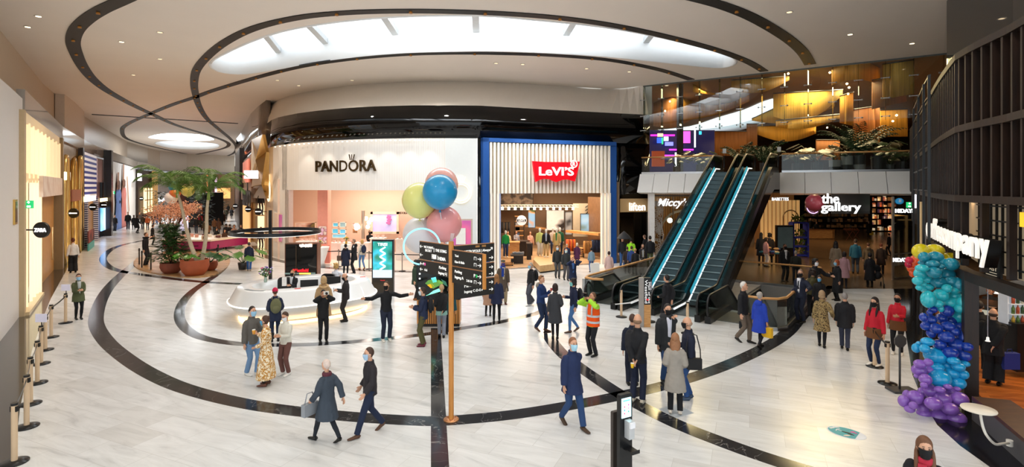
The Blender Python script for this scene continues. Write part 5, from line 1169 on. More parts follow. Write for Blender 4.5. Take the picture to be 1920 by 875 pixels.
# ================= big balloons and hoop
def balloon(px,py,r_,Y,c,label,sx=1,tail=True):
    c_=D(px,py,Y); t=thing('giant_balloon',label,'balloon',c_)
    mb=MB(); mb.ell(c_,r_,r_,r_*1.02,n=32,m=22,fn=lambda p:V(p.x*(1-.06*max(0,-p.z/r_)),p.y*(1-.06*max(0,-p.z/r_)),p.z)); mb.obj('latex_body',c,t)
    mb=MB(); mb.lathe(c_+V(0,0,-r_*1.02-.07),[(0.0,0),(.05,0),(.018,.05),(.03,.09),(0,.1)],10); mb.obj('knot',BLACK if tail=='b' else c,t); return c_
def latex(h,tr=0): return M(h,.32,0,.03,2,coat=.3)
anch=V((838-CX)/F*17.2,17.5,zt)
bl_=[]
bl_.append(balloon(828,346,.53,17.0,latex('#efb3a8'),'pale pink giant balloon at the top, behind the blue one'))
bl_.append(balloon(825,360,.53,16.2,latex('#1a93c9'),'blue giant balloon at the front of the bunch'))
bl_.append(balloon(787,376,.56,16.8,latex('#e6e58c'),'pale yellow giant balloon at the left of the bunch'))
bl_.append(balloon(833,420,.56,16.9,latex('#f09fa0'),'salmon pink giant balloon under the blue one'))
bl_.append(balloon(790,440,.60,17.4,latex('#e9e3e6'),'white giant balloon at the bottom left of the bunch'))
bl_.append(balloon(806,402,.16,17.3,latex('#ec5f8e'),'small deep pink balloon in the middle of the bunch'))
nmz=['pale pink','blue','yellow','salmon','white','deep pink']
for i,c_ in enumerate(bl_):
    mb=MB(); a=c_+V(0,0,-.6 if i<5 else -.2); mb.tube([a,a.lerp(anch,.5)+V(.03,0,0),anch],.012 if i==1 else .006,6); tag(mb.obj('balloon_string',M('#f1e9ea',.5)),'thin ribbon tied below the %s balloon of the big bunch'%nmz[i],'string')
hp_=thing('light_hoop','glowing pale blue neon hoop in front of the white balloon','neon hoop',D(791,452,16.2)); mb=MB(); c_=D(791,462,16.2); hoop(mb,V(c_.x,c_.y,0),R(6),.545,c_.z,.028,56); mb.obj('neon_tube',M('#8fe0fa',.4,em=.75),hp_)
# ================= sanitiser kiosk
kx=D(1169,790,8.0); sk=thing('sanitiser_stand','black hand sanitiser stand with lit notice screen in the foreground','sanitiser stand',(kx.x,8.0,0)); Y=8.0
def X8(px,Y=8.0): return (px-CX)/F*Y
zt=hz(737,Y); mb=MB()
rz=R(28)
rbox(mb,X8(1171),8.0,.235,.07,0,zt,.03,rz); mb.obj('front_column',M('#111213',.35),sk)
mb=MB(); rbox(mb,X8(1162),8.16,.22,.06,0,hz(772,8.1),.02,rz); mb.obj('rear_support',M('#3a322c',.4),sk)
q=Matrix.Rotation(rz,3,'Z'); base_=V(X8(1171),8.0,0)
def kp(x,y,z): return base_+q@V(x,y,0)+V(0,0,z)
mb=MB(); mb.box(kp(0,-.04,zt-.20),(.175,.012,.29),rz); mb.obj('lit_screen',M('#c9f0f4',.4,em=.9,var=.02),sk)
for i,(dx,dz,c_) in enumerate(((-.04,.0,'#e2476b'),(-.04,-.05,'#3fa0e0'),(-.04,-.1,'#e2476b'),(.035,.02,'#d94a9b'),(.035,-.03,'#e884b0'),(.035,-.08,'#35ad8a'))):
    mb=MB(); mb.ell(kp(dx,-.048,zt-.18+dz),.012,.004,.014,n=8,m=6); mb.obj('screen_icon',M(c_,.4,em=.6),sk)
mb=MB(); mb.box(kp(.0,-.048,zt-.09),(.13,.004,.02),rz); mb.obj('screen_heading',M('#6cc9c2',.4,em=.6),sk)
mb=MB(); mb.box(kp(.01,-.10,zt-.50),(.10,.11,.26),rz); mb.obj('dispenser',M('#c9cbcd',.3,.4),sk); mb=MB(); mb.box(kp(.01,-.165,zt-.42),(.09,.03,.08),rz); mb.obj('dispenser_label',M('#f2f0f2',.4),sk)
mb=MB(); mb.box(kp(.02,-.12,zt-.80),(.14,.22,.02),rz); mb.box(kp(.02,-.23,zt-.79),(.14,.012,.05),rz); mb.obj('drip_tray',BLACK,sk)
mb=MB(); mb.box(kp(0,.05,.01),(.5,.5,.02),rz); mb.obj('foot_plate',BLACK,sk)
# ================= floor decal
dc=G(1587,811); t=thing('floor_sticker','oval teal floor sticker with white arrow and shoe pictures','floor sticker',dc)
u_=(G(1619,822)-G(1552,803)); u_.z=0; L=u_.length/2+.03; u_.normalize(); v_=V(-u_.y,u_.x,0)
def ovl(c_,a,b,z,n=40): return [c_+u_*a*math.cos(2*PI*i/n)+v_*b*math.sin(2*PI*i/n)+V(0,0,z) for i in range(n)]
vb=.24
mb=MB(); mb.loft([ovl(dc,L,vb,.0005),ovl(dc,L,vb,.004)],0,True,False); mb.obj('white_border',M('#e6eaf0',.4),t)
mb=MB(); P=[p for p in ovl(dc,L*.95,vb*.92,.0055) if (p-dc).dot(u_)<L*.62]; mb.add(P,[tuple(range(len(P)))]); mb.obj('teal_field',M('#2fa3ac',.4),t)
def dpt(a,b,z=.0075): return dc+u_*a*L+v_*b*vb+V(0,0,z)
mb=MB(); mb.bar(dpt(-.15,.0),dpt(-.52,.12),.02,.002); mb.bar(dpt(-.52,.12),dpt(-.4,.35),.02,.002); mb.bar(dpt(-.52,.12),dpt(-.5,-.2),.02,.002); mb.bar(dpt(-.75,.35),dpt(-.5,.68),.05,.002) ; mb.bar(dpt(-.86,-.05),dpt(-.72,.3),.05,.002); mb.obj('white_arrow',WHITE,t)
mb=MB(); mb.ell(dpt(.0,.0),.09,.03,.003,n=10,m=5,q=Matrix.Rotation(math.atan2(u_.y,u_.x),3,'Z')); mb.ell(dpt(.25,-.12),.06,.025,.003,n=10,m=5,q=Matrix.Rotation(math.atan2(u_.y,u_.x),3,'Z')); mb.obj('black_shoe_print',BLACK,t)
mb=MB(); mb.ell(dpt(.25,.42),.05,.03,.003,n=10,m=5); mb.ell(dpt(.42,.35),.03,.02,.003,n=10,m=5); mb.obj('pink_shoe_print',M('#e56aa4',.5),t)
mb=MB(); mb.ell(dpt(.12,-.55),.07,.03,.003,n=10,m=5); mb.obj('cream_shoe_print',M('#f0d9c4',.5),t)
# ================= coffee shop on the right
cf=thing('shopfront','tall curved coffee shop front of dark vertical timber fins with glowing white lettering','shopfront',(*CO.at(1781,.0),0))
def cpt(px,off,z): p=CO.at(px,off); return V(p.x,p.y,z)
ZTOP=7.6
def colat(s):  # arc positions by metres
    pass
segs=CO.seq(1716,2120,4,0); # dense list
dist=[0]
for a,b in zip(segs[:-1],segs[1:]): dist.append(dist[-1]+(b-a).length)
def atd(d,off=0):
    for i in range(len(dist)-1):
        if dist[i+1]>=d: 
            u=(d-dist[i])/(dist[i+1]-dist[i]); p=segs[i].lerp(segs[i+1],u); t_=(segs[i+1]-segs[i]).normalized(); n_=V(-t_.y,t_.x)
            if n_.dot(p)>0: n_=-n_
            return p+n_*off, math.atan2(t_.y,t_.x)
    p=segs[-1]; t_=(segs[-1]-segs[-2]).normalized(); n_=V(-t_.y,t_.x); n_=-n_ if n_.dot(p)>0 else n_; return p+n_*off,math.atan2(t_.y,t_.x)
TOT=dist[-1]
TIM=mat_wood('dark_timber_fin','#1a0f09','#2c1a10',.45,(5,5,.6))
ZR=hz(385,14.2)     # rail below upper screens
zA=4.45; zB=5.95
mb=MB(); d=0.2; k=0
while d<TOT-.2:
    p,a=atd(d,.12); mb.box((p.x,p.y,(zA+ZTOP)/2),(.07,.22,ZTOP-zA),a); d+=.36; k+=1
mb.obj('upper_fins',TIM,cf)
mb=MB(); d=.5
while d<TOT-.2:
    p,a=atd(d,.12)
    mb=MB(); mb.box((p.x,p.y,(3.0+zA)/2),(.10,.12,zA-3.0),a); d+=.95; mb.obj('mid_post',TIM,cf)
mb=MB()
for z in (ZTOP-.06,zB,zA): mb.wallstrip(CO.seq(1716,2120,12,.26),z-.07,z+.07,.30)
mb.wallstrip(CO.seq(1740,2120,12,.22),2.72,2.92,.22)
mb.obj('horizontal_rails',TIM,cf)
fpan(CO,1716,2120,zA,ZTOP,-.25,.1).obj('backing_screen',mat_stripe('reeded_glass','#1f1c13','#0a0806',3.2,'X',.2,sharp=False),cf)
for px,z0,z1 in ((1752.5,hz(280,17.5),hz(193,17.5)),(1768,hz(374,15.7),hz(274,15.7)),(1790,hz(254,13.7),hz(137,13.7))):
    mb=MB(); p=CO.at(px,.02); mb.box((p.x,p.y,(z0+z1)/2),(.16 if px<1785 else .22,.1,z1-z0),CO.ang(px)); mb.obj('glowing_slot',M('#e7e9f2',.4,em=.9),cf)
mb=MB(); 
for px in (1760,1773,1787,1800): p=CO.at(px,-.1); mb.box((p.x,p.y,3.7),(.12,.05,1.4),CO.ang(px))
mb.obj('warm_slot',M('#e8b878',.4,em=.7),cf)
fpan(CO,1745,2120,2.9,zA,-.35,.06).obj('upper_glazing',M('#a8977c',.3,em=.22,var=.1,scale=.5),cf)
mb=MB(); 
for px in range(1836,2100,11):
    p=CO.at(px,-.25); mb.box((p.x,p.y,3.7),(.03,.04,1.5),CO.ang(px))
for z in (3.1,3.4,3.7,4.0,4.3): mb.wallstrip(CO.seq(1830,2120,14,-.22),z-.015,z+.015,.04)
mb.obj('window_grid',BLACK,cf)
mb=MB()
for px in (1819,2010,1745):
    p=CO.at(px,.1); mb=MB(); mb.box((p.x,p.y,1.45),(.22,.24,2.9),CO.ang(px)); mb.obj('ground_post',TIM,cf)
# grey side of the near facade left of the post, planting wall
fpan(CO,1716,1742,0,3.0,.0,.2,4).obj('side_wall',M('#16140f',.3),cf)
bp=thing('beige_banner_post','pale beige and grey blade sign post left of the coffee lettering','blade sign',(*CO.at(1733,.4),0)); Yb=CO.at(1733,.4).y
mb=MB(); x=(1729-CX)/F*20.6; mb.box((x,20.6,(hz(378,20.6)+1.2)/2),(.14,.06,hz(378,20.6)-1.2)); mb.obj('beige_face',M('#dcbd8d',.5,em=.15),bp); mb=MB(); mb.box((x+.13,20.55,(hz(378,20.6)+1.2)/2),(.10,.3,hz(378,20.6)-1.2)); mb.obj('grey_side',M('#8c8c92',.4),bp)
ls_=thing('light_box','small white illuminated box sign on the dark frame left of the coffee shop','light box',D(1722,377,24)); mb=MB(); mb.box(D(1722,377,24),(.3,.1,.62)); mb.obj('lit_face',M('#eceef8',.4,em=1.2),ls_)
mb=MB(); 
for z in (4.6,5.2,5.8,6.4,7.0,7.5): mb.wallstrip(CO.seq(1713,1742,5,.55),z-.02,z+.02,.04)
for px in (1713,1722,1732,1742): p=CO.at(px,.55); mb.box((p.x,p.y,3.8),(.06,.06,7.4),CO.ang(px))
fr_=mb.obj('black_frame',BLACK,cf)
# lettering follows the curve, letter by letter
CL=thing('coffee_lettering','thick glowing white letters reading coffeecompany along the timber front','lettering sign',(*CO.at(1790,.5),3.2))
word='coffeecompany'; adv={'c':.50,'o':.56,'f':.34,'e':.54,'m':.86,'p':.58,'a':.54,'n':.58,'y':.54}
tot=sum(adv[c] for c in word)
# start and end columns
LPL=cat([V(11.81,15.2),V(11.25,14.2),V(10.3,12.65),V(9.5,11.25),V(8.9,9.95)],8); LD=[0]
for _a,_b in zip(LPL[:-1],LPL[1:]): LD.append(LD[-1]+(_b-_a).length)
def atl(d):
    for i in range(len(LD)-1):
        if LD[i+1]>=d or i==len(LD)-2:
            t_=(LPL[i+1]-LPL[i]).normalized(); return LPL[i]+t_*(d-LD[i]),math.atan2(t_.y,t_.x)
def dof(px):
    best=0;bd=1e9
    for i in range(len(segs)):
        k=(segs[i].x/segs[i].y)*F+CX
        if abs(k-px)<bd: bd=abs(k-px);best=i
    return dist[best]
def dsol(px,off):
    lo,hi=0,TOT
    for _ in range(30):
        m=(lo+hi)/2; p,_a=atd(m,off)
        if p.x/p.y*F+CX<px: lo=m
        else: hi=m
    return lo
d0=0;d1=LD[-1]; s_=d0; FACE=M('#f4eee4',.4,em=.45); SIDE=M('#0e0d0c',.4)
xh={'c':(0,1),'o':(0,1),'e':(0,1),'m':(0,1),'a':(0,1),'n':(0,1),'f':(0,1.4),'p':(-.38,1),'y':(-.38,1)}
unit=(d1-d0)/tot; xH=.40
for ch in word:
    w_=adv[ch]*unit; dm=s_+w_/2; s_+=w_
    p,a=atl(dm); lo,hi=xh[ch]; zb=3.30; zc=zb+(lo+hi)/2*xH
    txt('letter',ch,w_*.86,(p.x,p.y,zc),a,FACE,CL,.04,.016,(hi-lo)*xH)
    n_=V(math.sin(a),-math.cos(a)); 
    txt('letter_return',ch,w_*.86,(p.x-n_.x*.12,p.y-n_.y*.12,zc),a,SIDE,CL,.2,.014,(hi-lo)*xH*.99)
# interior
FLO=mat_wood('warm_oak_floor','#a9561f','#cf7a35',.3,(1,6,1),(1.4,.14),.5)
ins=[CO.at(p,-.1) for p in (1745,1781,1818,1850,1920,2060,2300)]
mb=MB(); mb.prism([(p.x,p.y) for p in ins]+[(20,4),(27,14),(24,24)],0.0,.22); struct('floor_coffee',mb,FLO)
mb=MB(); mb.wallstrip([CO.at(p,.30) for p in (1822,1850,1920,2060,2300)],0,.45,.5); bn=thing('bench','dark timber bench ledge on a grey plinth under the coffee shop front','bench',(*CO.at(1900,.4),0)); mb.obj('grey_plinth',M('#5b5a5b',.5),bn)
mb=MB(); mb.wallstrip([CO.at(p,.36) for p in (1822,1850,1920,2060,2300)],.45,.52,.62); mb.obj('timber_top',mat_wood('bench_timber','#3d2314','#55331d',.4,(1,6,1)),bn)
mb=MB(); mb.wallstrip([V(24,24),V(18.5,13),V(14.5,5)],0,4.4,-.2); struct('wall_coffee_back',mb,M('#4a3b2f',.5))
mb=MB(); mb.prism([(p.x,p.y) for p in ins]+[(20,4),(27,14),(24,24)],4.35,4.45); struct('ceiling_coffee',mb,M('#1d1814',.6))
# counter and glass display
Yc=14.2
def XC(px,Y=Yc): return (px-CX)/F*Y
ct=thing('coffee_counter','oak coffee bar counter with glass pastry display','counter',(XC(1870),Yc,.22))
cd=V(.55,-.83).normalized()
c0=V(12.2,15.0); c1=V(14.2,11.4)
mb=MB(); mb.bar((c0.x,c0.y,.67),(c1.x,c1.y,.67),.8,.9); mb.obj('body',WOODL,ct)
mb=MB(); mb.bar((c0.x,c0.y,1.62),(c1.x,c1.y,1.62),.8,.04); mb.obj('top',M('#3f3027',.2),ct)
mb=MB(); mb.bar((c0.x-.3,c0.y-.15,1.36),(c1.x-.3,c1.y-.15,1.36),.02,.46); mb.obj('display_glass',GLASS,ct)
mb=MB(); mb.bar((c0.x,c0.y,1.35),(c1.x,c1.y,1.35),.6,.02);mb.bar((c0.x,c0.y,1.14),(c1.x,c1.y,1.14),.6,.02); mb.obj('display_shelf',M('#e8dcc8',.4,em=.4),ct)
rr=random.Random(6)
for k in range(16):
    u_=rr.random(); p=c0.lerp(c1,u_); z=rr.choice((1.17,1.38)); mb=MB(); mb.ell((p.x+rr.uniform(-.25,.1),p.y+rr.uniform(-.1,.1),z+.03),.09,.06,.04,n=8,m=5); tag(mb.obj('pastry',M(rr.choice(['#c07a35','#8a4a24','#d9a05a','#e3c9a0']),.7)),'small baked pastry in the glass display of the coffee bar','pastry','pastries in the coffee bar display')
bk=thing('pastry_basket','basket of golden croissants on the coffee bar by the barista','basket',(12.5,14.0,1.64)); bx_=D(1848,606,13.7)
mb=MB(); mb.lathe((bx_.x,13.7,bx_.z-.1),[(0,0),(.22,0),(.3,.08),(.28,.08),(.2,.02),(0,.02)],16); mb.obj('basket_bowl',M('#7a4f28',.7),bk)
for k in range(14): mb=MB(); mb.ell((bx_.x+rr.uniform(-.22,.22),13.7+rr.uniform(-.15,.15),bx_.z+.02+rr.uniform(0,.08)),.09,.05,.045,n=8,m=5,q=Matrix.Rotation(rr.uniform(0,3),3,'Z')); tag(mb.obj('croissant',M('#d08a3c',.6)),'golden croissant piled in the basket on the coffee bar','croissant','croissants in the basket')
fg=thing('drinks_fridge','white glass drinks fridge with rows of bottles at the right edge','fridge',(XC(1912,13),13,.22)); Y=12.6; x0=(1900-CX)/F*Y; x1=(1952-CX)/F*Y; z0=hz(610,Y); z1=hz(552,Y); xm=(x0+x1)/2
mb=MB(); mb.box((xm,Y+.35,(z0+z1)/2),(x1-x0,.05,z1-z0)); mb.box((x0,Y+.25,(z0+z1)/2),(.04,.25,z1-z0)); mb.box((xm,Y+.2,z1),(x1-x0,.3,.05)); mb.box((xm,Y+.2,z0),(x1-x0,.3,.05)); 
for k in (1,2): mb.box((xm,Y+.2,z0+(z1-z0)*k/3),(x1-x0,.3,.02))
mb.obj('cabinet',M('#cfd6dc',.3,em=.12),fg); mb=MB(); mb.box((xm,Y+.15,(z0+.22)/2+.1),(x1-x0,.5,z0-.3)); mb.obj('base',BLACK,fg)
for k in range(3):
    for j in range(5):
        mb=MB(); mb.lathe((x0+.09+j*.11,Y+.1,z0+(z1-z0)*k/3+.015),[(0,0),(.035,0),(.035,.13),(.014,.17),(.014,.2),(0,.2)],8); tag(mb.obj('drink_bottle',M(['#c9a23a','#5a7a3a','#b8502e','#3a5a3a','#d8d2c0'][(j+k)%5],.3)),'small drink bottle standing on a shelf of the glass fridge','bottle','bottles in the drinks fridge')
ch=thing('chalk_menu','black chalkboard menu with SWEET and BREAKFAST lettering behind the coffee front','menu board',D(1863,490,11.6)); Y=11.55
ag_=CO.ang(1862); cpp=CO.at(1862,-.12); zc=hz(492,cpp.y); mb=MB(); mb.box((cpp.x,cpp.y,zc),(.62,.04,.78),ag_); mb.obj('board',M('#0c0c0b',.6),ch)
CH=M('#d9cbb0',.7,em=.3); nn_=V(math.sin(ag_),-math.cos(ag_))
def cht(s,w_,dz): txt('lettering',s,w_,(cpp.x+nn_.x*.03,cpp.y+nn_.y*.03,zc+dz),ag_,CH,ch,.005,.0,.075)
cht('SWEET',.44,.3); cht('BREAK',.46,.0); cht('-FAST',.42,-.12)
mb=MB()
for dz in (.2,.15,.10,-.2,-.25,-.30): mb.box((cpp.x+nn_.x*.03,cpp.y+nn_.y*.03,zc+dz),(.4,.005,.012),ag_)
mb.obj('chalk_lines',CH,ch)
yp=thing('yellow_panel','plain bright yellow hanging panel at the right edge above the coffee bar','panel',D(1912,412,10.2)); cpp=CO.at(1913,-.05); mb=MB(); mb.box((cpp.x+.1,cpp.y,hz(412,cpp.y)),(.3,.04,.27),CO.ang(1913)); mb.obj('panel_face',M('#f2c230',.4,em=.7),yp)
for px,py,Y,l_ in ((1852,637,11.9,'lower, on a long white cord'),(1868,548,12.6,'upper')):
    c_=D(px,py,Y); t=thing('pendant_lamp','small white pendant lamp holder over the coffee bar, %s'%l_,'lamp',c_); mb=MB(); mb.lathe(c_,[(0,-.03),(.05,-.03),(.03,0),(.025,.06),(0,.07)],12); mb.obj('holder',M('#f2efe8',.3,em=.5),t); mb=MB(); mb.tube([c_+V(0,0,.06),V(c_.x,c_.y,4.35)],.008,5); mb.obj('cord',M('#c9d2e0',.5),t)
# round seat table
rt=thing('round_side_table','round cream table top on a curved white arm fixed to the bench plinth','side table',D(1835,768,8.6)); c_=D(1835,768,8.6)
mb=MB(); mb.lathe(c_,[(0,0),(.23,0),(.235,.012),(.23,.024),(0,.024)],36); mb.obj('table_top',M('#efe4d2',.4),rt)
w0=CO.at(1893,.42); w1=V(w0.x,w0.y,.28); mb=MB(); P=[c_+V(.02,0,0),c_+V(.04,-.02,-.22),c_+V(.08,-.05,-.38)]; P2=w1; 
P+= [P[-1].lerp(P2,.35)+V(0,0,-.10),P[-1].lerp(P2,.7)+V(0,0,-.05),P2]; mb.tube(cat(P,4),.02,10); mb.obj('curved_arm',M('#e3ddd2',.35),rt); mb=MB(); mb.cyl(P2+V(-.0,-.0,-.05),.05,.1,12); mb.obj('wall_bracket',M('#e9e4da',.35),rt)
# ================= balloon garland
gd_=thing('balloon_garland','tall curved garland of yellow, teal, blue and purple balloons against the coffee shop post','balloon garland',G(1760,795))
BT='#1f8ba3';BC='#2cb9c6';BD='#1b3d9e';BS='#1d9fd6';BP='#8a5cb8';BY='#e2cf1c';BR='#d2234a';BO='#ee5a24'
def LX(c): return M(c,.16,0,.02,2,coat=.5)
def lz(x,y): return (1660+x/3.365,400+y/3.365)
B=[]
for x,y,rx,ry,c in [(225,240,50,45,BY),(310,235,55,38,BY),(415,280,50,30,BY),(205,215,22,18,BR),(150,295,22,20,BR),(145,320,20,22,BR),(195,300,38,36,BO),(170,345,30,28,BO),(172,378,20,22,BO),(360,225,18,15,BO),
 (245,275,32,30,BT),(315,275,46,32,BT),(300,318,38,22,BT),(370,310,32,24,BT),(415,320,45,36,BT),(240,312,30,18,BT),(308,372,44,32,BT),(392,385,44,38,BT),(350,335,22,15,BT),(335,435,48,34,BT),(470,450,58,46,BT),(420,430,40,30,BT),
 (222,380,38,34,BC),(232,345,38,22,BC),(205,425,32,25,BC),(265,415,26,24,BC),(238,445,20,16,BC),(212,467,19,17,BC),(245,480,22,18,BC),(275,465,28,20,BC),(270,540,42,50,BC),(350,515,44,36,BC),(390,472,30,25,BC),(435,485,30,20,BC),(440,520,40,30,BC),(332,568,30,23,BC),(412,560,50,38,BC),(490,565,36,34,BC),(475,600,35,28,BC),(475,650,48,46,BC),(510,665,20,28,BC),(350,600,18,20,BC),
 (390,615,38,34,BD),(300,605,26,20,BD),(280,625,18,16,BD),(240,655,24,26,BD),(290,670,30,28,BD),(355,662,34,30,BD),(415,675,32,24,BD),(255,710,30,25,BD),(320,725,38,30,BD),(395,712,42,28,BD),(470,712,32,22,BD),(290,755,28,26,BD),(385,778,44,32,BD),(435,745,30,24,BD),(500,780,46,36,BD),(495,740,30,18,BD),(345,825,44,28,BD),(445,830,50,38,BD),(515,840,34,26,BD),(400,862,46,24,BD)]:
    X,Yp=lz(x,y); B.append((X,Yp,rx/3.365,ry/3.365,c))
def lz2(x,y): return (1660+x/3.723,640+y/3.723)
for x,y,rx,ry,c in [(490,20,55,40,BD),(570,30,35,30,BD),(450,75,52,38,BD),(550,95,52,42,BD),(380,20,40,30,BD),
 (235,20,22,20,BS),(275,50,34,28,BS),(215,45,28,30,BS),(295,0,42,26,BS),(350,100,72,52,BS),(475,135,40,26,BS),(550,155,36,20,BS),(365,180,40,28,BS),(430,165,38,28,BS),(510,175,42,30,BS),(465,222,46,36,BS),(545,230,34,30,BS),(378,258,70,55,BS),(503,288,52,40,BS),(558,278,22,26,BS),
 (245,155,42,26,BP),(235,200,46,38,BP),(300,145,30,24,BP),(305,200,30,26,BP),(280,265,40,36,BP),(270,305,24,20,BP),(312,345,46,42,BP),(225,240,24,16,BP),(380,335,34,20,BP),(435,315,28,18,BP),(465,355,45,32,BP),(400,400,54,42,BP),(515,403,58,46,BP),(335,433,54,40,BP),(450,470,54,40,BP),(208,390,52,44,BP),(258,355,30,34,BP),(150,375,28,34,BP),(128,415,36,38,BP),(195,445,28,24,BP),(170,470,34,24,BP),(262,465,38,36,BP),(270,500,46,28,BP),(375,525,62,50,BP),(495,535,62,44,BP),(500,330,24,14,BP)]:
    X,Yp=lz2(x,y); B.append((X,Yp,rx/3.723,ry/3.723,c))
rr=random.Random(12)
for x,y,rx,ry,c in B:
    # distance: bottom stands near the camera, top leans back against the facade
    if c in (BR,BO): Y=14.6+rr.uniform(-.2,.2)
    elif c==BY: Y=12.9+rr.uniform(-.15,.15)
    else:
        Y=11.0+(795-y)/330*1.0+rr.uniform(-.18,.18)
        if c==BP: Y-=.15
    c_=D(x,y,Y); r_=rx/F*Y*1.02; rz_=ry/F*Y*1.1
    mb=MB(); mb.ell(c_,r_,r_*.95,rz_,n=20,m=12); mb.obj('balloon',LX(c),gd_)
mb=MB(); P=[D(1752,790,11.3),D(1745,740,11.4),D(1770,690,11.5),D(1790,640,11.7),D(1765,590,11.8),D(1770,540,12),D(1765,490,12.5),D(1730,485,14.2),D(1712,505,14.7)]; mb.tube(cat(P,4),.02,6); mb.obj('inner_line',M('#cfd0d0',.5),gd_)
# ================= gallery (under the deck)
gl_=thing('gallery_sign','white serif letters reading the gallery hanging at the glass entrance','lettering sign',D(1577,382,26.8)); GW=M('#ffffff',.4,em=.9)
Yg=26.6
txt('lettering','the',.86,D(1557,372,Yg),0,GW,gl_,.06,.012,.5); txt('lettering','gallery',1.98,D(1577,390,Yg),0,GW,gl_,.06,.012,.55)
ge=thing('glass_entrance','tall glass entrance screen with dark top band under the upper deck','glass screen',DE(12,-.2)); 
a=DE(uR+.2,.15);b=DE(DEL-.3,.15); mb=MB(); 
mb.bar(D(1640,372,27.2),D(1640.1,372,27.2),.01,.01)
mb=MB(); P0=G(1540,541);P0=V(P0.x,P0.y,0)
q0=D(1560,385,26.9); q1=D(1632,385,26.9); mb.bar((q0.x,26.95,hz(382,26.95)),(q1.x,26.95,hz(382,26.95)),.04,1.0); mb.obj('dark_panel',M('#2f2a25',.3,var=.3,scale=2),ge)
mb=MB(); q0=G(1674,525);q1=G(1712,520); mb.bar(V(q0.x,q0.y,2.1),V(q1.x,q1.y,2.1),.02,4.2); mb.obj('glass_pane',GLASS,ge)
mb=MB(); mb.box(V(q0.x,q0.y,2.1),(.09,.09,4.2)); mb.bar(V(q0.x,q0.y,.06),V(q1.x,q1.y,.06),.08,.1); mb.bar(V(q0.x,q0.y,hz(477,q0.y)),V(q1.x,q1.y,hz(477,q0.y)),.05,.05); mb.obj('steel_frame',M('#9c8f80',.3,.6),ge)
td=thing('white_letters','white 10DAYS letters on the glass at the right of the gallery entrance','lettering sign',D(1695,395,26)); txt('lettering','10DAYS',.95,D(1697,395,25.8),0,GW,td,.04,.03,.2); txt('lettering','10DAYS',.8,D(1690,487,25.8),0,GW,td,.04,.03,.2)
exitsign(1704,384,25.5,.2,'green exit sign with white arrow near the 10DAYS letters')
t=thing('blue_round_sign','glowing blue and white round sign deep in the gallery','sign',D(1687,377,34)); c_=D(1687,377,34); mb=MB(); mb.ell(c_,.27,.05,.2,n=16,m=9); mb.obj('disc',M('#35a8e8',.4,em=1.6),t); mb=MB(); mb.box(c_+V(0,-.06,.03),(.12,.02,.2)); mb.obj('white_figure',GW,t)
c_=D(1527,370,29); balloon(1527,380,.44,27.6,latex('#a8404e'),'dark pink giant balloon left of the gallery lettering')
balloon(1525,388,.40,28.5,latex('#9c8078'),'mauve balloon inside a glowing violet ring')
hp2=thing('light_hoop','glowing violet ring around the mauve balloon in the gallery','neon hoop',D(1525,388,28.2)); c_=D(1525,388,28.2); mb=MB(); hoop(mb,V(c_.x,c_.y,0),0,.33,c_.z,.02,32); mb.obj('neon_tube',M('#d9a8f0',.4,em=1.8),hp2)
tb=thing('letter_strip','white lettering BABETTES high on a lit shop behind the escalator','lettering sign',D(1463,373,40)); txt('lettering','BABETTES',1.25,D(1463,373,40),0,GW,tb,.04,.01,.24); mb=MB(); c_=D(1463,373,40); mb.bar(c_+V(-.6,.05,0),c_+V(.6,.05,0),.03,.04); mb.tube([c_+V(-.5,.05,0),c_+V(-.5,.05,.6)],.015,5); mb.tube([c_+V(.5,.05,0),c_+V(.5,.05,.6)],.015,5); mb.obj('hanging_rail',DMETAL,tb)
gw2=thing('shopfront','warm lit shopfront of pale hanging panels behind the escalators','shopfront',D(1460,400,44)); 
mb=MB(); x0=D(1425,0,44).x;x1=D(1500,0,44).x
for k in range(10): mb.box((x0+(x1-x0)*(k+.5)/10,44,1.9),((x1-x0)/10*.7,.08,3.4))
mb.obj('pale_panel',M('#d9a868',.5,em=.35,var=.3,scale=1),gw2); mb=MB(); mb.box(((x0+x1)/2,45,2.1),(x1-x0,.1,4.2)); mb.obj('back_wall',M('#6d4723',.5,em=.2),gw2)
archtube(1468,1497,394,42,'thin gilt arch at the pale panelled shop behind the escalators','#d9b47c',.1)
far2=thing('shopfront','busy lit shop deep in the gallery with warm shelves','shopfront',D(1640,400,58)); 
def shelves(t,p0,p1,Y,em,seed,cols):
    x0=D(p0,0,Y).x;x1=D(p1,0,Y).x; mb=MB(); mb.box(((x0+x1)/2,Y+.3,2.1),(x1-x0,.1,4.0)); mb.obj('back_board',M('#3a2415',.6),t); rr=random.Random(seed); mb=MB()
    for k in range(7): mb.box(((x0+x1)/2,Y,.1+k*.62),(x1-x0,.5,.05))
    for k in range(6): mb.box((x0+(x1-x0)*k/5,Y,2),(.06,.5,4))
    mb.obj('shelf_frame',M('#1c120b',.6),t)
    for c in cols:
        mb=MB()
        for r in range(6):
            x=x0+.1
            while x<x1-.2:
                w_=rr.uniform(.12,.4)
                if rr.random()<.75/len(cols)*1.3: h_=rr.uniform(.15,.5); mb.box((x+w_/2,Y-.05,.14+r*.62+h_/2),(w_*.9,.3,h_))
                x+=w_
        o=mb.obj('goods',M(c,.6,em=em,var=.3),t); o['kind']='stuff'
shelves(far2,1632,1680,56,.35,5,['#e8b070','#8a5a30','#c06038','#f0d8b0','#5a3a4a'])
far3=thing('shopfront','dim brown shop wall of the gallery behind the lettering','shopfront',D(1540,400,60)); shelves(far3,1505,1630,60,.06,9,['#7d5430','#3a2415','#5a4a3a','#9a6a40'])
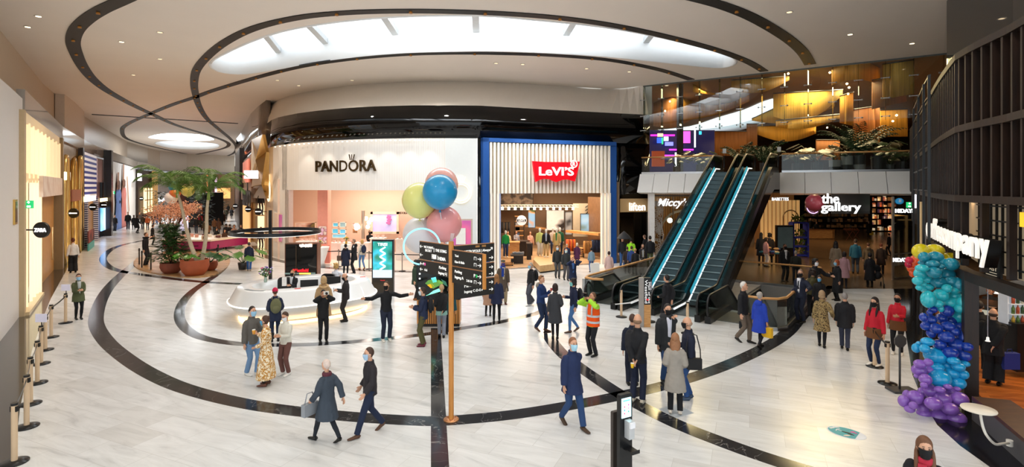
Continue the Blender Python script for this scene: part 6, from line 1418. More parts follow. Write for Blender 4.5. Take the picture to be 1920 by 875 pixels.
# dark totem with screen and blue plant shelf
p=G(1472,515); t=thing('display_totem','dark display totem with a dim screen beside the void rail','display totem',p); Y=33; x0=(1455-CX)/F*Y;x1=(1486-CX)/F*Y; zt=hz(422,Y); mb=MB(); mb.box(((x0+x1)/2,Y,zt/2),(x1-x0,.25,zt)); mb.obj('cabinet',M('#131211',.2),t); mb=MB(); mb.box(((x0+x1)/2,Y-.14,zt*.68),(x1-x0-.1,.02,zt*.55)); mb.obj('screen',M('#2f3a3c',.15,em=.25,var=.4,scale=2),t)
sh=thing('plant_shelf','cobalt blue shelving with green plants in the gallery','plant shelf',G(1497,476)); Y=36; x0=(1484-CX)/F*Y;x1=(1511-CX)/F*Y
mb=MB(); zt=hz(417,Y)
for z in (.1,.7,1.3,zt): mb.box(((x0+x1)/2,Y,z),(x1-x0,.6,.1))
for xx in (x0,x1): mb.box((xx,Y,zt/2),(.1,.6,zt))
mb.obj('blue_frame',M('#1b2c9c',.5),sh)
rr=random.Random(44)
mb=MB()
for z in (.2,.8,1.4,zt+.1):
    for k in range(40): mb.ell((x0+rr.random()*(x1-x0),Y+rr.uniform(-.3,.3),z+rr.uniform(0,.4)),.11,.03,.06,n=6,m=4,q=Matrix.Rotation(rr.uniform(0,3),3,'X')@Matrix.Rotation(rr.uniform(0,3),3,'Z'))
o=mb.obj('plants',M('#5a6a1c',.6,var=.4,scale=3),sh); o['kind']='stuff'
def table(px0,px1,py,ytop,label,c='#8a5428'):
    Yt=4700/(py-350); x0=(px0-CX)/F*Yt;x1=(px1-CX)/F*Yt; z=hz(ytop,Yt); t=thing('market_table',label,'table',((x0+x1)/2,Yt,0)); mb=MB(); mb.box(((x0+x1)/2,Yt+.4,z-.03),(x1-x0,.8,.06)); mb.obj('top',M(c,.5),t)
    for xx in (x0+.1,x1-.1):
        for dy in (.08,.72): mb=MB(); mb.box((xx,Yt+dy,(z-.06)/2),(.06,.06,z-.06)); mb.obj('leg',M(c,.5),t)
    return t,x0,x1,Yt,z
t,x0,x1,Yt,z=table(1430,1462,498,475,'market table heaped with colourful scarves beside the escalator','#5a3a22')
mb_={}
for k in range(46):
    c=rr.choice(['#a03040','#c9a068','#2f6a78','#7a4a80','#d9c9a0','#35558a']); m_=mb_.setdefault(c,MB()); m_.ell((x0+rr.random()*(x1-x0),Yt+rr.uniform(0,.8),z+rr.uniform(0,.35)),.18,.14,.07,n=8,m=5)
for c,m_ in mb_.items(): tag(m_.obj('scarf_pile',M(c,.8)),'heaped %s scarves on the market table beside the escalator'%{'#a03040':'red','#c9a068':'tan','#2f6a78':'teal','#7a4a80':'purple','#d9c9a0':'cream','#35558a':'blue'}[c],'scarves',None,'stuff')
t,x0,x1,Yt,z=table(1512,1565,448,430,'long wooden market bar with dark panels in the gallery','#8a5428')
mb=MB(); mb.box(((x0+x1)/2,Yt+.1,z/2),(x1-x0,.1,z-.1)); mb.obj('front_panel',WOODL,t)
for px in (1590,1602):
    Yt=47; x=(px-CX)/F*Yt; z=.9; t=thing('folding_table','folding market table with crossed legs and a heap of goods, %s'%('left' if px==1590 else 'right'),'table',(x,Yt,0)); mb=MB(); mb.box((x,Yt,z),(.62,.5,.05)); mb.obj('top',M('#5a2d1c',.6),t)
    for s_ in(-1,1): mb=MB(); mb.bar((x-.3*s_,Yt-.2,0),(x+.3*s_,Yt-.2,z),.04,.04); mb.obj('leg',M('#5a2d1c',.6),t)
    mb=MB()
    for k in range(14): mb.ell((x+rr.uniform(-.28,.28),Yt+rr.uniform(-.2,.2),z+.08),.09,.09,.06,n=7,m=5)
    o=mb.obj('goods',M('#6a3a20',.7,var=.4,scale=5),t); o['kind']='stuff'
t=thing('oval_sign_stand','black oval sign on a pale stand behind the entrance glass','sign stand',G(1687,500)); Y=29; mb=MB(); c_=D(1687,424,Y); mb.ell(c_,.34,.04,.22,n=18,m=10); mb.obj('oval_board',BLACK,t); mb=MB(); mb.tube([V(c_.x,Y+.05,0),V(c_.x,Y+.05,c_.z)],.04,8); mb.obj('pale_post',M('#d8b98a',.5),t)
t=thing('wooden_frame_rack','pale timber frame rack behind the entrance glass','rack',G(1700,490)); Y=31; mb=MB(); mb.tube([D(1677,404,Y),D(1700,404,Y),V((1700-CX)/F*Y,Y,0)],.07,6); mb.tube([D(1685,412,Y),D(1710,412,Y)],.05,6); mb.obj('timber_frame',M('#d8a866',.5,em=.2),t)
# ================= upper hall: gold string curtains
def GC(c,em): 
    m,nt,b=nodes_mat('gold_string_curtain'); tc=N(nt,'ShaderNodeTexCoord'); mp=N(nt,'ShaderNodeMapping'); mp.inputs['Scale'].default_value=(6,6,.12); nt.links.new(tc.outputs['Object'],mp.inputs['Vector'])
    nz=N(nt,'ShaderNodeTexNoise'); nz.inputs['Scale'].default_value=4; nz.inputs['Detail'].default_value=3; nt.links.new(mp.outputs['Vector'],nz.inputs['Vector'])
    k=col(c); r=ramp(nt,[(.35,tuple(x*.55 for x in k)),(.65,k)]); nt.links.new(nz.outputs['Fac'],r.inputs[0]); nt.links.new(r.outputs[0],b.inputs['Base Color']); b.inputs['Roughness'].default_value=.7
    b.inputs['Transmission Weight'].default_value=0
    tr=N(nt,'ShaderNodeBsdfTranslucent'); nt.links.new(r.outputs[0],tr.inputs[0]); mx=N(nt,'ShaderNodeMixShader'); mx.inputs[0].default_value=.45; o=nt.nodes['Material Output']; nt.links.new(b.outputs[0],mx.inputs[1]); nt.links.new(tr.outputs[0],mx.inputs[2]); nt.links.new(mx.outputs[0],o.inputs[0]); return m
gA=GC('#e8c25a',0); gB=GC('#d9a540',0); gC_=GC('#b0743a',0)
def curtain(p0,p1,yt,yb,Y,bul,mat,label,yt2=None,yb2=None,sag=0):
    """curved fringe between two columns; bul = depth bulge"""
    t=thing('string_curtain',label,'string curtain',D((p0+p1)/2,yt,Y)); n=26; rings=[]
    yt2=yt if yt2 is None else yt2; yb2=yb if yb2 is None else yb2
    for i in range(n+1):
        u=i/n; px=p0+(p1-p0)*u; YY=Y+bul*math.sin(PI*u); a=D(px,yt+(yt2-yt)*u,YY); b=D(px,yb+(yb2-yb)*u+sag*math.sin(PI*u),YY); rings.append([a,b,b+V(0,.03,0),a+V(0,.03,0)])
    mb=MB(); mb.loft(rings,0,True,True); mb.obj('fringe',mat,t)
    mb=MB(); mb.tube([r[0] for r in rings],.04,6); mb.obj('hanging_rail',DMETAL,t); return t
curtain(1560,1650,118,160,31,-2,gB,'broad golden string curtain hanging high at the right of the deck',112,158,-10)
curtain(1300,1420,158,172,36,4,gA,'low curved golden fringe high at the left of the deck',148,152,14)
curtain(1225,1300,175,236,44,-3,gC_,'copper string curtain at the far left of the upper hall',168,222,10)
curtain(1270,1405,172,226,40,5,gB,'bronze string curtain sweeping above the white skylight',158,190,8)
curtain(1372,1480,150,168,33,-2,gB,'dark gold fringe crossing over the skylight end',142,150,14)
curtain(1410,1565,222,226,42,6,gA,'bright golden oval fringe at the middle of the upper hall',150,200,16)
curtain(1450,1580,175,218,37,-3,gA,'large bright golden curtain loop right of the skylight',168,178,26)
curtain(1455,1575,226,238,36,-3,gA,'low bright golden fringe above the palms',214,222,10)
curtain(1400,1420,232,290,48,0,gC_,'narrow amber string panel above the planters')
curtain(1420,1530,236,252,52,3,gB,'deep golden fringe behind the palms',236,250,14)
curtain(1575,1600,180,230,33,-1,gB,'narrow golden panel between the loop and the copper wall',172,236)
curtain(1600,1650,205,270,36,1,gC_,'copper curtain behind the tall palm',198,268)
curtain(1635,1700,150,205,30,-1.5,gC_,'amber curtain near the right end of the glass screen',140,190)
curtain(1655,1712,120,186,28.6,-1,gB,'golden curtain at the right end of the glass screen',112,176)
curtain(1650,1702,206,256,38,0,gB,'dim golden curtain block at the right of the upper hall',204,256)
curtain(1340,1400,246,292,46,0,gC_,'brown string curtain behind the escalator tops')
curtain(1530,1575,262,300,50,0,gC_,'dark orange curtain behind the planters right of the escalators')
for px,py,Y in ((1590,148,30),(1588,157,30),(1592,164,31),(1590,176,32),(1556,136,30),(1597,218,38),(1681,216,30),(1674,227,33),(1551,239,40),(1478,138,30),(1256,190,40),(1247,208,38),(1268,195,44)):
    c_=D(px,py,Y); t=thing('small_bulb','tiny glowing bulb hanging among the golden string curtains','bulb',c_,0,'tiny bulbs in the upper hall'); mb=MB(); mb.ell(c_,.06,n=8,m=6); mb.obj('bulb_glass',M('#ffd9a0',.4,em=10),t)
# neon arcade at far left of the deck
ar=thing('neon_arcade','purple and blue neon lit arcade front on the upper deck','arcade front',D(1270,275,50)); Y=50
def NB(x0,x1,y0,y1,c,e,nm,YY=50):
    a=D(x0,y0,YY);b=D(x1,y1,YY); mb=MB(); mb.box(((a.x+b.x)/2,YY,(a.z+b.z)/2),(abs(b.x-a.x),.12,abs(a.z-b.z))); mb.obj(nm,M(c,.4,em=e),ar)
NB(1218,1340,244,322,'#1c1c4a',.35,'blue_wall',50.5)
NB(1220,1265,252,255,'#e02ac0',1.5,'magenta_tube',50); NB(1281,1294,246,268,'#f052b8',1.3,'magenta_sign',49.8); NB(1255,1300,279,282,'#d93ae0',1.3,'magenta_tube',50); NB(1244,1264,290,293,'#d93ae0',1.3,'magenta_tube',50)
NB(1232,1240,258,268,'#2f58e0',1.3,'blue_sign',49.9); NB(1233,1243,250,256,'#f0d8a0',1.2,'cream_sign',49.9); NB(1245,1253,256,264,'#cfe0ff',1.5,'white_star',49.9); NB(1247,1262,266,273,'#7a80f0',1.3,'blue_lettering_block',49.9); NB(1270,1275,257,261,'#e8e060',1.2,'yellow_sign',49.9); NB(1241,1243,258,270,'#30e080',1.2,'green_tube',49.8)
NB(1302,1304,240,276,'#f4f4ff',2,'white_tube',48); NB(1311,1315,246,252,'#30b8e0',1.5,'cyan_sign',49)
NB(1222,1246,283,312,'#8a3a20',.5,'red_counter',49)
t=thing('steel_column','dark square column on the upper deck before the neon arcade','column',DE(2,3,HU)); mb=MB(); c_=D(1275,0,36); mb.box((c_.x,36,(HU+HH)/2),(.32,.4,HH-HU)); mb.obj('shaft',M('#2b2320',.4),t)
t=thing('light_tube','vertical white light tube standing behind the deck rail','light',D(1267,300,36)); mb=MB(); a=D(1267,286,35);b=D(1267,312,35); mb.tube([a,b],.05,8); mb.obj('tube',M('#ffffff',.4,em=2),t); mb=MB(); mb.cyl(V(a.x,35,HU),.12,.1,12); mb.obj('foot',BLACK,t)
# ================= plants
def frond(mb,base,dirv,L,droop,nl=16,wl=.45,lw_=.035):
    """arching palm frond with leaflets"""
    d=Vector(dirv).normalized(); hor=V(d.x,d.y,0); hor=hor.normalized() if hor.length>1e-3 else V(1,0,0); pts=[]; p=Vector(base); v=d.copy(); st=L/10
    for i in range(11): pts.append(p.copy()); p=p+v*st; v=(v+V(0,0,-droop*(i+1)/10)).normalized()
    mb.tube(pts,[.022*(1-.08*i) for i in range(11)],5)
    for j in range(nl):
        u=.12+.88*j/nl; f=u*10; i=min(int(f),9); q=pts[i].lerp(pts[i+1],f-i); tdir=(pts[i+1]-pts[i]).normalized(); side=tdir.cross(V(0,0,1)); side=side.normalized() if side.length>1e-3 else V(1,0,0)
        for s_ in(-1,1):
            ln=wl*(math.sin(PI*min(1,u*.9+.12))**.6)*random.uniform(.85,1.1); dr=(side*s_*.75+tdir*.75+V(0,0,-.25)).normalized(); m1=q+dr*ln*.5+V(0,0,.02); e=q+dr*ln+V(0,0,-.22*ln); w_=tdir*lw_
            mb.add([q-w_*.3,q+w_*.3,m1+w_,e,m1-w_],[(0,1,2,3,4)],0,False)
PALM=M('#4b6a22',.5,var=.35,scale=2); PALMD=M('#1f3a1c',.5,var=.4,scale=3)
TERRA=M('#a9532f',.6,var=.12,scale=4,bump=.1)
def pot(px,py,w_,ytop,label,c=TERRA,deep=1):
    Yp=4700/(py-350)+w_/2/F*4700/(py-350)*.0; p=G(px,py); r_=w_/2/F*p.y; p=V(p.x*(p.y+r_)/p.y,p.y+r_,.05); h=hz(ytop,p.y)-.05
    t=thing('plant_pot',label,'plant pot',p); mb=MB(); mb.lathe(p,[(0,0),(r_*.62,0),(r_*.86,h*.25),(r_,h*.6),(r_*.97,h*.95),(r_*1.0,h),(r_*.9,h),(r_*.88,h*.8),(0,h*.8)],36); mb.obj('clay_body',c,t); mb=MB(); mb.cyl(p+V(0,0,h*.8),r_*.88,.02,24); mb.obj('soil',M('#2b1d14',.9,bump=.5),t); return p,r_,h
p1,r1,h1=pot(365,521,50,486,'large round terracotta pot holding the two slanting palms')
p2,r2,h2=pot(321,516,38,492,'reddish brown bowl pot with the fir like shrub, left of the palm pot',M('#8a4732',.6,var=.12,scale=4))
p3,r3,h3=pot(393,510,28,490,'smaller terracotta pot behind the palm pot on the right',M('#9c4c2c',.6))
def palm(base,top,label,nf=13,L=2.1,seed=1):
    random.seed(seed); t=thing('palm_tree',label,'palm',base); mb=MB(); mid=(base+top)/2+V(.08*(1 if top.x>base.x else -1),0,.0); pts=[base,base.lerp(top,.25)+ (mid-base.lerp(top,.5)),mid,base.lerp(top,.78),top]; pts=cat(pts,5); n=len(pts); mb.tube(pts,[.11-.055*i/n+.006*(i%2) for i in range(n)],12); mb.obj('trunk',M('#b8a78c',.8,var=.25,scale=9,bump=.3),t)
    mb=MB(); mb.tube([top-V(0,0,.25),top+V(0,0,.25)],[.09,.05],10); mb.obj('crownshaft',M('#7d9440',.5),t)
    for k in range(nf):
        a=k*2.4+seed; el=.5+1.3*((k*7)%nf)/nf; mb=MB(); frond(mb,top+V(0,0,.15),(math.cos(a),math.sin(a),el),L*random.uniform(.8,1.1),.46,30,.55,.022); mb.obj('frond',PALM,t)
    return t
Yp=p1.y
palm(p1+V(.15,0,h1*.8),D(333,362,Yp+.3),'palm leaning left out of the large terracotta pot',16,2.7,1)
palm(p1+V(.3,.1,h1*.8),D(391,366,Yp+.2),'palm leaning right out of the large terracotta pot',15,2.6,5)
# conifer-like shrub with fine foliage
random.seed(3)
def shrub(base,h,r_,label,c,n=420,lobes=None,stem=True,ls=.10,name='shrub',blossom=None):
    t=thing(name,label,'shrub' if name=='shrub' else 'tree',base); mb=MB()
    for k in range(5):
        a=random.uniform(0,6.28); e=base+V(math.cos(a)*r_*.35,math.sin(a)*r_*.5,h*random.uniform(.5,.95)); mb.tube([base,base.lerp(e,.5)+V(0,0,h*.08),e],[.035,.02,.006],6)
    mb.obj('branches',M('#4a3726',.8),t); mb=MB()
    for k in range(n):
        u=random.random()**.8; z=h*(.12+.88*u); rad=r_*math.sqrt(random.random())*(1.0-.45*u) ; a=random.uniform(0,6.28); p=base+V(math.cos(a)*rad,math.sin(a)*rad,z); d=V(math.cos(a)*.8,math.sin(a)*.8,random.uniform(-.5,.4)).normalized(); s_=d.cross(V(0,0,1)).normalized(); L=ls*random.uniform(1.2,2.6)
        for q in (-1,0,1): dd_=(d+s_*q*.5).normalized(); w_=s_*ls*.16; mb.add([p-w_,p+w_,p+dd_*L*.6+w_,p+dd_*L,p+dd_*L*.6-w_],[(0,1,2,3,4)])
    o=mb.obj('foliage',M(c,.6,var=.4,scale=3),t)
    return t
shrub(p2+V(0,0,h2*.7),2.3,1.0,'dark green feathery shrub in the brown bowl pot','#2f5220',1300,ls=.13)
def broadleaf(base,label,n,L,c,w_=.3,lift=.8,name='leafy_plant'):
    t=thing(name,label,'plant',base)
    for k in range(n):
        a=k*2.4+random.uniform(-.3,.3); ln=L*random.uniform(.7,1.1); tip=base+V(math.cos(a)*ln*.7,math.sin(a)*ln*.7,ln*lift*random.uniform(.5,1)); mb=MB(); mb.tube([base,base.lerp(tip,.5)+V(0,0,.1*ln),tip],[.016,.012,.008],5)
        d=(V(math.cos(a),math.sin(a),-.35)).normalized(); s_=d.cross(V(0,0,1)).normalized(); W=w_*ln; m=8; ctr=[tip+d*(ln*.55*i/m)+V(0,0,-.05*ln*(i/m)**2) for i in range(m+1)]
        vs=[];fs=[]
        for i,c0_ in enumerate(ctr):
            wv=W*math.sin(PI*(i+.6)/(m+1.2))*(1 if i%2==0 else .62); vs+= [c0_-s_*wv+V(0,0,-.02),c0_+V(0,0,.02),c0_+s_*wv+V(0,0,-.02)]
        for i in range(m): fs+=[(3*i,3*i+1,3*i+4,3*i+3),(3*i+1,3*i+2,3*i+5,3*i+4)]
        mb.add(vs,fs,0,True); mb.obj('leaf',M(c,.35,var=.25,scale=4),t)
    return t
broadleaf(p1+V(-.3,-.2,h1*.85),'bright broad leaved plant at the foot of the palms',11,.8,'#437a20',.28)
broadleaf(p3+V(0,0,h3*.8),'dark split leaf monstera in the smaller pot behind the palms',11,1.05,'#24512a',.32)
broadleaf(G(425,515)+V(.1,1.5,.4),'yellow green split leaf plant right of the palm pots',10,1.15,'#48762a',.28)
pt_=thing('plant_pot','hidden low dark pot under the yellow green plant','plant pot',G(425,515)+V(.1,1.5,0)); mb=MB(); mb.lathe(G(425,515)+V(.1,1.5,0.05),[(0,0),(.2,0),(.26,.4),(.22,.4),(0,.36)],20); mb.obj('body',M('#2b2622',.5),pt_)
# pink blossom tree
bt_=thing('blossom_tree','small tree covered in peach pink blossom behind the shrub','tree',G(318,478)); base=G(318,478); base.z=.05; mb=MB(); Yb=base.y; top_=[]
random.seed(9)
for k in range(16):
    e=D(random.uniform(285,358),random.uniform(388,420),Yb+random.uniform(-1,1)); mb.tube([base,base.lerp(e,.45)+V(0,0,.5),e],[.06,.03,.008],6); top_.append(e)
mb.obj('branches',M('#4a3020',.8),bt_); mb=MB()
for k in range(1300):
    e=random.choice(top_); p=e+V(random.gauss(0,.36),random.gauss(0,.3),random.gauss(0,.22)); mb.ell(p,.05,.05,.035,n=5,m=3,q=Matrix.Rotation(random.uniform(0,3),3,'X'))
o=mb.obj('blossom',M('#eeb092',.7,var=.3,scale=4),bt_); o['kind']='stuff'
# black queue posts on the island
PB=[(261,497),(266,503),(283,507),(274,489),(407,495),(409,488)]
lb_=['left edge','behind the left edge post','nearest, left of the shrub','beside the boy','right, behind the pots','far right of the pots']
qq=[stanchion(x,y,'black queue post on the wooden island, %s'%lb_[i],None,1.0,BLACK,r=.035)[1] for i,(x,y) in enumerate(PB)]
belt(qq[3],qq[3]+V(3.2,.2,0),'black belt behind the shrub on the wooden island'); belt(qq[2],qq[2]+V(1.5,.3,0),'black belt running into the shrub on the wooden island')
# kiosk with pink sides
kk=thing('market_kiosk','white topped island counter with magenta pink sides behind the palms','counter',G(350,470)); Y0=38.5
mb=MB(); xa=(305-CX)/F*Y0; xb=(394-CX)/F*Y0; z=hz(449,Y0); mb.prism([(xa,Y0),(xb,Y0),(xb+1,Y0+3.5),(xa-1.2,Y0+3.5)],.2,z-.12); mb.obj('pink_sides',M('#a82a6c',.4),kk)
mb=MB(); mb.prism([(xa-.1,Y0-.1),(xb+.1,Y0-.1),(xb+1.1,Y0+3.6),(xa-1.3,Y0+3.6)],z-.12,z); mb.obj('white_top',M('#efe3d4',.3),kk)
rr=random.Random(17); 
for k in range(26): mb=MB(); mb.box((rr.uniform(xa,xb),Y0+rr.uniform(.2,2.5),z+.1),(.22,.16,rr.uniform(.1,.25)),rr.uniform(0,1)); tag(mb.obj('gift_box',M(rr.choice(['#f2ede4','#e8b0a0','#6a3a3a','#d9c29a']),.5)),'small product box on the pink sided kiosk counter','box','small boxes on the pink kiosk')
t=thing('lilac_screen','upright lilac white screen behind the blossom tree','screen',D(349,420,42)); mb=MB(); a=D(338,404,42);b=D(352,432,42); mb.box(((a.x+b.x)/2,42,(a.z+b.z)/2),(b.x-a.x,.15,a.z-b.z)); mb.obj('screen_face',M('#d9d4f2',.4,em=.9),t); mb=MB(); mb.box(((a.x+b.x)/2,42.05,b.z/2),(.3,.1,b.z)); mb.obj('stand',BLACK,t)
# far balloons above the corridor
for px,py,r_,c,l_ in ((349,342,.38,'#efb3a8','pale pink'),(352,356,.42,'#d9d06a','yellow'),(327,350,.34,'#1f8fb0','blue'),(328,362,.33,'#ee7a3a','orange'),(321,371,.38,'#e9e3e0','white')):
    balloon(px,py,r_*1.35,46,latex(c),'%s balloon in the far bunch above the blossom tree'%l_)
t=thing('dark_pavilion','dark pavilion stand with shelves in the middle of the far corridor','pavilion',D(385,400,62)); mb=MB(); a=D(368,0,64);b=D(402,0,64); mb.box(((a.x+b.x)/2,64,2.0),(b.x-a.x,4,4.0)); mb.obj('body',M('#1a1512',.5,var=.3),t); mb=MB(); mb.box(((a.x+b.x)/2,61.9,2.2),((b.x-a.x)*.8,.1,1.2)); mb.obj('lit_shelf',mat_blotch('stall_goods',[(.4,'#2a1812'),(.55,'#8a4a2c'),(.65,'#e0b080')],2,.5,.5),t)
for px,py,Y,l_ in ((412,404,72,'far cafe'),(300,408,60,'grey store'),(378,402,58,'dark pavilion')):
    b=G(px,350+4700/Y); shrub(b,4.2,1.3,'dark indoor tree in front of the %s'%l_,'#2c3d1c',300,name='indoor_tree',ls=.2)
# planters on deck
def planter(t_,px,w_,ytop,cols,label,plant,L,n,c,bk=.9,fr=0):
    u_=sx(px); p=DE(u_,bk,HU); w=w_/F*p.y; h=(HY-ytop)/F*p.y+H-HU; h=max(.35,h); t=thing('planter',label,'planter',p); r_=w/2
    mb=MB(); mb.lathe(p,[(0,0),(r_*.9,0),(r_,h*.45),(r_,h*.45)],18,0,False); mb.obj('lower_band',M(cols[0],.5),t); mb=MB(); mb.lathe(p,[(r_,h*.45),(r_*1.03,h),(r_*.92,h),(r_*.9,h*.85),(0,h*.85)],18,0,False); mb.obj('upper_band',M(cols[1],.5),t)
    top=p+V(0,0,h*.85)
    if plant=='leaf': broadleaf(top,label.replace('planter','leafy plant').replace('pot','plant'),n,L,c,.3,1.0)
    else:
        tt=thing('areca_palm',plant,'palm',top)
        for k in range(n):
            a=k*2.4; mb=MB(); frond(mb,top,(math.cos(a)*.8,math.sin(a)*.8,1.1+.6*((k*5)%n)/n),L*random.uniform(.8,1.1),.3,14,.4); mb.obj('frond',PALMD,tt)
random.seed(21)
GR='#1c3014'; DG='#3c3a38'; LG='#9a9a96'
planter(0,1387,14,305,(DG,DG),'dark low planter with drooping palm between the escalator tops','drooping dark palm between the escalator tops',1.7,11,GR)
planter(0,1432,16,305,(DG,DG),'dark planter with arching palm right of the escalator tops','arching palm with pale tips right of the escalator tops',1.9,13,GR)
planter(0,1262,14,312,('#4a3b30','#4a3b30'),'brown trough planter with small green leaves left of the escalators','leaf',.8,14,'#1c3a15',1.2)
planter(0,1320,16,312,('#4a3b30','#4a3b30'),'brown trough planter with small green leaves close to the left escalator top','leaf',.8,16,'#1c3a15',1.2)
planter(0,1305,14,308,('#4a3b30','#4a3b30'),'brown trough planter with a dark bush behind the deck rail','leaf',1.0,16,'#24401e',1.6)
planter(0,1496,20,306,(DG,DG),'low dark planter with bushy leaves just right of the escalators','leaf',.85,16,GR)
planter(0,1533,20,304,(DG,DG),'dark planter with a leafy plant and a strelitzia','leaf',1.2,14,'#22381a')
planter(0,1568,20,300,(DG,LG),'grey over black banded planter with small shrub','leaf',.7,14,'#243c1a')
planter(0,1591,20,292,(DG,LG),'tall grey over black banded planter left of the big palm','leaf',.8,10,GR)
planter(0,1615,20,291,(LG,DG),'dark over grey banded planter carrying the tall bushy palm','tall bushy palm in the middle of the deck planters',2.7,22,GR)
planter(0,1652,24,292,(DG,DG),'wide charcoal planter with pale green shrub','leaf',1.0,18,'#304a24')
planter(0,1675,16,308,(DG,'#55534f'),'small charcoal planter with trailing leaves','leaf',.75,14,'#2a421c')
planter(0,1700,26,303,('#2b1f1a','#2b1f1a'),'brown black planter with glossy leaves at the right end of the deck','leaf',1.2,18,'#22381a')
for px,l_ in ((1359,'left'),(1461,'right')):
    u_=sx(px); p=DE(u_,-.2,HU+1.15); t=thing('notice_plate','small white notice plate on the %s escalator head'%l_,'notice',p); mb=MB(); mb.box(p+V(0,0,.15),(.2,.02,.28)); mb.obj('plate',M('#d8d8d4',.4),t); mb=MB(); mb.tube([p+V(0,0,-.5),p],.012,5); mb.obj('stem',DMETAL,t)
# ================= people
def remesh(mb,vox,disp=0,smooth=3,seed=0):
    me=bpy.data.meshes.new('t'); me.from_pydata([tuple(v) for v in mb.v],[],mb.f)
    bm=bmesh.new(); bm.from_mesh(me); bmesh.ops.recalc_face_normals(bm,faces=bm.faces); bm.to_mesh(me); bm.free()
    o=bpy.data.objects.new('t',me); C.objects.link(o)
    m=o.modifiers.new('r','REMESH'); m.mode='VOXEL'; m.voxel_size=vox
    if smooth: s_=o.modifiers.new('s','SMOOTH'); s_.iterations=smooth; s_.factor=.5
    dg=bpy.context.evaluated_depsgraph_get(); r=bpy.data.meshes.new_from_object(o.evaluated_get(dg)); bpy.data.objects.remove(o); bpy.data.meshes.remove(me)
    if disp:
        ns=[v.normal.copy() for v in r.vertices]
        for v,nn in zip(r.vertices,ns):
            q=v.co; v.co=q+nn*disp*(noise.noise(V(q.x*9+seed,q.y*9,q.z*5))+.6*noise.noise(V(q.x*20,q.y*20+seed,q.z*14)))
    r.polygons.foreach_set('use_smooth',[True]*len(r.polygons)); return r
def pobj(src,name,mat,root):
    if isinstance(src,MB):
        o=src.obj(name,mat)
    else:
        src.name=name; src.materials.clear(); src.materials.append(mat); o=bpy.data.objects.new(name,src); C.objects.link(o)
    o.parent=root; return o
def ik(a,t,l1,l2,hint):
    d=t-a; L=min(d.length,(l1+l2)*.999); u=d.normalized(); x=(l1*l1-l2*l2+L*L)/(2*L); hh=math.sqrt(max(0,l1*l1-x*x)); h_=hint-u*hint.dot(u); h_.normalize(); return a+u*x+h_*hh, a+u*L
ARM={'down':(.225,.03,.85),'pocket':(.215,.11,.93),'phone':(.07,.30,1.16),'face':(.085,.24,1.60),'chin':(.06,.15,1.49),'out':(.66,.12,1.33),'back':(.04,-.17,.92),'fwd':(.24,.20,.93),'bck':(.24,-.22,.92),'ear':(.13,.06,1.58),'reach':(.20,.46,1.22),'bag':(.27,.02,.84),'cup':(.12,.28,1.28),'wide':(.42,.30,1.18),'hip':(.17,.18,1.02),'link':(.30,.08,.98)}
SK='#d6a283'
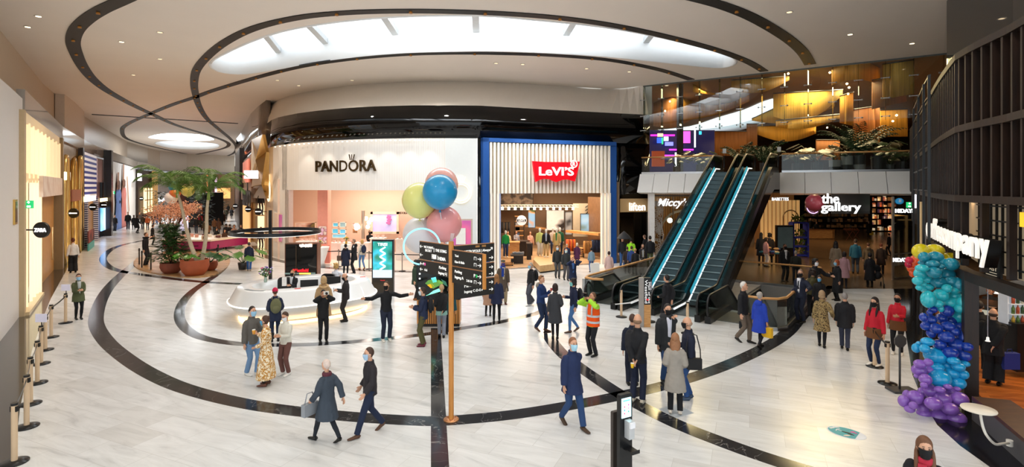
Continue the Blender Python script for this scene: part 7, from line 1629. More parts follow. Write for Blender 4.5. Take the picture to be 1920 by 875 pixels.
def person(px,foot,head,face,label,sex='m',skin=SK,hair=('short','#3a2a1e'),top=('jacket','#1b1c20'),bot=('trousers','#20242c'),shoes='#15130f',mask=None,Ra='down',La='down',stride=.0,turn=0,tilt=0,under=None,collar=None,pat=None,group=None,extra=None,shrink=1,loc=None,hh=None,z=0,det=None,botpat=None,w=1.0):
    p=loc if loc is not None else G(px,foot,z); Hh=hh if hh else H-(head-HY)/F*p.y - z; Hh=max(1.35,min(1.98,Hh)); k=Hh/1.765
    face-=math.degrees(math.atan2(p.x,p.y)); fx,fy=math.sin(R(face)),-math.cos(R(face)); rz=math.atan2(-fx,fy)
    root=thing('person',label,'person',p,rz,group); root.scale=(k,)*3
    size=Hh/p.y*1000; near=size>95; mid=size>62
    if det is not None: near=det>1; mid=det>0
    fem=sex=='f'; sw=(.148 if fem else .168)*w; seed=px*.37
    # joints
    hw=.09; foots={}
    J={}
    for s_,n_ in((1,'R'),(-1,'L')):
        y=stride*(1 if n_=='L' else -1); an=V(s_*(.10 if stride==0 else .07),y,.085+(.05 if y<-.1 else 0)); hp=V(s_*hw,0,.90); kn,_=ik(hp,an,.43,.42,V(0,1,0)); J['an'+n_]=an;J['kn'+n_]=kn;J['hp'+n_]=hp
    for n_,s_,a in(('R',1,Ra),('L',-1,La)):
        t=ARM[a]; T=V(s_*t[0],t[1],t[2]); Sx=V(s_*sw,0,1.395); hint=V(s_*.32,-1,-.45) if a not in('face','out','ear') else V(s_*1,-.1,-.7)
        el,wr=ik(Sx,T,.285,.255,hint); J['sh'+n_]=Sx;J['el'+n_]=el;J['wr'+n_]=wr
    hq=Matrix.Rotation(R(-turn),3,'Z')@Matrix.Rotation(R(-tilt),3,'X'); hc=V(0,.028,1.645)
    # --- body
    b=MB(); n=14 if mid else 10
    def el_ring(z_,rx,ry,y=0): return [V(rx*math.cos(2*PI*i/n),y+ry*math.sin(2*PI*i/n),z_) for i in range(n)]
    b.loft([el_ring(.84,.15,.10),el_ring(.95,.155,.105),el_ring(1.08,.125 if fem else .14,.095),el_ring(1.25,.13,.09),el_ring(1.35,sw-.035,.08),el_ring(1.42,.075,.06),el_ring(1.47,.05,.05)])
    b.tube([V(0,-.005,1.42),V(0,.01,1.50),hc+hq@V(0,-.02,-.07)],[.058,.052,.054] if not fem else [.05,.045,.047],12)
    def hf(q):
        z_=q.z
        if z_<0: f=1-.30*(-z_/.118)**1.6; q=V(q.x*f,q.y*(1-.12*(-z_/.118))+.008*(-z_/.118),z_)
        if q.y>.05 and z_<.05: q=V(q.x,q.y*.97,q.z)
        return q
    b.ell(hc,.077,.097,.120,20 if mid else 12,14 if mid else 9,q=hq,fn=hf)
    if mid:
        b.ell(hc+hq@V(0,.102,-.018),.013,.018,.024,8,6,q=hq); b.ell(hc+hq@V(0,.092,-.062),.024,.012,.010,8,6,q=hq); b.ell(hc+hq@V(0,.082,-.095),.026,.02,.016,8,6,q=hq)
        for s_ in(-1,1): b.ell(hc+hq@V(s_*.078,-.005,-.012),.010,.020,.031,8,6,q=hq)
    for n_,s_ in(('R',1),('L',-1)):
        b.tube([J['sh'+n_]+V(-s_*.03,0,0),J['sh'+n_].lerp(J['el'+n_],.4),J['el'+n_],J['el'+n_].lerp(J['wr'+n_],.4),J['wr'+n_]],[.036,.036,.032,.033,.024],10)
        b.tube([J['hp'+n_],J['hp'+n_].lerp(J['kn'+n_],.5),J['kn'+n_],J['kn'+n_].lerp(J['an'+n_],.4),J['an'+n_]],[.070,.06,.042,.040,.030],10)
        # hand
        d=(J['wr'+n_]-J['el'+n_]).normalized(); a=Ra if n_=='R' else La
        if a in('face','chin','ear'): d=(d+V(-s_*.25,.1,.5)).normalized()
        if a in('phone','cup','hip'): d=(d+V(-s_*.5,.1,.0)).normalized()
        side=V(0,1,0)-d*d.y
        if a in('phone','reach','cup','wide','out'): side=V(0,0,1)-d*d.z   # thumb up
        if side.length<.2: side=V(-s_,0,0)-d*(-s_*d.x)
        side.normalize(); palmn=d.cross(side)*(s_); 
        wr=J['wr'+n_]; 
        if mid: b.loft([b.ring(wr+d*t_,side*a_,palmn*c_,10) for t_,a_,c_ in((-.01,.024,.02),(.03,.036,.016),(.075,.042,.015),(.09,.040,.013))])
        else: b.ell(wr+d*.045,.03,.03,.045,8,6,q=d.to_track_quat('Z','Y').to_matrix())
        J['ha'+n_]=wr+d*.10; J['hd'+n_]=d
        curl={'down':.5,'phone':1.3,'face':1.2,'cup':1.4,'bag':1.7}.get(a,.7)
        inn=palmn if palmn.dot(V(-s_,0,0) if a in('down','bag','fwd','bck') else V(0,0,-1) if a!='out' else V(0,0,-1))>0 else -palmn
        for i_,(off,L) in enumerate(((.030,.068),(.010,.076),(-.010,.070),(-.029,.055))):
            q0=wr+d*.085+side*off; dd_=d; P=[q0]
            for sg in range(3):
                dd_=(dd_+inn*curl*.36).normalized(); P.append(P[-1]+dd_*L/3*(1.1-.1*sg))
            if mid: b.tube(P,[.0095,.009,.0082,.0065],6)
            else: b.tube([P[0],P[3]],[.010,.007],5)
        q0=wr+d*.03+side*.03; b.tube([q0,q0+(side*.9+d*.7).normalized()*.035,q0+(side*.5+d*1+inn*.3).normalized()*.065],[.012,.010,.008],6)
    if mid: me=remesh(b,.0085 if near else .012,0,1); pobj(me,'body',M(skin,.5,var=.05),root)
    else: pobj(b,'body',M(skin,.5,var=.05),root)
    if mid:
        e=MB()
        for s_ in(-1,1): e.ell(hc+hq@V(s_*.030,.088,.012),.011,.006,.006,8,5,q=hq); 
        for s_ in(-1,1): e.ell(hc+hq@V(s_*.031,.087,.034),.018,.006,.004,8,4,q=hq)
        pobj(e,'eyes',M('#2a1c16',.3),root)
        if not mask: e=MB(); e.ell(hc+hq@V(0,.097,-.063),.024,.008,.007,8,5,q=hq); pobj(e,'lips',M('#b0605a',.5),root)
    # --- trousers / skirt
    bt,bc=bot
    hemz={'sweater':.87,'jacket':.82,'parka':.70,'coat':.52,'long':.36,'dress':.20,'shirt':.90}[top[0]]
    g=MB(); wd={'trousers':(.098,.085,.070,.066,.062),'skinny':(.092,.080,.058,.054,.040),'wide':(.105,.10,.095,.10,.10)}.get(bt)
    if wd and top[0]!='dress':
        g.loft([el_ring(.80,.145,.115),el_ring(.90,.160,.115),el_ring(1.0,.158,.115)])
        for n_ in 'RL':
            A=J['hp'+n_];K=J['kn'+n_];B_=J['an'+n_]; g.tube([A+V(0,0,.02),A.lerp(K,.5),K,K.lerp(B_,.5),B_+V(0,0,.0)],list(wd),12 if mid else 9)
        if mid: g=remesh(g,.013,.006,2,seed)
        pobj(g,'trousers',botpat or M(bc,.85,var=.12),root)
    elif bt=='tights' or top[0]=='dress':
        for n_ in 'RL': A=J['hp'+n_];K=J['kn'+n_];B_=J['an'+n_]; g.tube([A,A.lerp(K,.5),K,K.lerp(B_,.4),B_],[.072,.062,.050,.054,.038],10)
        pobj(g,'tights',M(bc,.8,var=.1),root)
    # --- shoes
    for n_ in 'RL':
        g=MB(); a=J['an'+n_]; lift=a.z-.085; q=Matrix.Rotation(R(-28) if lift>.01 else 0,3,'X')
        pr=[(-.075,.030,.05,.045),(-.05,.040,.0,.10),(.0,.042,.0,.095),(.06,.044,.0,.065),(.12,.046,.0,.05),(.17,.038,.0,.04),(.195,.018,.012,.03)]
        rr_=[]
        for y_,w_,z0_,z1_ in pr: rr_.append([V(a.x,a.y,a.z-.085)+q@V(w_*math.cos(2*PI*i/10),y_,(z0_+z1_)/2+(z1_-z0_)/2*math.sin(2*PI*i/10)) for i in range(10)])
        g.loft(rr_); pobj(g,'shoe',M(shoes,.5,var=.05),root)
    # --- top
    tt,tcx=top; e={'sweater':.014,'jacket':.024,'parka':.03,'coat':.024,'long':.025,'dress':.012,'shirt':.011}[tt]; fl={'coat':.05,'long':.07,'dress':.12,'parka':.02}.get(tt,.0)
    g=MB(); wa=(.135 if fem else .155)*w if tt in('dress','sweater','shirt') else .158*w
    R_=[]
    if hemz<.8:
        R_+= [el_ring(hemz,.165+fl+e,.125+fl*.8+e+abs(stride)*.25),el_ring((hemz+.85)/2,.165+fl*.6+e,.125+fl*.5+e+abs(stride)*.12)]
    else: R_+=[el_ring(hemz,.160+e,.118+e)]
    R_+= [el_ring(.94,.156+e,.116+e),el_ring(1.08,wa+e-.018,.105+e),el_ring(1.24,wa+e,.115+e),el_ring(1.345,sw+e-.012,.105+e),el_ring(1.405,sw-.038+e*.6,.090+e*.6),el_ring(1.445,sw-.082+e*.5,.078+e*.5),el_ring(1.48,.072+e*.6,.066+e*.5,.0),el_ring(1.50,.062+e*.5,.060+e*.5)]
    g.loft(R_)
    sl=e+.006
    for n_,s_ in(('R',1),('L',-1)):
        A=J['sh'+n_];El=J['el'+n_];W=J['wr'+n_]; g.ell(A+V(-s_*.014,0,-.018),.050+e*.8,.052+e*.8,.050+e*.6,12,8); g.tube([A+V(-s_*.014,0,-.02),A.lerp(El,.18)+V(-s_*.004,0,-.01),A.lerp(El,.45),El,El.lerp(W,.5),El.lerp(W,.96)],[.040+e*.8,.047+sl,.045+sl,.041+sl,.037+sl,.031+sl],12 if mid else 9)
    if tt in('jacket','parka','coat') and mid: g.lathe((0,-.005,1.475),[(.085,-.02),(.082,.035),(.064,.035),(.066,-.02)],14)
    if mid: g=remesh(g,.0125,.010 if tt!='sweater' else .006,2,seed)
    pobj(g,{'sweater':'sweater','jacket':'jacket','parka':'parka','coat':'coat','long':'long_coat','dress':'dress','shirt':'shirt'}[tt],pat or M(tcx,.8,var=.14,scale=9),root)
    if under:    # open front showing the shirt
        g=MB(); P=[]; 
        for i in range(7):
            z_=1.485-.08*i*(1 if tt!='long' else 1.2); w_=.055-.004*i; P.append([V(-w_,.105+e+.012*math.sin(PI*min(1,(1.5-z_)/.35)),z_),V(w_,.105+e+.012*math.sin(PI*min(1,(1.5-z_)/.35)),z_),V(w_,.06,z_),V(-w_,.06,z_)])
        g.loft(P,0,True,True); pobj(g,'shirt_front',M(under,.7),root)
    if collar: g=MB(); g.lathe((0,.0,1.455),[(.10,-.02),(.105,.02),(.085,.055),(.06,.05),(.07,-.02)],14); pobj(g,'scarf' if collar[0]=='s' else 'hood',M(collar[1:],.9,bump=.4,var=.3,scale=30),root)
    # --- hair / hat
    hs,hcx=hair; HM=M(hcx,.6,var=.3,scale=25,bump=.3)
    def hp(q,front=.045,low=.02):
        if q.y>.02 and q.z<.112: f=min(1,max(0,(q.z-.035)/.077)); return V(q.x*(.93+.07*f),q.y*(.80+.19*f),q.z)
        if q.z<-.055: return V(q.x*.86,q.y*.86,q.z)
        return q
    if hs!='bald':
        g=MB(); thick={'short':.006,'crop':.003,'long':.012,'bob':.016,'bun':.008,'curly':.024,'ring':.0,'beanie':.006,'cap':.004,'hood':.02}[hs]
        g.ell(hc+hq@V(0,-.010,.014),.079+thick,.097+thick,.115+thick,18 if mid else 12,12 if mid else 8,q=hq,fn=hp)
        if hs=='ring': g=MB(); g.ell(hc+hq@V(0,-.022,-.02),.083,.090,.06,14,8,q=hq)
        if hs=='long': g.loft([[hc+hq@V(.088*wx*math.cos(2*PI*i/12),-.045+.052*wx*math.sin(2*PI*i/12)-yy,z_) for i in range(12)] for z_,wx,yy in((.05,.9,0),(-.05,1.0,.01),(-.15,1.05,.02),(-.25,1.0,.03),(-.34,.7,.035))])
        if hs=='long' and mid:
            for s_ in(-1,1): g.tube([hc+hq@V(s_*.068,-.02,.01),hc+hq@V(s_*.086,.0,-.06),hc+hq@V(s_*.088,.012,-.13),hc+V(s_*.085,.06,-.24),hc+V(s_*.08,.085,-.36)],[.016,.022,.026,.028,.010],8)
        if hs=='bob': g.ell(hc+hq@V(0,-.03,-.05),.098,.085,.085,14,9,q=hq)
        if hs=='bun': g.ell(hc+hq@V(0,-.075,.085),.045,.045,.042,12,8,q=hq)
        if hs=='curly': 
            for i in range(16): a=i*.39*1.0; g.ell(hc+hq@V(.085*math.cos(a*2.4),-.03+.07*math.sin(a*2.4),.02+.09*math.sin(a)),.034,.034,.034,7,5)
        pobj(g,'hair' if hs!='hood' else 'hood',HM,root)
    if extra:
        for kind,cc_ in extra:
            g=MB()
            if kind=='beanie': g.ell(hc+hq@V(0,-.015,.035),.094,.108,.112,16,10,q=hq,fn=lambda q:q if q.z>-.01 else V(q.x,q.y,-.01)); g.ell(hc+hq@V(0,-.018,.038),.097,.112,.03,16,6,q=hq); nm_='beanie'
            elif kind=='flatcap': g.ell(hc+hq@V(0,.0,.085),.092,.115,.04,16,8,q=hq); g.ell(hc+hq@V(0,.10,.07),.06,.05,.012,12,6,q=hq); nm_='flat_cap'
            elif kind=='vest': # hi-vis
                n=16; g.loft([el_ring(.84,.205,.165),el_ring(1.0,.20,.16),el_ring(1.2,.205,.165),el_ring(1.36,.20,.15),el_ring(1.46,.13,.11)],0,False); nm_='safety_vest'
            elif kind=='stripe':
                n=16
                for z_ in(.93,1.10): g.loft([el_ring(z_,.209,.169),el_ring(z_+.06,.209,.169)],0,False)
                for s_ in(-1,1): g.loft([[V(s_*.09-.025,y_,z_),V(s_*.09+.025,y_,z_),V(s_*.09+.025,y_*.97,z_),V(s_*.09-.025,y_*.97,z_)] for z_,y_ in((1.15,.163),(1.3,.162),(1.42,.135))]); g.loft([[V(s_*.09-.025,-y_,z_),V(s_*.09+.025,-y_,z_),V(s_*.09+.025,-y_*.97,z_),V(s_*.09-.025,-y_*.97,z_)] for z_,y_ in((1.15,.163),(1.3,.162),(1.42,.135))])
                nm_='reflective_stripe'
            elif kind=='apron': n=16; g.loft([el_ring(.72,.215,.165),el_ring(.86,.205,.16),el_ring(.99,.195,.15)],0,False); nm_='apron'
            elif kind=='scarf': g.lathe((0,.0,1.47),[(.09,-.05),(.11,-.01),(.10,.05),(.07,.06),(.06,-.04)],16); g.bar(V(.04,.14,1.12),V(.03,.13,1.46),.09,.035,up=V(0,1,0)); nm_='scarf'
            elif kind=='sleevestripe':
                for n_ in 'RL': g.tube([J['sh'+n_]+V(.05*(1 if n_=='R' else -1),0,.05),J['el'+n_]+V(.055*(1 if n_=='R' else -1),0,0),J['wr'+n_]+V(.05*(1 if n_=='R' else -1),0,0)],.018,6)
                nm_='sleeve_stripe'
            elif kind=='buttons':
                for s_ in(-1,1):
                    for i in range(5): g.ell(V(s_*.07,.155,1.35-.1*i),.018,.01,.016,7,5)
                nm_='gold_buttons'
            elif kind=='peplum': g.loft([el_ring(.76,.20,.15),el_ring(.90,.185,.14)],0,False); nm_='shirt_tail'
            elif kind=='tie': g.bar(V(0,.16,1.15),V(0,.125,1.46),.045,.012,up=V(0,1,0)); nm_='tie'
            elif kind=='sunglasses': g.tube([hc+hq@V(-.07,.03,.10),hc+hq@V(0,.075,.105),hc+hq@V(.07,.03,.10)],.012,6); nm_='sunglasses'
            elif kind=='furhood': 
                for i in range(18): a=2*PI*i/18; g.ell(V(.12*math.cos(a),-.06+.09*math.sin(a),1.475+.03*math.sin(a)),.035,.035,.035,7,5)
                nm_='fur_collar'
            elif kind=='hoodback': g.ell(V(0,-.09,1.44),.12,.075,.10,12,8); nm_='hood'
            pobj(g,nm_,M(cc_,.85 if kind!='buttons' else .3,var=.1),root)
    if mask:
        g=MB(); m_=9; rings=[]
        vs=[];fs=[]
        zs=[.006,-.02,-.045,-.07,-.098,-.122]
        for j,z_ in enumerate(zs):
            bulge=[1.16,1.33,1.34,1.26,1.16,1.04][j]
            for i in range(m_):
                a=PI/2+R(64)*(i/(m_-1)*2-1); q=V(.081*math.cos(a),.098*math.sin(a)*(bulge if abs(i-4)<3 else 1.04),z_)
                if z_<0: f=1-.27*(-z_/.118)**1.6; q=V(q.x*f,q.y*(1-.08*(-z_/.118)),z_)
                vs.append(hc+hq@q)
        for j in range(len(zs)-1):
            for i in range(m_-1): fs.append((j*m_+i,j*m_+i+1,(j+1)*m_+i+1,(j+1)*m_+i))
        g.add(vs,fs,0,True)
        for s_ in(-1,1): g.tube([hc+hq@V(s_*.070,.045,-.01),hc+hq@V(s_*.083,.0,.005)],.003,4); g.tube([hc+hq@V(s_*.066,.045,-.07),hc+hq@V(s_*.083,.0,-.03)],.003,4)
        pobj(g,'face_mask',M(mask,.8,var=.03),root)
    Wm=Matrix.Translation(p)@Matrix.Rotation(rz,4,'Z')@Matrix.Scale(k,4)
    return root,J,Wm,rz
def wpt(Wm,v): return Wm@Vector(v)
def prop(kind,label,cat,Wm,rz,pos,c,rot=0,s=1):
    p=Wm@Vector(pos); t=thing(kind,label,cat,p,rz+rot)
    def o(mb,nm,m): x=mb.obj(nm,m); x.parent=t
    g=MB()
    if kind=='backpack':
        g.ell((0,0,0),.155,.085,.23,16,12,fn=lambda q:V(q.x,max(q.y,-.07),q.z)); o(g,'bag_body',M(c,.8,var=.15)); g=MB(); g.ell((0,-.075,-.07),.10,.035,.10,12,8); o(g,'front_pocket',M(c,.7,var=.2)); 
        for s_ in(-1,1): g=MB(); g.tube([V(s_*.09,.06,.18),V(s_*.10,.15,.24),V(s_*.11,.28,.13),V(s_*.12,.27,-.05),V(s_*.12,.09,-.14)],.014,6); o(g,'strap',M(c,.8))
    elif kind=='handbag':
        g.loft([[V(x*.15*s,y*.05*s,z_) for x,y in((1,1),(-1,1),(-1,-1),(1,-1))] for z_ in(-.12*s,.0,.10*s)],0,True,False); o(g,'bag_body',M(c,.6,var=.15)); g=MB(); g.tube([V(-.11*s,0,.10*s),V(-.06*s,0,.28*s),V(.06*s,0,.28*s),V(.11*s,0,.10*s)],.01,6); o(g,'handle',M(c,.6))
    elif kind=='shoulder_bag':
        g.box((0,0,0),(.10,.30,.24)); o(g,'bag_body',M(c,.6,var=.15)); g=MB(); g.tube([V(0,-.13,.1),V(.03,-.13,.3),V(.12,-.08,.585),V(.13,0,.60),V(.12,.10,.57),V(.03,.17,.3),V(0,.13,.1)],.013,6); o(g,'strap',M(c,.6))
    elif kind=='paper_bag':
        g.loft([[V(x*.16*s,y*.06*s,z_) for x,y in((1,1),(-1,1),(-1,-1),(1,-1))] for z_ in(-.40*s,-.08)],0,True,False); o(g,'bag_body',M(c,.6,var=.03)); g=MB(); g.tube([V(-.06*s,0,-.08),V(-.04*s,0,0),V(.04*s,0,0),V(.06*s,0,-.08)],.005,5); o(g,'handle',M(c,.6))
    elif kind=='phone': g.box((0,0,0),(.075,.010,.15)); o(g,'phone_body',M(c,.2)); g=MB(); g.box((0,-.006,0),(.068,.002,.14)); o(g,'screen',M('#2b3440',.1))
    elif kind=='camera': g.box((0,0,0),(.15,.06,.10)); o(g,'camera_body',M(c,.3)); g=MB(); g.tube([V(0,.03,0),V(0,.10,0)],.036,14); o(g,'lens',M('#1a1a1c',.2))
    elif kind=='cup': g.lathe((0,0,-.05),[(0,0),(.028,0),(.038,.10),(0,.10)],14); o(g,'cup_body',M(c,.5)); g=MB(); g.lathe((0,0,.045),[(0,.012),(.036,.012),(.041,0),(0,0)],14); o(g,'lid',M('#f3f1ea',.4))
    elif kind=='stroller':
        for s_ in(-1,1):
            for y_ in(-.3,.35): w_=MB(); w_.tube([V(s_*.24-.015,y_,.1),V(s_*.24+.015,y_,.1)],.1,14); o(w_,'wheel',BLACK)
        g.tube([V(-.24,-.3,.1),V(-.24,.25,.95),V(.24,.25,.95),V(.24,-.3,.1)][::1],.015,6); o(g,'frame',DMETAL); w_=MB(); w_.ell((0,-.05,.55),.2,.32,.2,14,8); o(w_,'seat',M(c,.8)); w_=MB(); w_.ell((0,.1,.82),.21,.25,.2,14,8); o(w_,'canopy',M(c,.8))
    return t
def held(P,kind,label,cat,hand,c,dx=(0,0,0),rot=0,s=1):
    root,J,Wm,rz=P; pos=J['ha'+hand] if hand in 'RL' else V(0,0,0); return prop(kind,label,cat,Wm,rz,pos+V(*dx),c,rot,s)
def bpk(P,label,c): return prop('backpack',label,'backpack',P[2],P[3],(0,-.215,1.22),c)
BLK_='#15161a'; NAV='#1a2238'; LB='#a9d3e6'; JN='#3d5f8a'; LJ='#6f93b8'
DRS=mat_blotch('mustard_floral_cloth',[(.40,'#f0e3c8'),(.5,'#c98f2c'),(.56,'#a86c1c'),(.62,'#efe0c0')],16,.8)
LEO=mat_blotch('leopard_cloth',[(.38,'#2a1f16'),(.47,'#8c7348'),(.6,'#b09866'),(.68,'#3a2c1e')],30,.9)
P_=person
q=P_(613,828,674,222,'older person with pale hair in a long slate coat striding left across the foreground','f',hair=('crop','#d9c4b8'),top=('coat','#39424d'),bot=('skinny','#20242b'),stride=.30,Ra='bck',La='fwd',collar='s#5a2a34')
held(q,'handbag','soft grey handbag hanging from the arm of the person in the slate coat','handbag','L','#8d9196',(.02,0,-.10))
P_(694,812,651,290,'man in a dark brown jacket and navy trousers walking left with a pale mask',hair=('short','#4a3428'),top=('jacket','#2a2528'),bot=('trousers','#1d2740'),shoes='#5a3a26',mask='#a8c4dc',stride=.30,Ra='pocket',La='fwd')
q=P_(472,703,574,35,'bearded man in a grey blazer and jeans with ice cream, blue mask',hair=('short','#2e2119'),top=('jacket','#5e5a55'),bot=('trousers','#6f8fb4'),shoes='#e6e1d8',mask='#9cc8e4',Ra='down',La='cup',stride=.1)
held(q,'cup','yellow and white paper cup held by the man in the checked blazer','cup','L','#e9b820',(0,0,.02))
q=P_(499,722,592,245,'woman in a long mustard floral dress seen from the side and back','f',hair=('bun','#4a2f20'),top=('dress','#d3a049'),pat=DRS,bot=('tights','#2a2220'),shoes='#6a4030',mask='#58a6cc',Ra='cup',La='hip')
held(q,'cup','white cup with orange sleeve held by the woman in the floral dress','cup','R','#f0a92a',(0,0,.02))
q=P_(536,702,584,318,'man in a cream sweater and brown trousers looking down at his phone',hair=('short','#4a3223'),top=('sweater','#dcd8cb'),bot=('trousers','#6b4740'),shoes='#e9e6e0',mask='#eef0f2',Ra='phone',La='phone',tilt=22)
held(q,'phone','dark phone in the hands of the man in the cream sweater','phone','R','#1a1a1c',(.06,.03,.02))
q=P_(516,640,540,185,'visitor in a red beanie and navy coat with a backpack at the desk','f',hair=('crop','#5a3a2a'),top=('parka','#1e2740'),bot=('trousers','#1f2a44'),Ra='hip',La='hip',extra=[('beanie','#c4204a')])
bpk(q,'olive green backpack on the visitor in the red beanie','#6a6a4a')
q=P_(606,640,543,8,'person all in black photographing with a white camera in front of the desk',hair=('short','#15110f'),skin='#b98466',top=('jacket','#121214'),bot=('trousers','#131316'),Ra='face',La='face',w=1.08)
held(q,'camera','small white camera raised by the photographer in black','camera','R','#e8e4dc',(-.07,.03,.03))
P_(607,622,518,182,'woman with blonde hair in a tan hooded coat standing at the desk','f',hair=('bob','#b9986a'),top=('coat','#b09068'),bot=('skinny','#1c1c20'),Ra='hip',La='hip',extra=[('furhood','#c9a678')])
q=P_(648,602,512,280,'balding masked man in a dark suit looking at his phone by the desk',hair=('ring','#6a5040'),top=('jacket','#2a2626'),bot=('trousers','#2b2727'),under='#e9e9ec',mask='#101010',Ra='phone',La='phone',tilt=20)
held(q,'phone','phone held by the man in the dark suit at the desk','phone','R','#202226',(.06,.03,.0))
P_(724,638,527,14,'man in a black sweater and navy trousers with both arms spread wide',hair=('short','#4a3524'),top=('sweater','#111216'),bot=('trousers','#1b2236'),shoes='#e3ddd2',mask='#0f0f10',Ra='out',La='out',turn=35)
P_(547,0,505,330,'masked clerk in a black blazer sitting behind the reception desk',hair=('short','#a8683c'),top=('jacket','#17171b'),bot=('trousers','#17171b'),under='#d9dce2',mask='#0e0e10',Ra='phone',La='phone',loc=V((549-CX)/F*20.1,20.1,0),hh=1.57,det=1)
P_(629,0,492,150,'curly blonde woman in a white shirt working inside the reception desk','f',hair=('curly','#c39a5c'),top=('shirt','#e4e6ee'),bot=('trousers','#222226'),Ra='reach',La='phone',loc=V((630-CX)/F*21.2,21.2,0),hh=1.66,det=1,mask='#17171a')
P_(467,508,454,178,'man in a navy hooded jacket and jeans walking away beside the ring lamp',top=('jacket','#1d2338'),bot=('trousers','#2f5a94'),shoes='#b0a08c',stride=.15,hair=('short','#3a3028'),extra=[('hoodback','#1d2338')])
q=P_(648,515,457,170,'person in a long navy padded coat with dark fur hood in the jewellery queue','f',hair=('bun','#1c1614'),top=('coat','#1a2036'),bot=('skinny','#14161d'),extra=[('furhood','#1a1518')])
held(q,'handbag','brown handbag on the arm of the person in the navy padded coat','handbag','L','#5a4436',(-.05,0,.2),s=1.2)
P_(664,513,448,265,'shaven headed man in a black coat with white sleeve stripes',hair=('crop','#8a6a54'),top=('parka','#16171c'),bot=('trousers','#141519'),extra=[('sleevestripe','#e9e9ec'),('hoodback','#121216')],Ra='phone',La='phone')
q=P_(679,505,449,205,'blonde woman in a cream sweater, light jeans and tan boots stepping left','f',hair=('bob','#c79a5a'),top=('sweater','#e2d6c4'),bot=('skinny','#5b87b8'),shoes='#b9813a',stride=.17)
bpk(q,'small navy backpack on the woman in the cream sweater','#1d2742')
P_(693,0,429,5,'shop assistant in black with mask behind the jewellery till',hair=('short','#120f0e'),skin='#9c6b4e',top=('jacket','#111114'),bot=('trousers','#111114'),mask='#0d0d0f',Ra='phone',La='phone',loc=V((693-CX)/F*36.4,36.4,0),hh=1.72)
q=P_(794,648,538,262,'man in a navy jacket and olive trousers facing left with a big black backpack',hair=('short','#3a291e'),top=('jacket','#1c2744'),bot=('trousers','#55512f'),shoes='#6a2030',mask='#dce6ee',Ra='phone',La='phone')
bpk(q,'large black backpack on the man in olive trousers','#17181c')
P_(828,632,533,180,'short haired blonde in a black leather jacket and grey jeans at the map kiosk','f',hair=('crop','#c4a277'),top=('jacket','#17171a'),bot=('trousers','#868a96'),shoes='#141214',Ra='back',La='hip',extra=[('peplum','#86b0a6')],stride=.08)
P_(843,626,537,185,'person in a teal top hidden behind the signpost at the map kiosk','f',hair=('bun','#5a3626'),top=('jacket','#1c4a50'),bot=('trousers','#181a22'))
P_(779,562,487,70,'woman in a white top and dark green skirt seen between balloon strings and kiosk','f',hair=('bob','#3a2a20'),top=('parka','#2c4030'),bot=('skinny','#2a2222'),shoes='#a86a34',under='#d8ccc0')
P_(931,604,514,178,'woman with long light brown hair in a navy jacket and black tights','f',hair=('long','#9a6a3e'),top=('parka','#1c2444'),bot=('skinny','#121216'),shoes='#14110f')
P_(915,592,520,170,'person in a beige coat mostly hidden behind the direction boards','f',hair=('bob','#2e2119'),top=('coat','#c39a80'),bot=('skinny','#1a1819'))
P_(943,570,487,12,'older man in a flat cap, brown coat and bright blue scarf',hair=('crop','#8a7a6a'),top=('coat','#5a4d40'),bot=('trousers','#9c8a6c'),shoes='#5a2c24',under='#cbbfa2',mask='#4a3f86',extra=[('flatcap','#4d4a36'),('scarf','#1c3f9c')])
q=P_(996,572,492,300,'grey haired man in a black sweater with pale blue mask walking left',hair=('short','#a89a86'),top=('sweater','#141418'),bot=('wide','#4a4c54'),shoes='#e9e9e9',mask='#9ed2ec',stride=.12)
bpk(q,'black rucksack on the grey haired man in the black sweater','#1a1a1e')
P_(1045,521,460,10,'masked man in a dark jacket leaving the jeans shop, left of the pair',top=('jacket','#2a2c2c'),bot=('trousers','#4a4a4a'),mask='#cfe6f0',stride=.12)
P_(1061,525,465,15,'masked man in a dark grey jacket leaving the jeans shop, right of the pair',top=('jacket','#303232'),bot=('trousers','#4f4c4e'),mask='#d6ecea',stride=.15)
q=P_(1074,548,482,12,'man in a navy coat with blue padded vest holding a phone to his ear','m',hair=('short','#8a5c3a'),top=('parka','#172444'),bot=('trousers','#141c34'),under='#3f6aa8',mask='#2c3f6a',Ra='face',La='ear')
P_(1082,498,460,178,'person in a plum padded coat facing the jeans shop','f',hair=('bob','#d2c4b0'),top=('coat','#4a1f44'),bot=('skinny','#17141c'))
P_(1063,500,457,185,'grey haired person in a navy coat behind the two walking men',hair=('crop','#b8a48e'),top=('jacket','#1a2544'),bot=('trousers','#1a1c24'))
q=P_(1109,510,467,200,'young person in a light denim jacket and jeans by the clothes rail','f',hair=('bun','#17120f'),top=('jacket','#7d96a8'),bot=('skinny','#2f5c98'),shoes='#17171a')
held(q,'paper_bag','large white paper shopping bag carried by the person in denim','shopping bag','R','#efece6',(0,0,0),s=1.6)
P_(1142,528,471,185,'woman in a pale pink coat walking away by the glass balustrade','f',hair=('bun','#3a1c18'),top=('coat','#cfaea6'),bot=('skinny','#1c2424'),stride=.12)
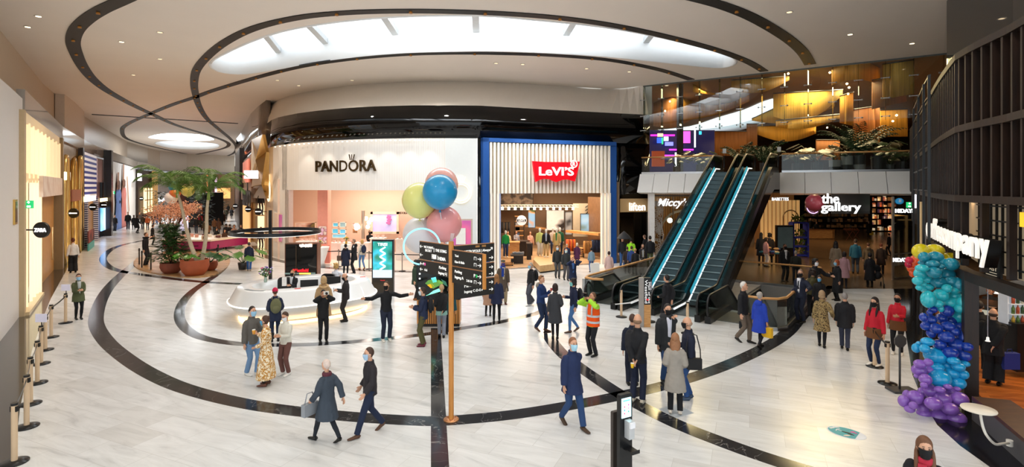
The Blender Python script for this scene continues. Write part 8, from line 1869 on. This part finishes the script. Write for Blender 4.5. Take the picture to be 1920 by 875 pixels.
for px,ft,hd,fc_,lb,tp,bt_,hr in ((1167,502,444,10,'man in a black top facing us at the lift lobby',('jacket',BLK_),('trousers','#2e5488'),('short','#2a1c16')),
 (1183,503,446,180,'worker in a bright green safety jacket at the lift lobby',('jacket','#9be02a'),('trousers','#17171b'),('short','#17120f')),
 (1176,512,462,180,'person in a dark brown coat behind the blue jacket at the lift lobby',('parka','#2a1e18'),('trousers','#1a1614'),('crop','#3a2a20')),
 (1184,514,461,170,'man in a royal blue jacket among the lift lobby group',('jacket','#23407c'),('trousers','#1a1c26'),('short','#4a3020')),
 (1191,517,466,200,'person in a black jacket and tan cap at the lift lobby',('jacket','#17171a'),('trousers','#15151a'),('crop','#8a6a4a')),
 (1219,502,442,190,'man in a black jacket and olive trousers by the white pillar',('jacket','#15171c'),('trousers','#55603c'),('short','#1c1512')),
 (1209,493,440,250,'bald man in a dark shirt behind the man in olive trousers',('jacket','#1a1a1e'),('trousers','#1a1a1e'),('crop','#6a4a3a')),
 (1241,484,442,160,'person in a beige top in the restaurant doorway',('sweater','#b99c80'),('trousers','#1a1714'),('bob','#2a1a14'))):
    P_(px,ft,hd,fc_,lb,hair=hr,top=tp,bot=bt_,extra=[('beanie','#b98f5a')] if 'tan cap' in lb else None)
P_(1205,514,457,10,'person in a black coat with gold buttons holding a hand to the face','m',hair=('short','#2e1e18'),top=('parka','#15151c'),bot=('wide','#9c958c'),under='#b8bcc4',Ra='chin',extra=[('buttons','#d8b86a')])
t=thing('dark_umbrella','dark grey umbrella top held above the lift lobby group','umbrella',D(1170,438,31)); c_=D(1170,446,31); mb=MB(); mb.lathe(c_,[(.42,-.02),(.30,.16),(.0,.42),(.0,.40),(.29,.14),(.40,-.03)],8); mb.obj('canopy',M('#22252b',.7),t); mb=MB(); mb.tube([c_+V(0,0,.4),c_+V(0,0,-.5)],.012,6); mb.obj('shaft',DMETAL,t)
q=P_(1014,620,516,62,'man in a blue sweater with sunglasses on his head looking at a paper',hair=('short','#9a6a42'),top=('sweater','#1c3668'),bot=('trousers','#1f2e4c'),shoes='#5a3a28',Ra='phone',La='cup',stride=.14,extra=[('sunglasses','#1a1210'),('hoodback','#8a8478')])
held(q,'cup','small red cup held by the man in the blue sweater','cup','L','#c02838',(0,0,.02),s=.7)
P_(1041,634,532,182,'woman with dark hair in a charcoal coat and black tights, back to us','f',hair=('bob','#2a1712'),top=('coat','#35373c'),bot=('skinny','#121318'),Ra='hip',stride=.06)
q=P_(1076,622,522,290,'young man in a navy sweater and blue jeans wearing a teal mask',hair=('curly','#1f1613'),top=('sweater','#1a2340'),bot=('skinny','#4a76ac'),shoes='#5a4030',mask='#7fc9c4',Ra='phone',La='down',stride=.17)
bpk(q,'black backpack on the young man in the navy sweater','#1a1c22')
q=P_(1112,666,548,318,'steward in an orange safety vest lifting a black camera to his eyes',hair=('short','#6a4a34'),skin='#c98f70',top=('jacket','#a8e23a'),bot=('trousers','#1a1b20'),shoes='#14120f',Ra='face',La='face',extra=[('vest','#ff5a14'),('stripe','#c9ccd0')],turn=10,tilt=-15)
held(q,'camera','black boxy camera raised by the steward in the orange vest','camera','L','#141416',(.08,.02,.06),s=1.5)
P_(1073,799,632,38,'masked man in a navy coat and jeans striding through the foreground',hair=('short','#8a5a3c'),top=('parka','#1c2a50'),bot=('trousers','#27426c'),shoes='#4a3626',mask='#a9d6e8',stride=.26,turn=10,Ra='down',La='bck')
q=P_(1195,755,589,165,'bald man in a black puffer jacket with his hands clasped behind his back',hair=('ring','#8a6a50'),top=('jacket','#16161a'),bot=('trousers','#161d33'),shoes='#d6cdbb',Ra='back',La='back')
held(q,'cup','bright yellow cup held behind the back of the bald man in the puffer jacket','cup','R','#f0c01c',(-.04,-.05,-.02))
P_(1186,722,589,190,'brown haired man in a navy jacket beyond the bald man in the puffer',hair=('short','#4a3226'),top=('jacket','#171d30'),bot=('trousers','#171d30'))
P_(1251,716,569,22,'masked man in an open dark jacket and white shirt touching his chin',hair=('short','#2c2624'),top=('parka','#25272a'),bot=('trousers','#28446e'),under='#dfe0ec',mask='#0e0e10',La='chin',Ra='down',w=1.08)
q=P_(1291,748,594,285,'bald man in a navy jacket and blue jeans with a black mask',hair=('ring','#b09078'),top=('jacket','#181e33'),bot=('trousers','#2a4c80'),shoes='#3a4a60',mask='#111113',Ra='phone',La='down',stride=.05)
prop('shoulder_bag','black shoulder bag on the man in the navy jacket and jeans','shoulder bag',q[2],q[3],(-.27,-.05,.85),'#121215')
P_(1266,776,625,182,'woman with wavy light brown hair in a grey beige coat','f',hair=('long','#9a6a48'),top=('coat','#9a9288'),bot=('trousers','#131317'),shoes='#e6ddd0',Ra='hip',La='hip')
t=thing('floor_sticker','pale grey square sticker under the feet of the woman in the grey beige coat','floor sticker',G(1268,773)); mb=MB(); mb.box(G(1268,770)+V(0,0,.003),(.5,.5,.004),.5); mb.obj('sheet',M('#b4bcc2',.4),t)
P_(1251,612,515,235,'man in a black suit standing at the foot of the left escalator',hair=('short','#1c1512'),top=('jacket','#14141a'),bot=('trousers','#14141a'),Ra='back',La='hip')
P_(1393,641,528,70,'white haired man in a black quilted jacket and khaki trousers walking right',hair=('short','#d9d4cc'),top=('jacket','#14151a'),bot=('trousers','#6b5d50'),shoes='#17130f',stride=.16,Ra='down')
q=P_(1424,652,548,150,'person in a bright royal blue coat and grey woollen hat walking away','f',hair=('crop','#b0a8a0'),top=('coat','#1f3fae'),bot=('skinny','#14141a'),stride=.17,extra=[('beanie','#a8a098'),('hoodback','#1f3fae')])
held(q,'paper_bag','yellow shopping bag carried by the person in the royal blue coat','shopping bag','R','#e8b41c',(0,.0,.02),s=.9)
P_(1502,604,505,325,'man in a navy suit gesturing with one arm by the void rail',hair=('short','#8a6e5c'),top=('jacket','#171e33'),bot=('trousers','#151b2e'),under='#e6e8ee',mask='#101012',Ra='hip',La='wide',turn=-30,extra=[('tie','#10131f')])
P_(1524,592,505,200,'person in an olive jacket behind the man in the navy suit','f',hair=('curly','#2a1b14'),top=('jacket','#4a4526'),bot=('trousers','#1a1a1e'))
P_(1536,596,516,5,'woman in black with a blue mask next to the man in the navy suit','f',hair=('bob','#1a1310'),top=('coat','#131317'),bot=('skinny','#131317'),mask='#5fb0e0')
P_(1541,650,545,178,'woman in a leopard print coat walking away arm in arm','f',hair=('bob','#a88a68'),top=('coat','#8f7a50'),pat=LEO,bot=('skinny','#15151a'),stride=.1,Ra='link')
P_(1584,655,549,182,'grey haired man in a thick black coat walking away beside the leopard coat',hair=('short','#8a8480'),top=('parka','#15151a'),bot=('trousers','#34384a'),stride=.1,w=1.12)
P_(1641,685,557,330,'long haired young woman in a red sweater with brown apron','f',hair=('long','#1d1311'),top=('sweater','#c0182c'),bot=('skinny','#1c2a48'),shoes='#e9e4da',mask='#101012',extra=[('apron','#6b4222')])
P_(1683,664,550,350,'woman in a red sweater with brown apron and dark bun looking at the queue','f',hair=('bun','#1d1311'),skin='#b98466',top=('sweater','#c0182c'),bot=('skinny','#15151a'),shoes='#e9e4da',mask='#101012',extra=[('apron','#6b4222')],La='phone')
P_(1528,576,485,40,'woman in black with a white mask stretching one arm out','f',hair=('curly','#17110f'),top=('parka','#121216'),bot=('trousers','#121216'),mask='#e9edf0',La='wide')
P_(1570,563,487,300,'red haired person in a long black coat with pale blue mask','f',hair=('bob','#9a4a24'),top=('long','#111115'),bot=('skinny','#111115'),mask='#8fc4e0',Ra='phone')
P_(1583,540,472,185,'person in a dusty pink hooded coat walking away','f',hair=('bob','#1c1412'),top=('coat','#a88086'),bot=('skinny','#1a1a20'),stride=.1)
P_(1567,520,452,180,'woman with long dark hair in a taupe coat walking away','f',hair=('long','#1c1210'),top=('coat','#8a7862'),bot=('skinny','#17171b'))
P_(1604,513,448,182,'man in a teal blue jacket and grey trousers walking away in the gallery',top=('jacket','#1c5a72'),bot=('trousers','#3a4450'))
P_(1628,515,455,182,'person in a khaki brown coat walking away in the gallery',hair=('crop','#5a3a24'),top=('coat','#5f503a'),bot=('trousers','#1a1a1c'),extra=[('hoodback','#5f503a')])
q=P_(1631,538,474,190,'woman in a long black coat with a dark hood pushing a stroller','f',hair=('hood','#141013'),top=('long','#101014'),bot=('skinny','#101014'))
prop('stroller','dark folding stroller beside the woman in the hooded black coat','stroller',q[2],q[3],(.35,.35,0),'#15151a')
P_(1652,513,456,180,'person in a dark brown coat with auburn hair walking away','f',hair=('crop','#7a3a20'),top=('coat','#33241c'),bot=('skinny','#15130f'))
P_(1667,478,437,250,'man in black leaning forward behind the entrance glass',top=('jacket','#121216'),bot=('trousers','#121216'),stride=.1)
q=P_(1629,446,414,180,'person in a black coat carrying a yellow bag deep in the gallery',hair=('crop','#b09a88'),top=('coat','#121216'),bot=('skinny','#121216'))
held(q,'paper_bag','yellow shopping bag carried deep in the gallery','shopping bag','R','#d8b01c',(0,0,0))
P_(1471,527,457,30,'man in a black suit and mask at the far void rail',hair=('crop','#1c1512'),skin='#8a5c44',top=('jacket','#101014'),bot=('trousers','#101014'),under='#d8d8dc',mask='#0e0e10')
P_(1492,530,470,178,'grey haired man in a dark green jacket leaning on the void rail',hair=('crop','#9a9084'),top=('jacket','#22241e'),bot=('trousers','#262a34'),w=1.15)
P_(1427,497,436,175,'woman in a black coat by the scarf table','f',hair=('long','#120e0d'),top=('coat','#121214'),bot=('skinny','#121214'))
P_(1436,500,445,120,'person in a pale pink jacket and white trousers at the scarf table','f',hair=('bob','#2a1c16'),top=('jacket','#c08e8a'),bot=('trousers','#c9bcb0'))
P_(1443,497,437,180,'person in a dark fur trimmed coat at the scarf table','f',hair=('curly','#1a1310'),top=('coat','#1a1412'),bot=('skinny','#141414'))
# left side
P_(147,598,513,12,'masked woman in an olive poncho coat and black tights at the left rail','f',hair=('bun','#4a2c20'),top=('parka','#545a3a'),bot=('skinny','#141416'),mask='#9cc9e6',Ra='phone',La='phone',under='#c2c6c4',stride=.04,turn=10)
P_(137,511,446,185,'woman in a white top and black trousers walking toward the gold shops','f',hair=('bun','#5a2a1a'),top=('shirt','#dfdcd8'),bot=('wide','#17171a'))
P_(273,498,433,60,'boy in black clothes rubbing his face at the island post',hair=('short','#5a3a24'),top=('sweater','#131318'),bot=('trousers','#1d1d22'),La='chin')
P_(286,459,421,100,'woman in a black coat at the pink sided kiosk','f',hair=('short','#3a2418'),top=('coat','#121214'),bot=('skinny','#121214'))
# crowd: a few figures built once and copied
protos=[]
base=[('m',('jacket','#17171b'),('trousers','#2c3444'),('short','#2a1d16')),('f',('coat','#141418'),('skinny','#15151a'),('bob','#2e2018')),('m',('jacket','#3f3420'),('trousers','#26221e'),('crop','#3a2c22')),('f',('coat','#4a3022'),('skinny','#1a1716'),('long','#3a2418')),('m',('jacket','#1c2744'),('trousers','#3a5f94'),('short','#4a3222')),('f',('jacket','#c8602c'),('skinny','#1a1a1e'),('bob','#2a1c16')),('f',('jacket','#b01c28'),('trousers','#1a1a1e'),('bob','#3a261c')),('m',('parka','#6a4a30'),('trousers','#1a1816'),('crop','#1a1412')),('f',('coat','#b08a78'),('trousers','#c09a84'),('bob','#4a3024'))]
first={}
cr=[(0,240,430,397,5,'man in a black jacket and grey trousers walking toward us down the far corridor'),(1,251,430,403,200,'black coated person right of the man in the black jacket, far corridor'),(1,257,437,403,120,'woman in a dark coat with bare calves stepping left, far corridor'),(2,268,430,402,190,'person in an olive brown jacket, far corridor group'),(5,277,431,403,190,'person in an orange jacket, far corridor group'),(7,205,437,404,80,'person in a brown jacket before the mauve shop screen'),(0,215,433,403,20,'person in black standing right of the mauve shop screen'),
(6,376,426,400,160,'person in a bright red top behind the palm trunks'),(0,368,437,406,190,'person in black behind the kiosk left of the red top'),(4,394,417,391,5,'person in navy with a white shirt, middle of the far corridor'),(7,402,436,408,180,'left one of the couple in brown coats behind the palms'),(3,410,438,409,180,'right one of the couple in brown coats behind the palms'),(2,384,442,412,180,'person in a tan coat right behind the right palm trunk'),(7,390,447,418,170,'person in a brown fur trimmed coat by the kiosk'),(3,420,421,398,5,'woman in a brown coat alone in the far corridor'),(2,424,413,389,180,'person in grey green farther than the woman in brown'),(1,406,462,429,20,'dark haired woman with a white mask right of the kiosk'),(3,421,466,430,20,'blonde woman in black with a white mask right of the kiosk'),(0,424,455,419,180,'man in black behind the masked blonde woman'),(0,431,457,420,190,'tallest person in black in the group right of the kiosk'),(8,439,460,421,5,'person in pinkish beige clothes at the bronze shopfront'),(1,452,460,421,350,'person in a long black coat and green scarf at the bronze shopfront'),(1,352,452,425,5,'seller in black inside the pink sided kiosk'),
(0,414,404,384,10,'far shopper in black left of the far cafe, standing upright'),(4,414.5,400,384,180,'far shopper in a navy jacket at the corridor end'),(8,409,402,385,10,'far shopper in pale clothes at the corridor end'),(1,434,410,389,180,'far shopper in dark clothes beside the dark pier'),(1,428,400,383,190,'far shopper in black in front of the cafe window'),(0,363,412,388,0,'dark shopper half hidden by the dark pavilion'),
(1,1436,430,405,180,'dark figure left of a pair near the lit panels behind the escalator'),(1,1445,432,408,180,'dark figure right of a pair near the lit panels behind the escalator'),(0,1520,442,408,5,'dark clad seller behind the wooden market bar'),(0,1531,446,415,5,'person in black at the front of the wooden market bar'),(0,1649,429,402,185,'first of the dark group deep in the gallery, leftmost'),(1,1655,430,403,175,'second of the dark group deep in the gallery'),(0,1661,428,402,190,'third of the dark group deep in the gallery, rightmost'),(1,1612,428,402,180,'dark figure near the long dim wall of the gallery'),(7,1621,427,401,180,'brown clad figure next to the folding tables in the gallery'),
(0,287,424,400,10,'dark figure under the blossom tree, left'),(4,294,420,396,180,'navy clad figure under the blossom tree, right'),(0,300,415,392,180,'dark figure before the grey far store')]
for k,px,ft,hd,fc_,lb in cr:
    p=G(px,ft); Hh=max(1.45,min(1.9,H-(hd-HY)/F*p.y)); fw=fc_-math.degrees(math.atan2(p.x,p.y)); fx,fy=math.sin(R(fw)),-math.cos(R(fw)); rz=math.atan2(-fx,fy)
    if k not in first:
        b_=base[k]; r_=person(px,ft,hd,fc_,lb,b_[0],top=b_[1],bot=b_[2],hair=b_[3],stride=.12 if k%2 else .05,Ra='fwd' if k%2 else 'down',group=None,det=0); first[k]=r_[0]
    else:
        c=first[k].copy(); C.objects.link(c); c.location=p; c.rotation_euler=(0,0,rz); c.scale=(Hh/1.765,)*3; c['label']=lb
        for ch in first[k].children: d_=ch.copy(); C.objects.link(d_); d_.parent=c
# coffee shop people and the woman in the corner
P_(1733,0,820,5,'long haired young woman with black mask and red scarf, bottom right corner','f',hair=('long','#6b452c'),top=('jacket','#141317'),bot=('trousers','#17171b'),mask='#0f0f11',loc=V((1733-CX)/F*6.45,6.45,0),hh=1.68,det=2,extra=[('scarf','#b5283c')],turn=-8)
P_(1864,752,608,170,'large balding man in black with a hand behind his back inside the coffee shop',hair=('ring','#3a2a22'),top=('parka','#0f0f12'),bot=('wide','#0f0f12'),Ra='back',La='bag',w=1.2,loc=V((1862-CX)/F*12.1,12.1,.22),hh=1.72,det=2)
t_=prop('paper_bag','dark blue plastic bag carried by the large man in the coffee shop','shopping bag',Matrix.Translation(V((1893-CX)/F*12.0,12.0,1.05)),0,(0,0,0),'#1a2a78',0,1.1)
P_(1838,735,598,180,'person in black standing left of the large man inside the coffee shop',hair=('short','#1c1310'),top=('jacket','#0f0f12'),bot=('trousers','#0f0f12'),loc=V((1836-CX)/F*12.9,12.9,.22),hh=1.72,det=1)
P_(1856,0,548,10,'barista with reddish blonde hair and black top behind the coffee bar','f',hair=('bob','#b0643a'),top=('sweater','#121216'),bot=('trousers','#121216'),Ra='phone',La='phone',tilt=25,loc=V((1857-CX)/F*15.4,15.4,.22),hh=1.62,det=1)
# mannequins and staff in the jeans shop
def mann(px,base_y,head,tp,bt_,lb,face=0,z=.42,Y=None,pat=None,under=None,hh=1.72):
    Y=Y or 32.6; p=V((px-CX)/F*Y,Y,z); q=P_(px,0,head,face,lb,skin='#e9e4da',hair=('bald','#ffffff'),top=tp,bot=bt_,shoes='#e9e4da',loc=p,hh=hh,det=0,under=under); q[0]['category']='mannequin'; q[0].name='mannequin'; return q
mann(1012,0,0,('jacket','#c9d27a'),('wide','#d9d0c0'),'white mannequin in a yellow green top and cream trousers, left on the platform',20,Y=33.2)
mann(1024,0,0,('jacket','#17181c'),('trousers','#b59a6a'),'white mannequin in a black jacket and khaki trousers, front of the platform',0,under='#b9c8dc')
mann(1037,0,0,('sweater','#e3cfc0'),('trousers','#2c3a5a'),'white mannequin in a pale pink top and navy trousers behind the platform centre',0,Y=33.6)
mann(1044,0,0,('parka','#c0a468'),('trousers','#a5824e'),'white mannequin in a tan coat over green, right on the platform',-15,Y=32.9,under='#1f7a44')
mann(1050,0,0,('jacket','#1c5a3c'),('trousers','#1d2438'),'white mannequin in a dark green jacket at the back right of the platform',0,Y=33.7)
mann(948,0,0,('sweater','#1f9a44'),('trousers','#27365a'),'white mannequin in a green sweater at the left shop window',10,Y=31.9,z=.5,hh=1.6)
st_b=thing('oak_stand','oak shelf stand supporting the green sweater mannequin','stand',V((948-CX)/F*31.9,31.9,0)); mb=MB(); X=(948-CX)/F*31.9
for z_ in (.12,.47): mb.box((X,31.9,z_),(.95,.6,.05))
mb.obj('shelf_boards',WOODL,st_b); mb=MB()
for s_ in(-1,1): mb.box((X+s_*.42,31.9,.24),(.05,.5,.48))
mb.obj('side_frame',BLACK,st_b)
for px,Y,tp,lb in ((952,36.6,('sweater','#e2c29a'),'shop worker in a cream top behind the oak cash desk, left'),(968,36.9,('sweater','#9a9aa4'),'shop worker in a grey shirt behind the oak cash desk, middle'),(994,36.4,('sweater','#c99a88'),'shopper in a pink top by the dark side cabinet')):
    P_(px,0,0,10,lb,'f',hair=('bob','#4a2c1c'),top=tp,bot=('trousers','#1a1a1e'),loc=V((px-CX)/F*Y,Y,0),hh=1.68,Ra='phone')
# two mannequin forms in the gold shop window right of the corridor
for zz,lb in ((0,'lower'),(2.6,'upper')):
    p=rc(489,.35); q=P_(489,0,0,20,'dark lingerie mannequin standing in the lit window of the gold shopfront, %s of two'%lb,'f',skin='#7a4a30',hair=('crop','#2a1a14'),top=('shirt','#1a1210'),bot=('tights','#2a1a14'),loc=V(p.x,p.y,zz+.05),hh=1.75,det=0,stride=.1); q[0]['category']='mannequin'; q[0].name='mannequin'
    mb=MB(); mb.box((p.x,p.y+.1,zz+.025),(.7,.5,.05)); o=mb.obj('window_step',M('#c9a06a',.4)); tag(o,'small lit ledge under the %s mannequin in the gold shop window'%lb,'ledge')
# ================= lights
def nf(o): return o
# daylight through the long skylight
light('skylight_daylight','AREA',(-1.5,21.0,12.1),SKYP,(.93,.97,1),18,4.5)
light('skylight_daylight','AREA',G(345,262,HC)+V(0,0,.9),2200,(.93,.97,1),9,5)
WARM=(1,.80,.60)
for x,y in ((-6,8),(0,8),(6,8),(-9,13),(7,13),(0,13)):
    light('ceiling_spot','SPOT',(x,y,HC-.15),PNEAR,(1,.93,.84),.15,spot=R(125))
for x,y,e in ((-17,26,.9),(-22,34,1.1),(-28,44,1.3),(-36,56,1.5),(-24,44,1.2),(-16,31,.8),(-44,72,1.8),(-50,90,2)):
    light('ceiling_spot','SPOT',(x,y,HC-.15),PWARM*e,WARM,.2,spot=R(130))
for x,y,e in ((3,29,.7),(-4,28,.7),(-10,29,.7),(10,24,.6),(14,22,.5)):
    light('ceiling_spot','SPOT',(x,y,HC-.15),PNEAR*e,(1,.94,.86),.15,spot=R(120))
# shop interiors
light('shop_ceiling_light','AREA',(-9.6,35.3,5.1),300,(1,.88,.78),5,3.6)
light('shop_ceiling_light','AREA',(2.7,36.0,4.85),650,(1,.82,.62),6,6)
for px in (560,600,640,680,720,760,800):
    p=FAC.at(px,.9); light('facade_downlight','SPOT',(p.x,p.y,7.35),38,(1,.88,.75),.05,spot=R(80),rot=(R(14),0,0))
for px in (960,1020,1080):
    p=FAC.at(px,2.4); light('facade_downlight','SPOT',(p.x,p.y,9.6),300,(1,.93,.85),.05,spot=R(70),rot=(R(30),0,0))
light('shop_ceiling_light','AREA',(13.3,12,4.3),150,(1,.72,.45),4,3)
light('lobby_light','POINT',(8.2,35.5,3.5),60,WARM,.2)
light('restaurant_light','POINT',(12.5,39.5,3.6),160,(1,.72,.42),.3)
for x,y in ((16,29),(22,31),(18,40),(28,42),(24,52)):
    light('gallery_light','SPOT',(x,y,4.1),290,(1,.70,.42),.15,spot=R(150))
for x,y,e in ((12,39,1),(19,33,1),(24,38,1.2),(16,54,1.2),(30,50,1)):
    light('upper_hall_light','AREA',(x,y,HH-.1),HALLP*e,(1,.74,.38),4,4)
light('skylight_daylight','AREA',(15,44,12.6),700,(.93,.97,1),9,9)
for x,y in ((-31,38),(-23,26)):
    pass
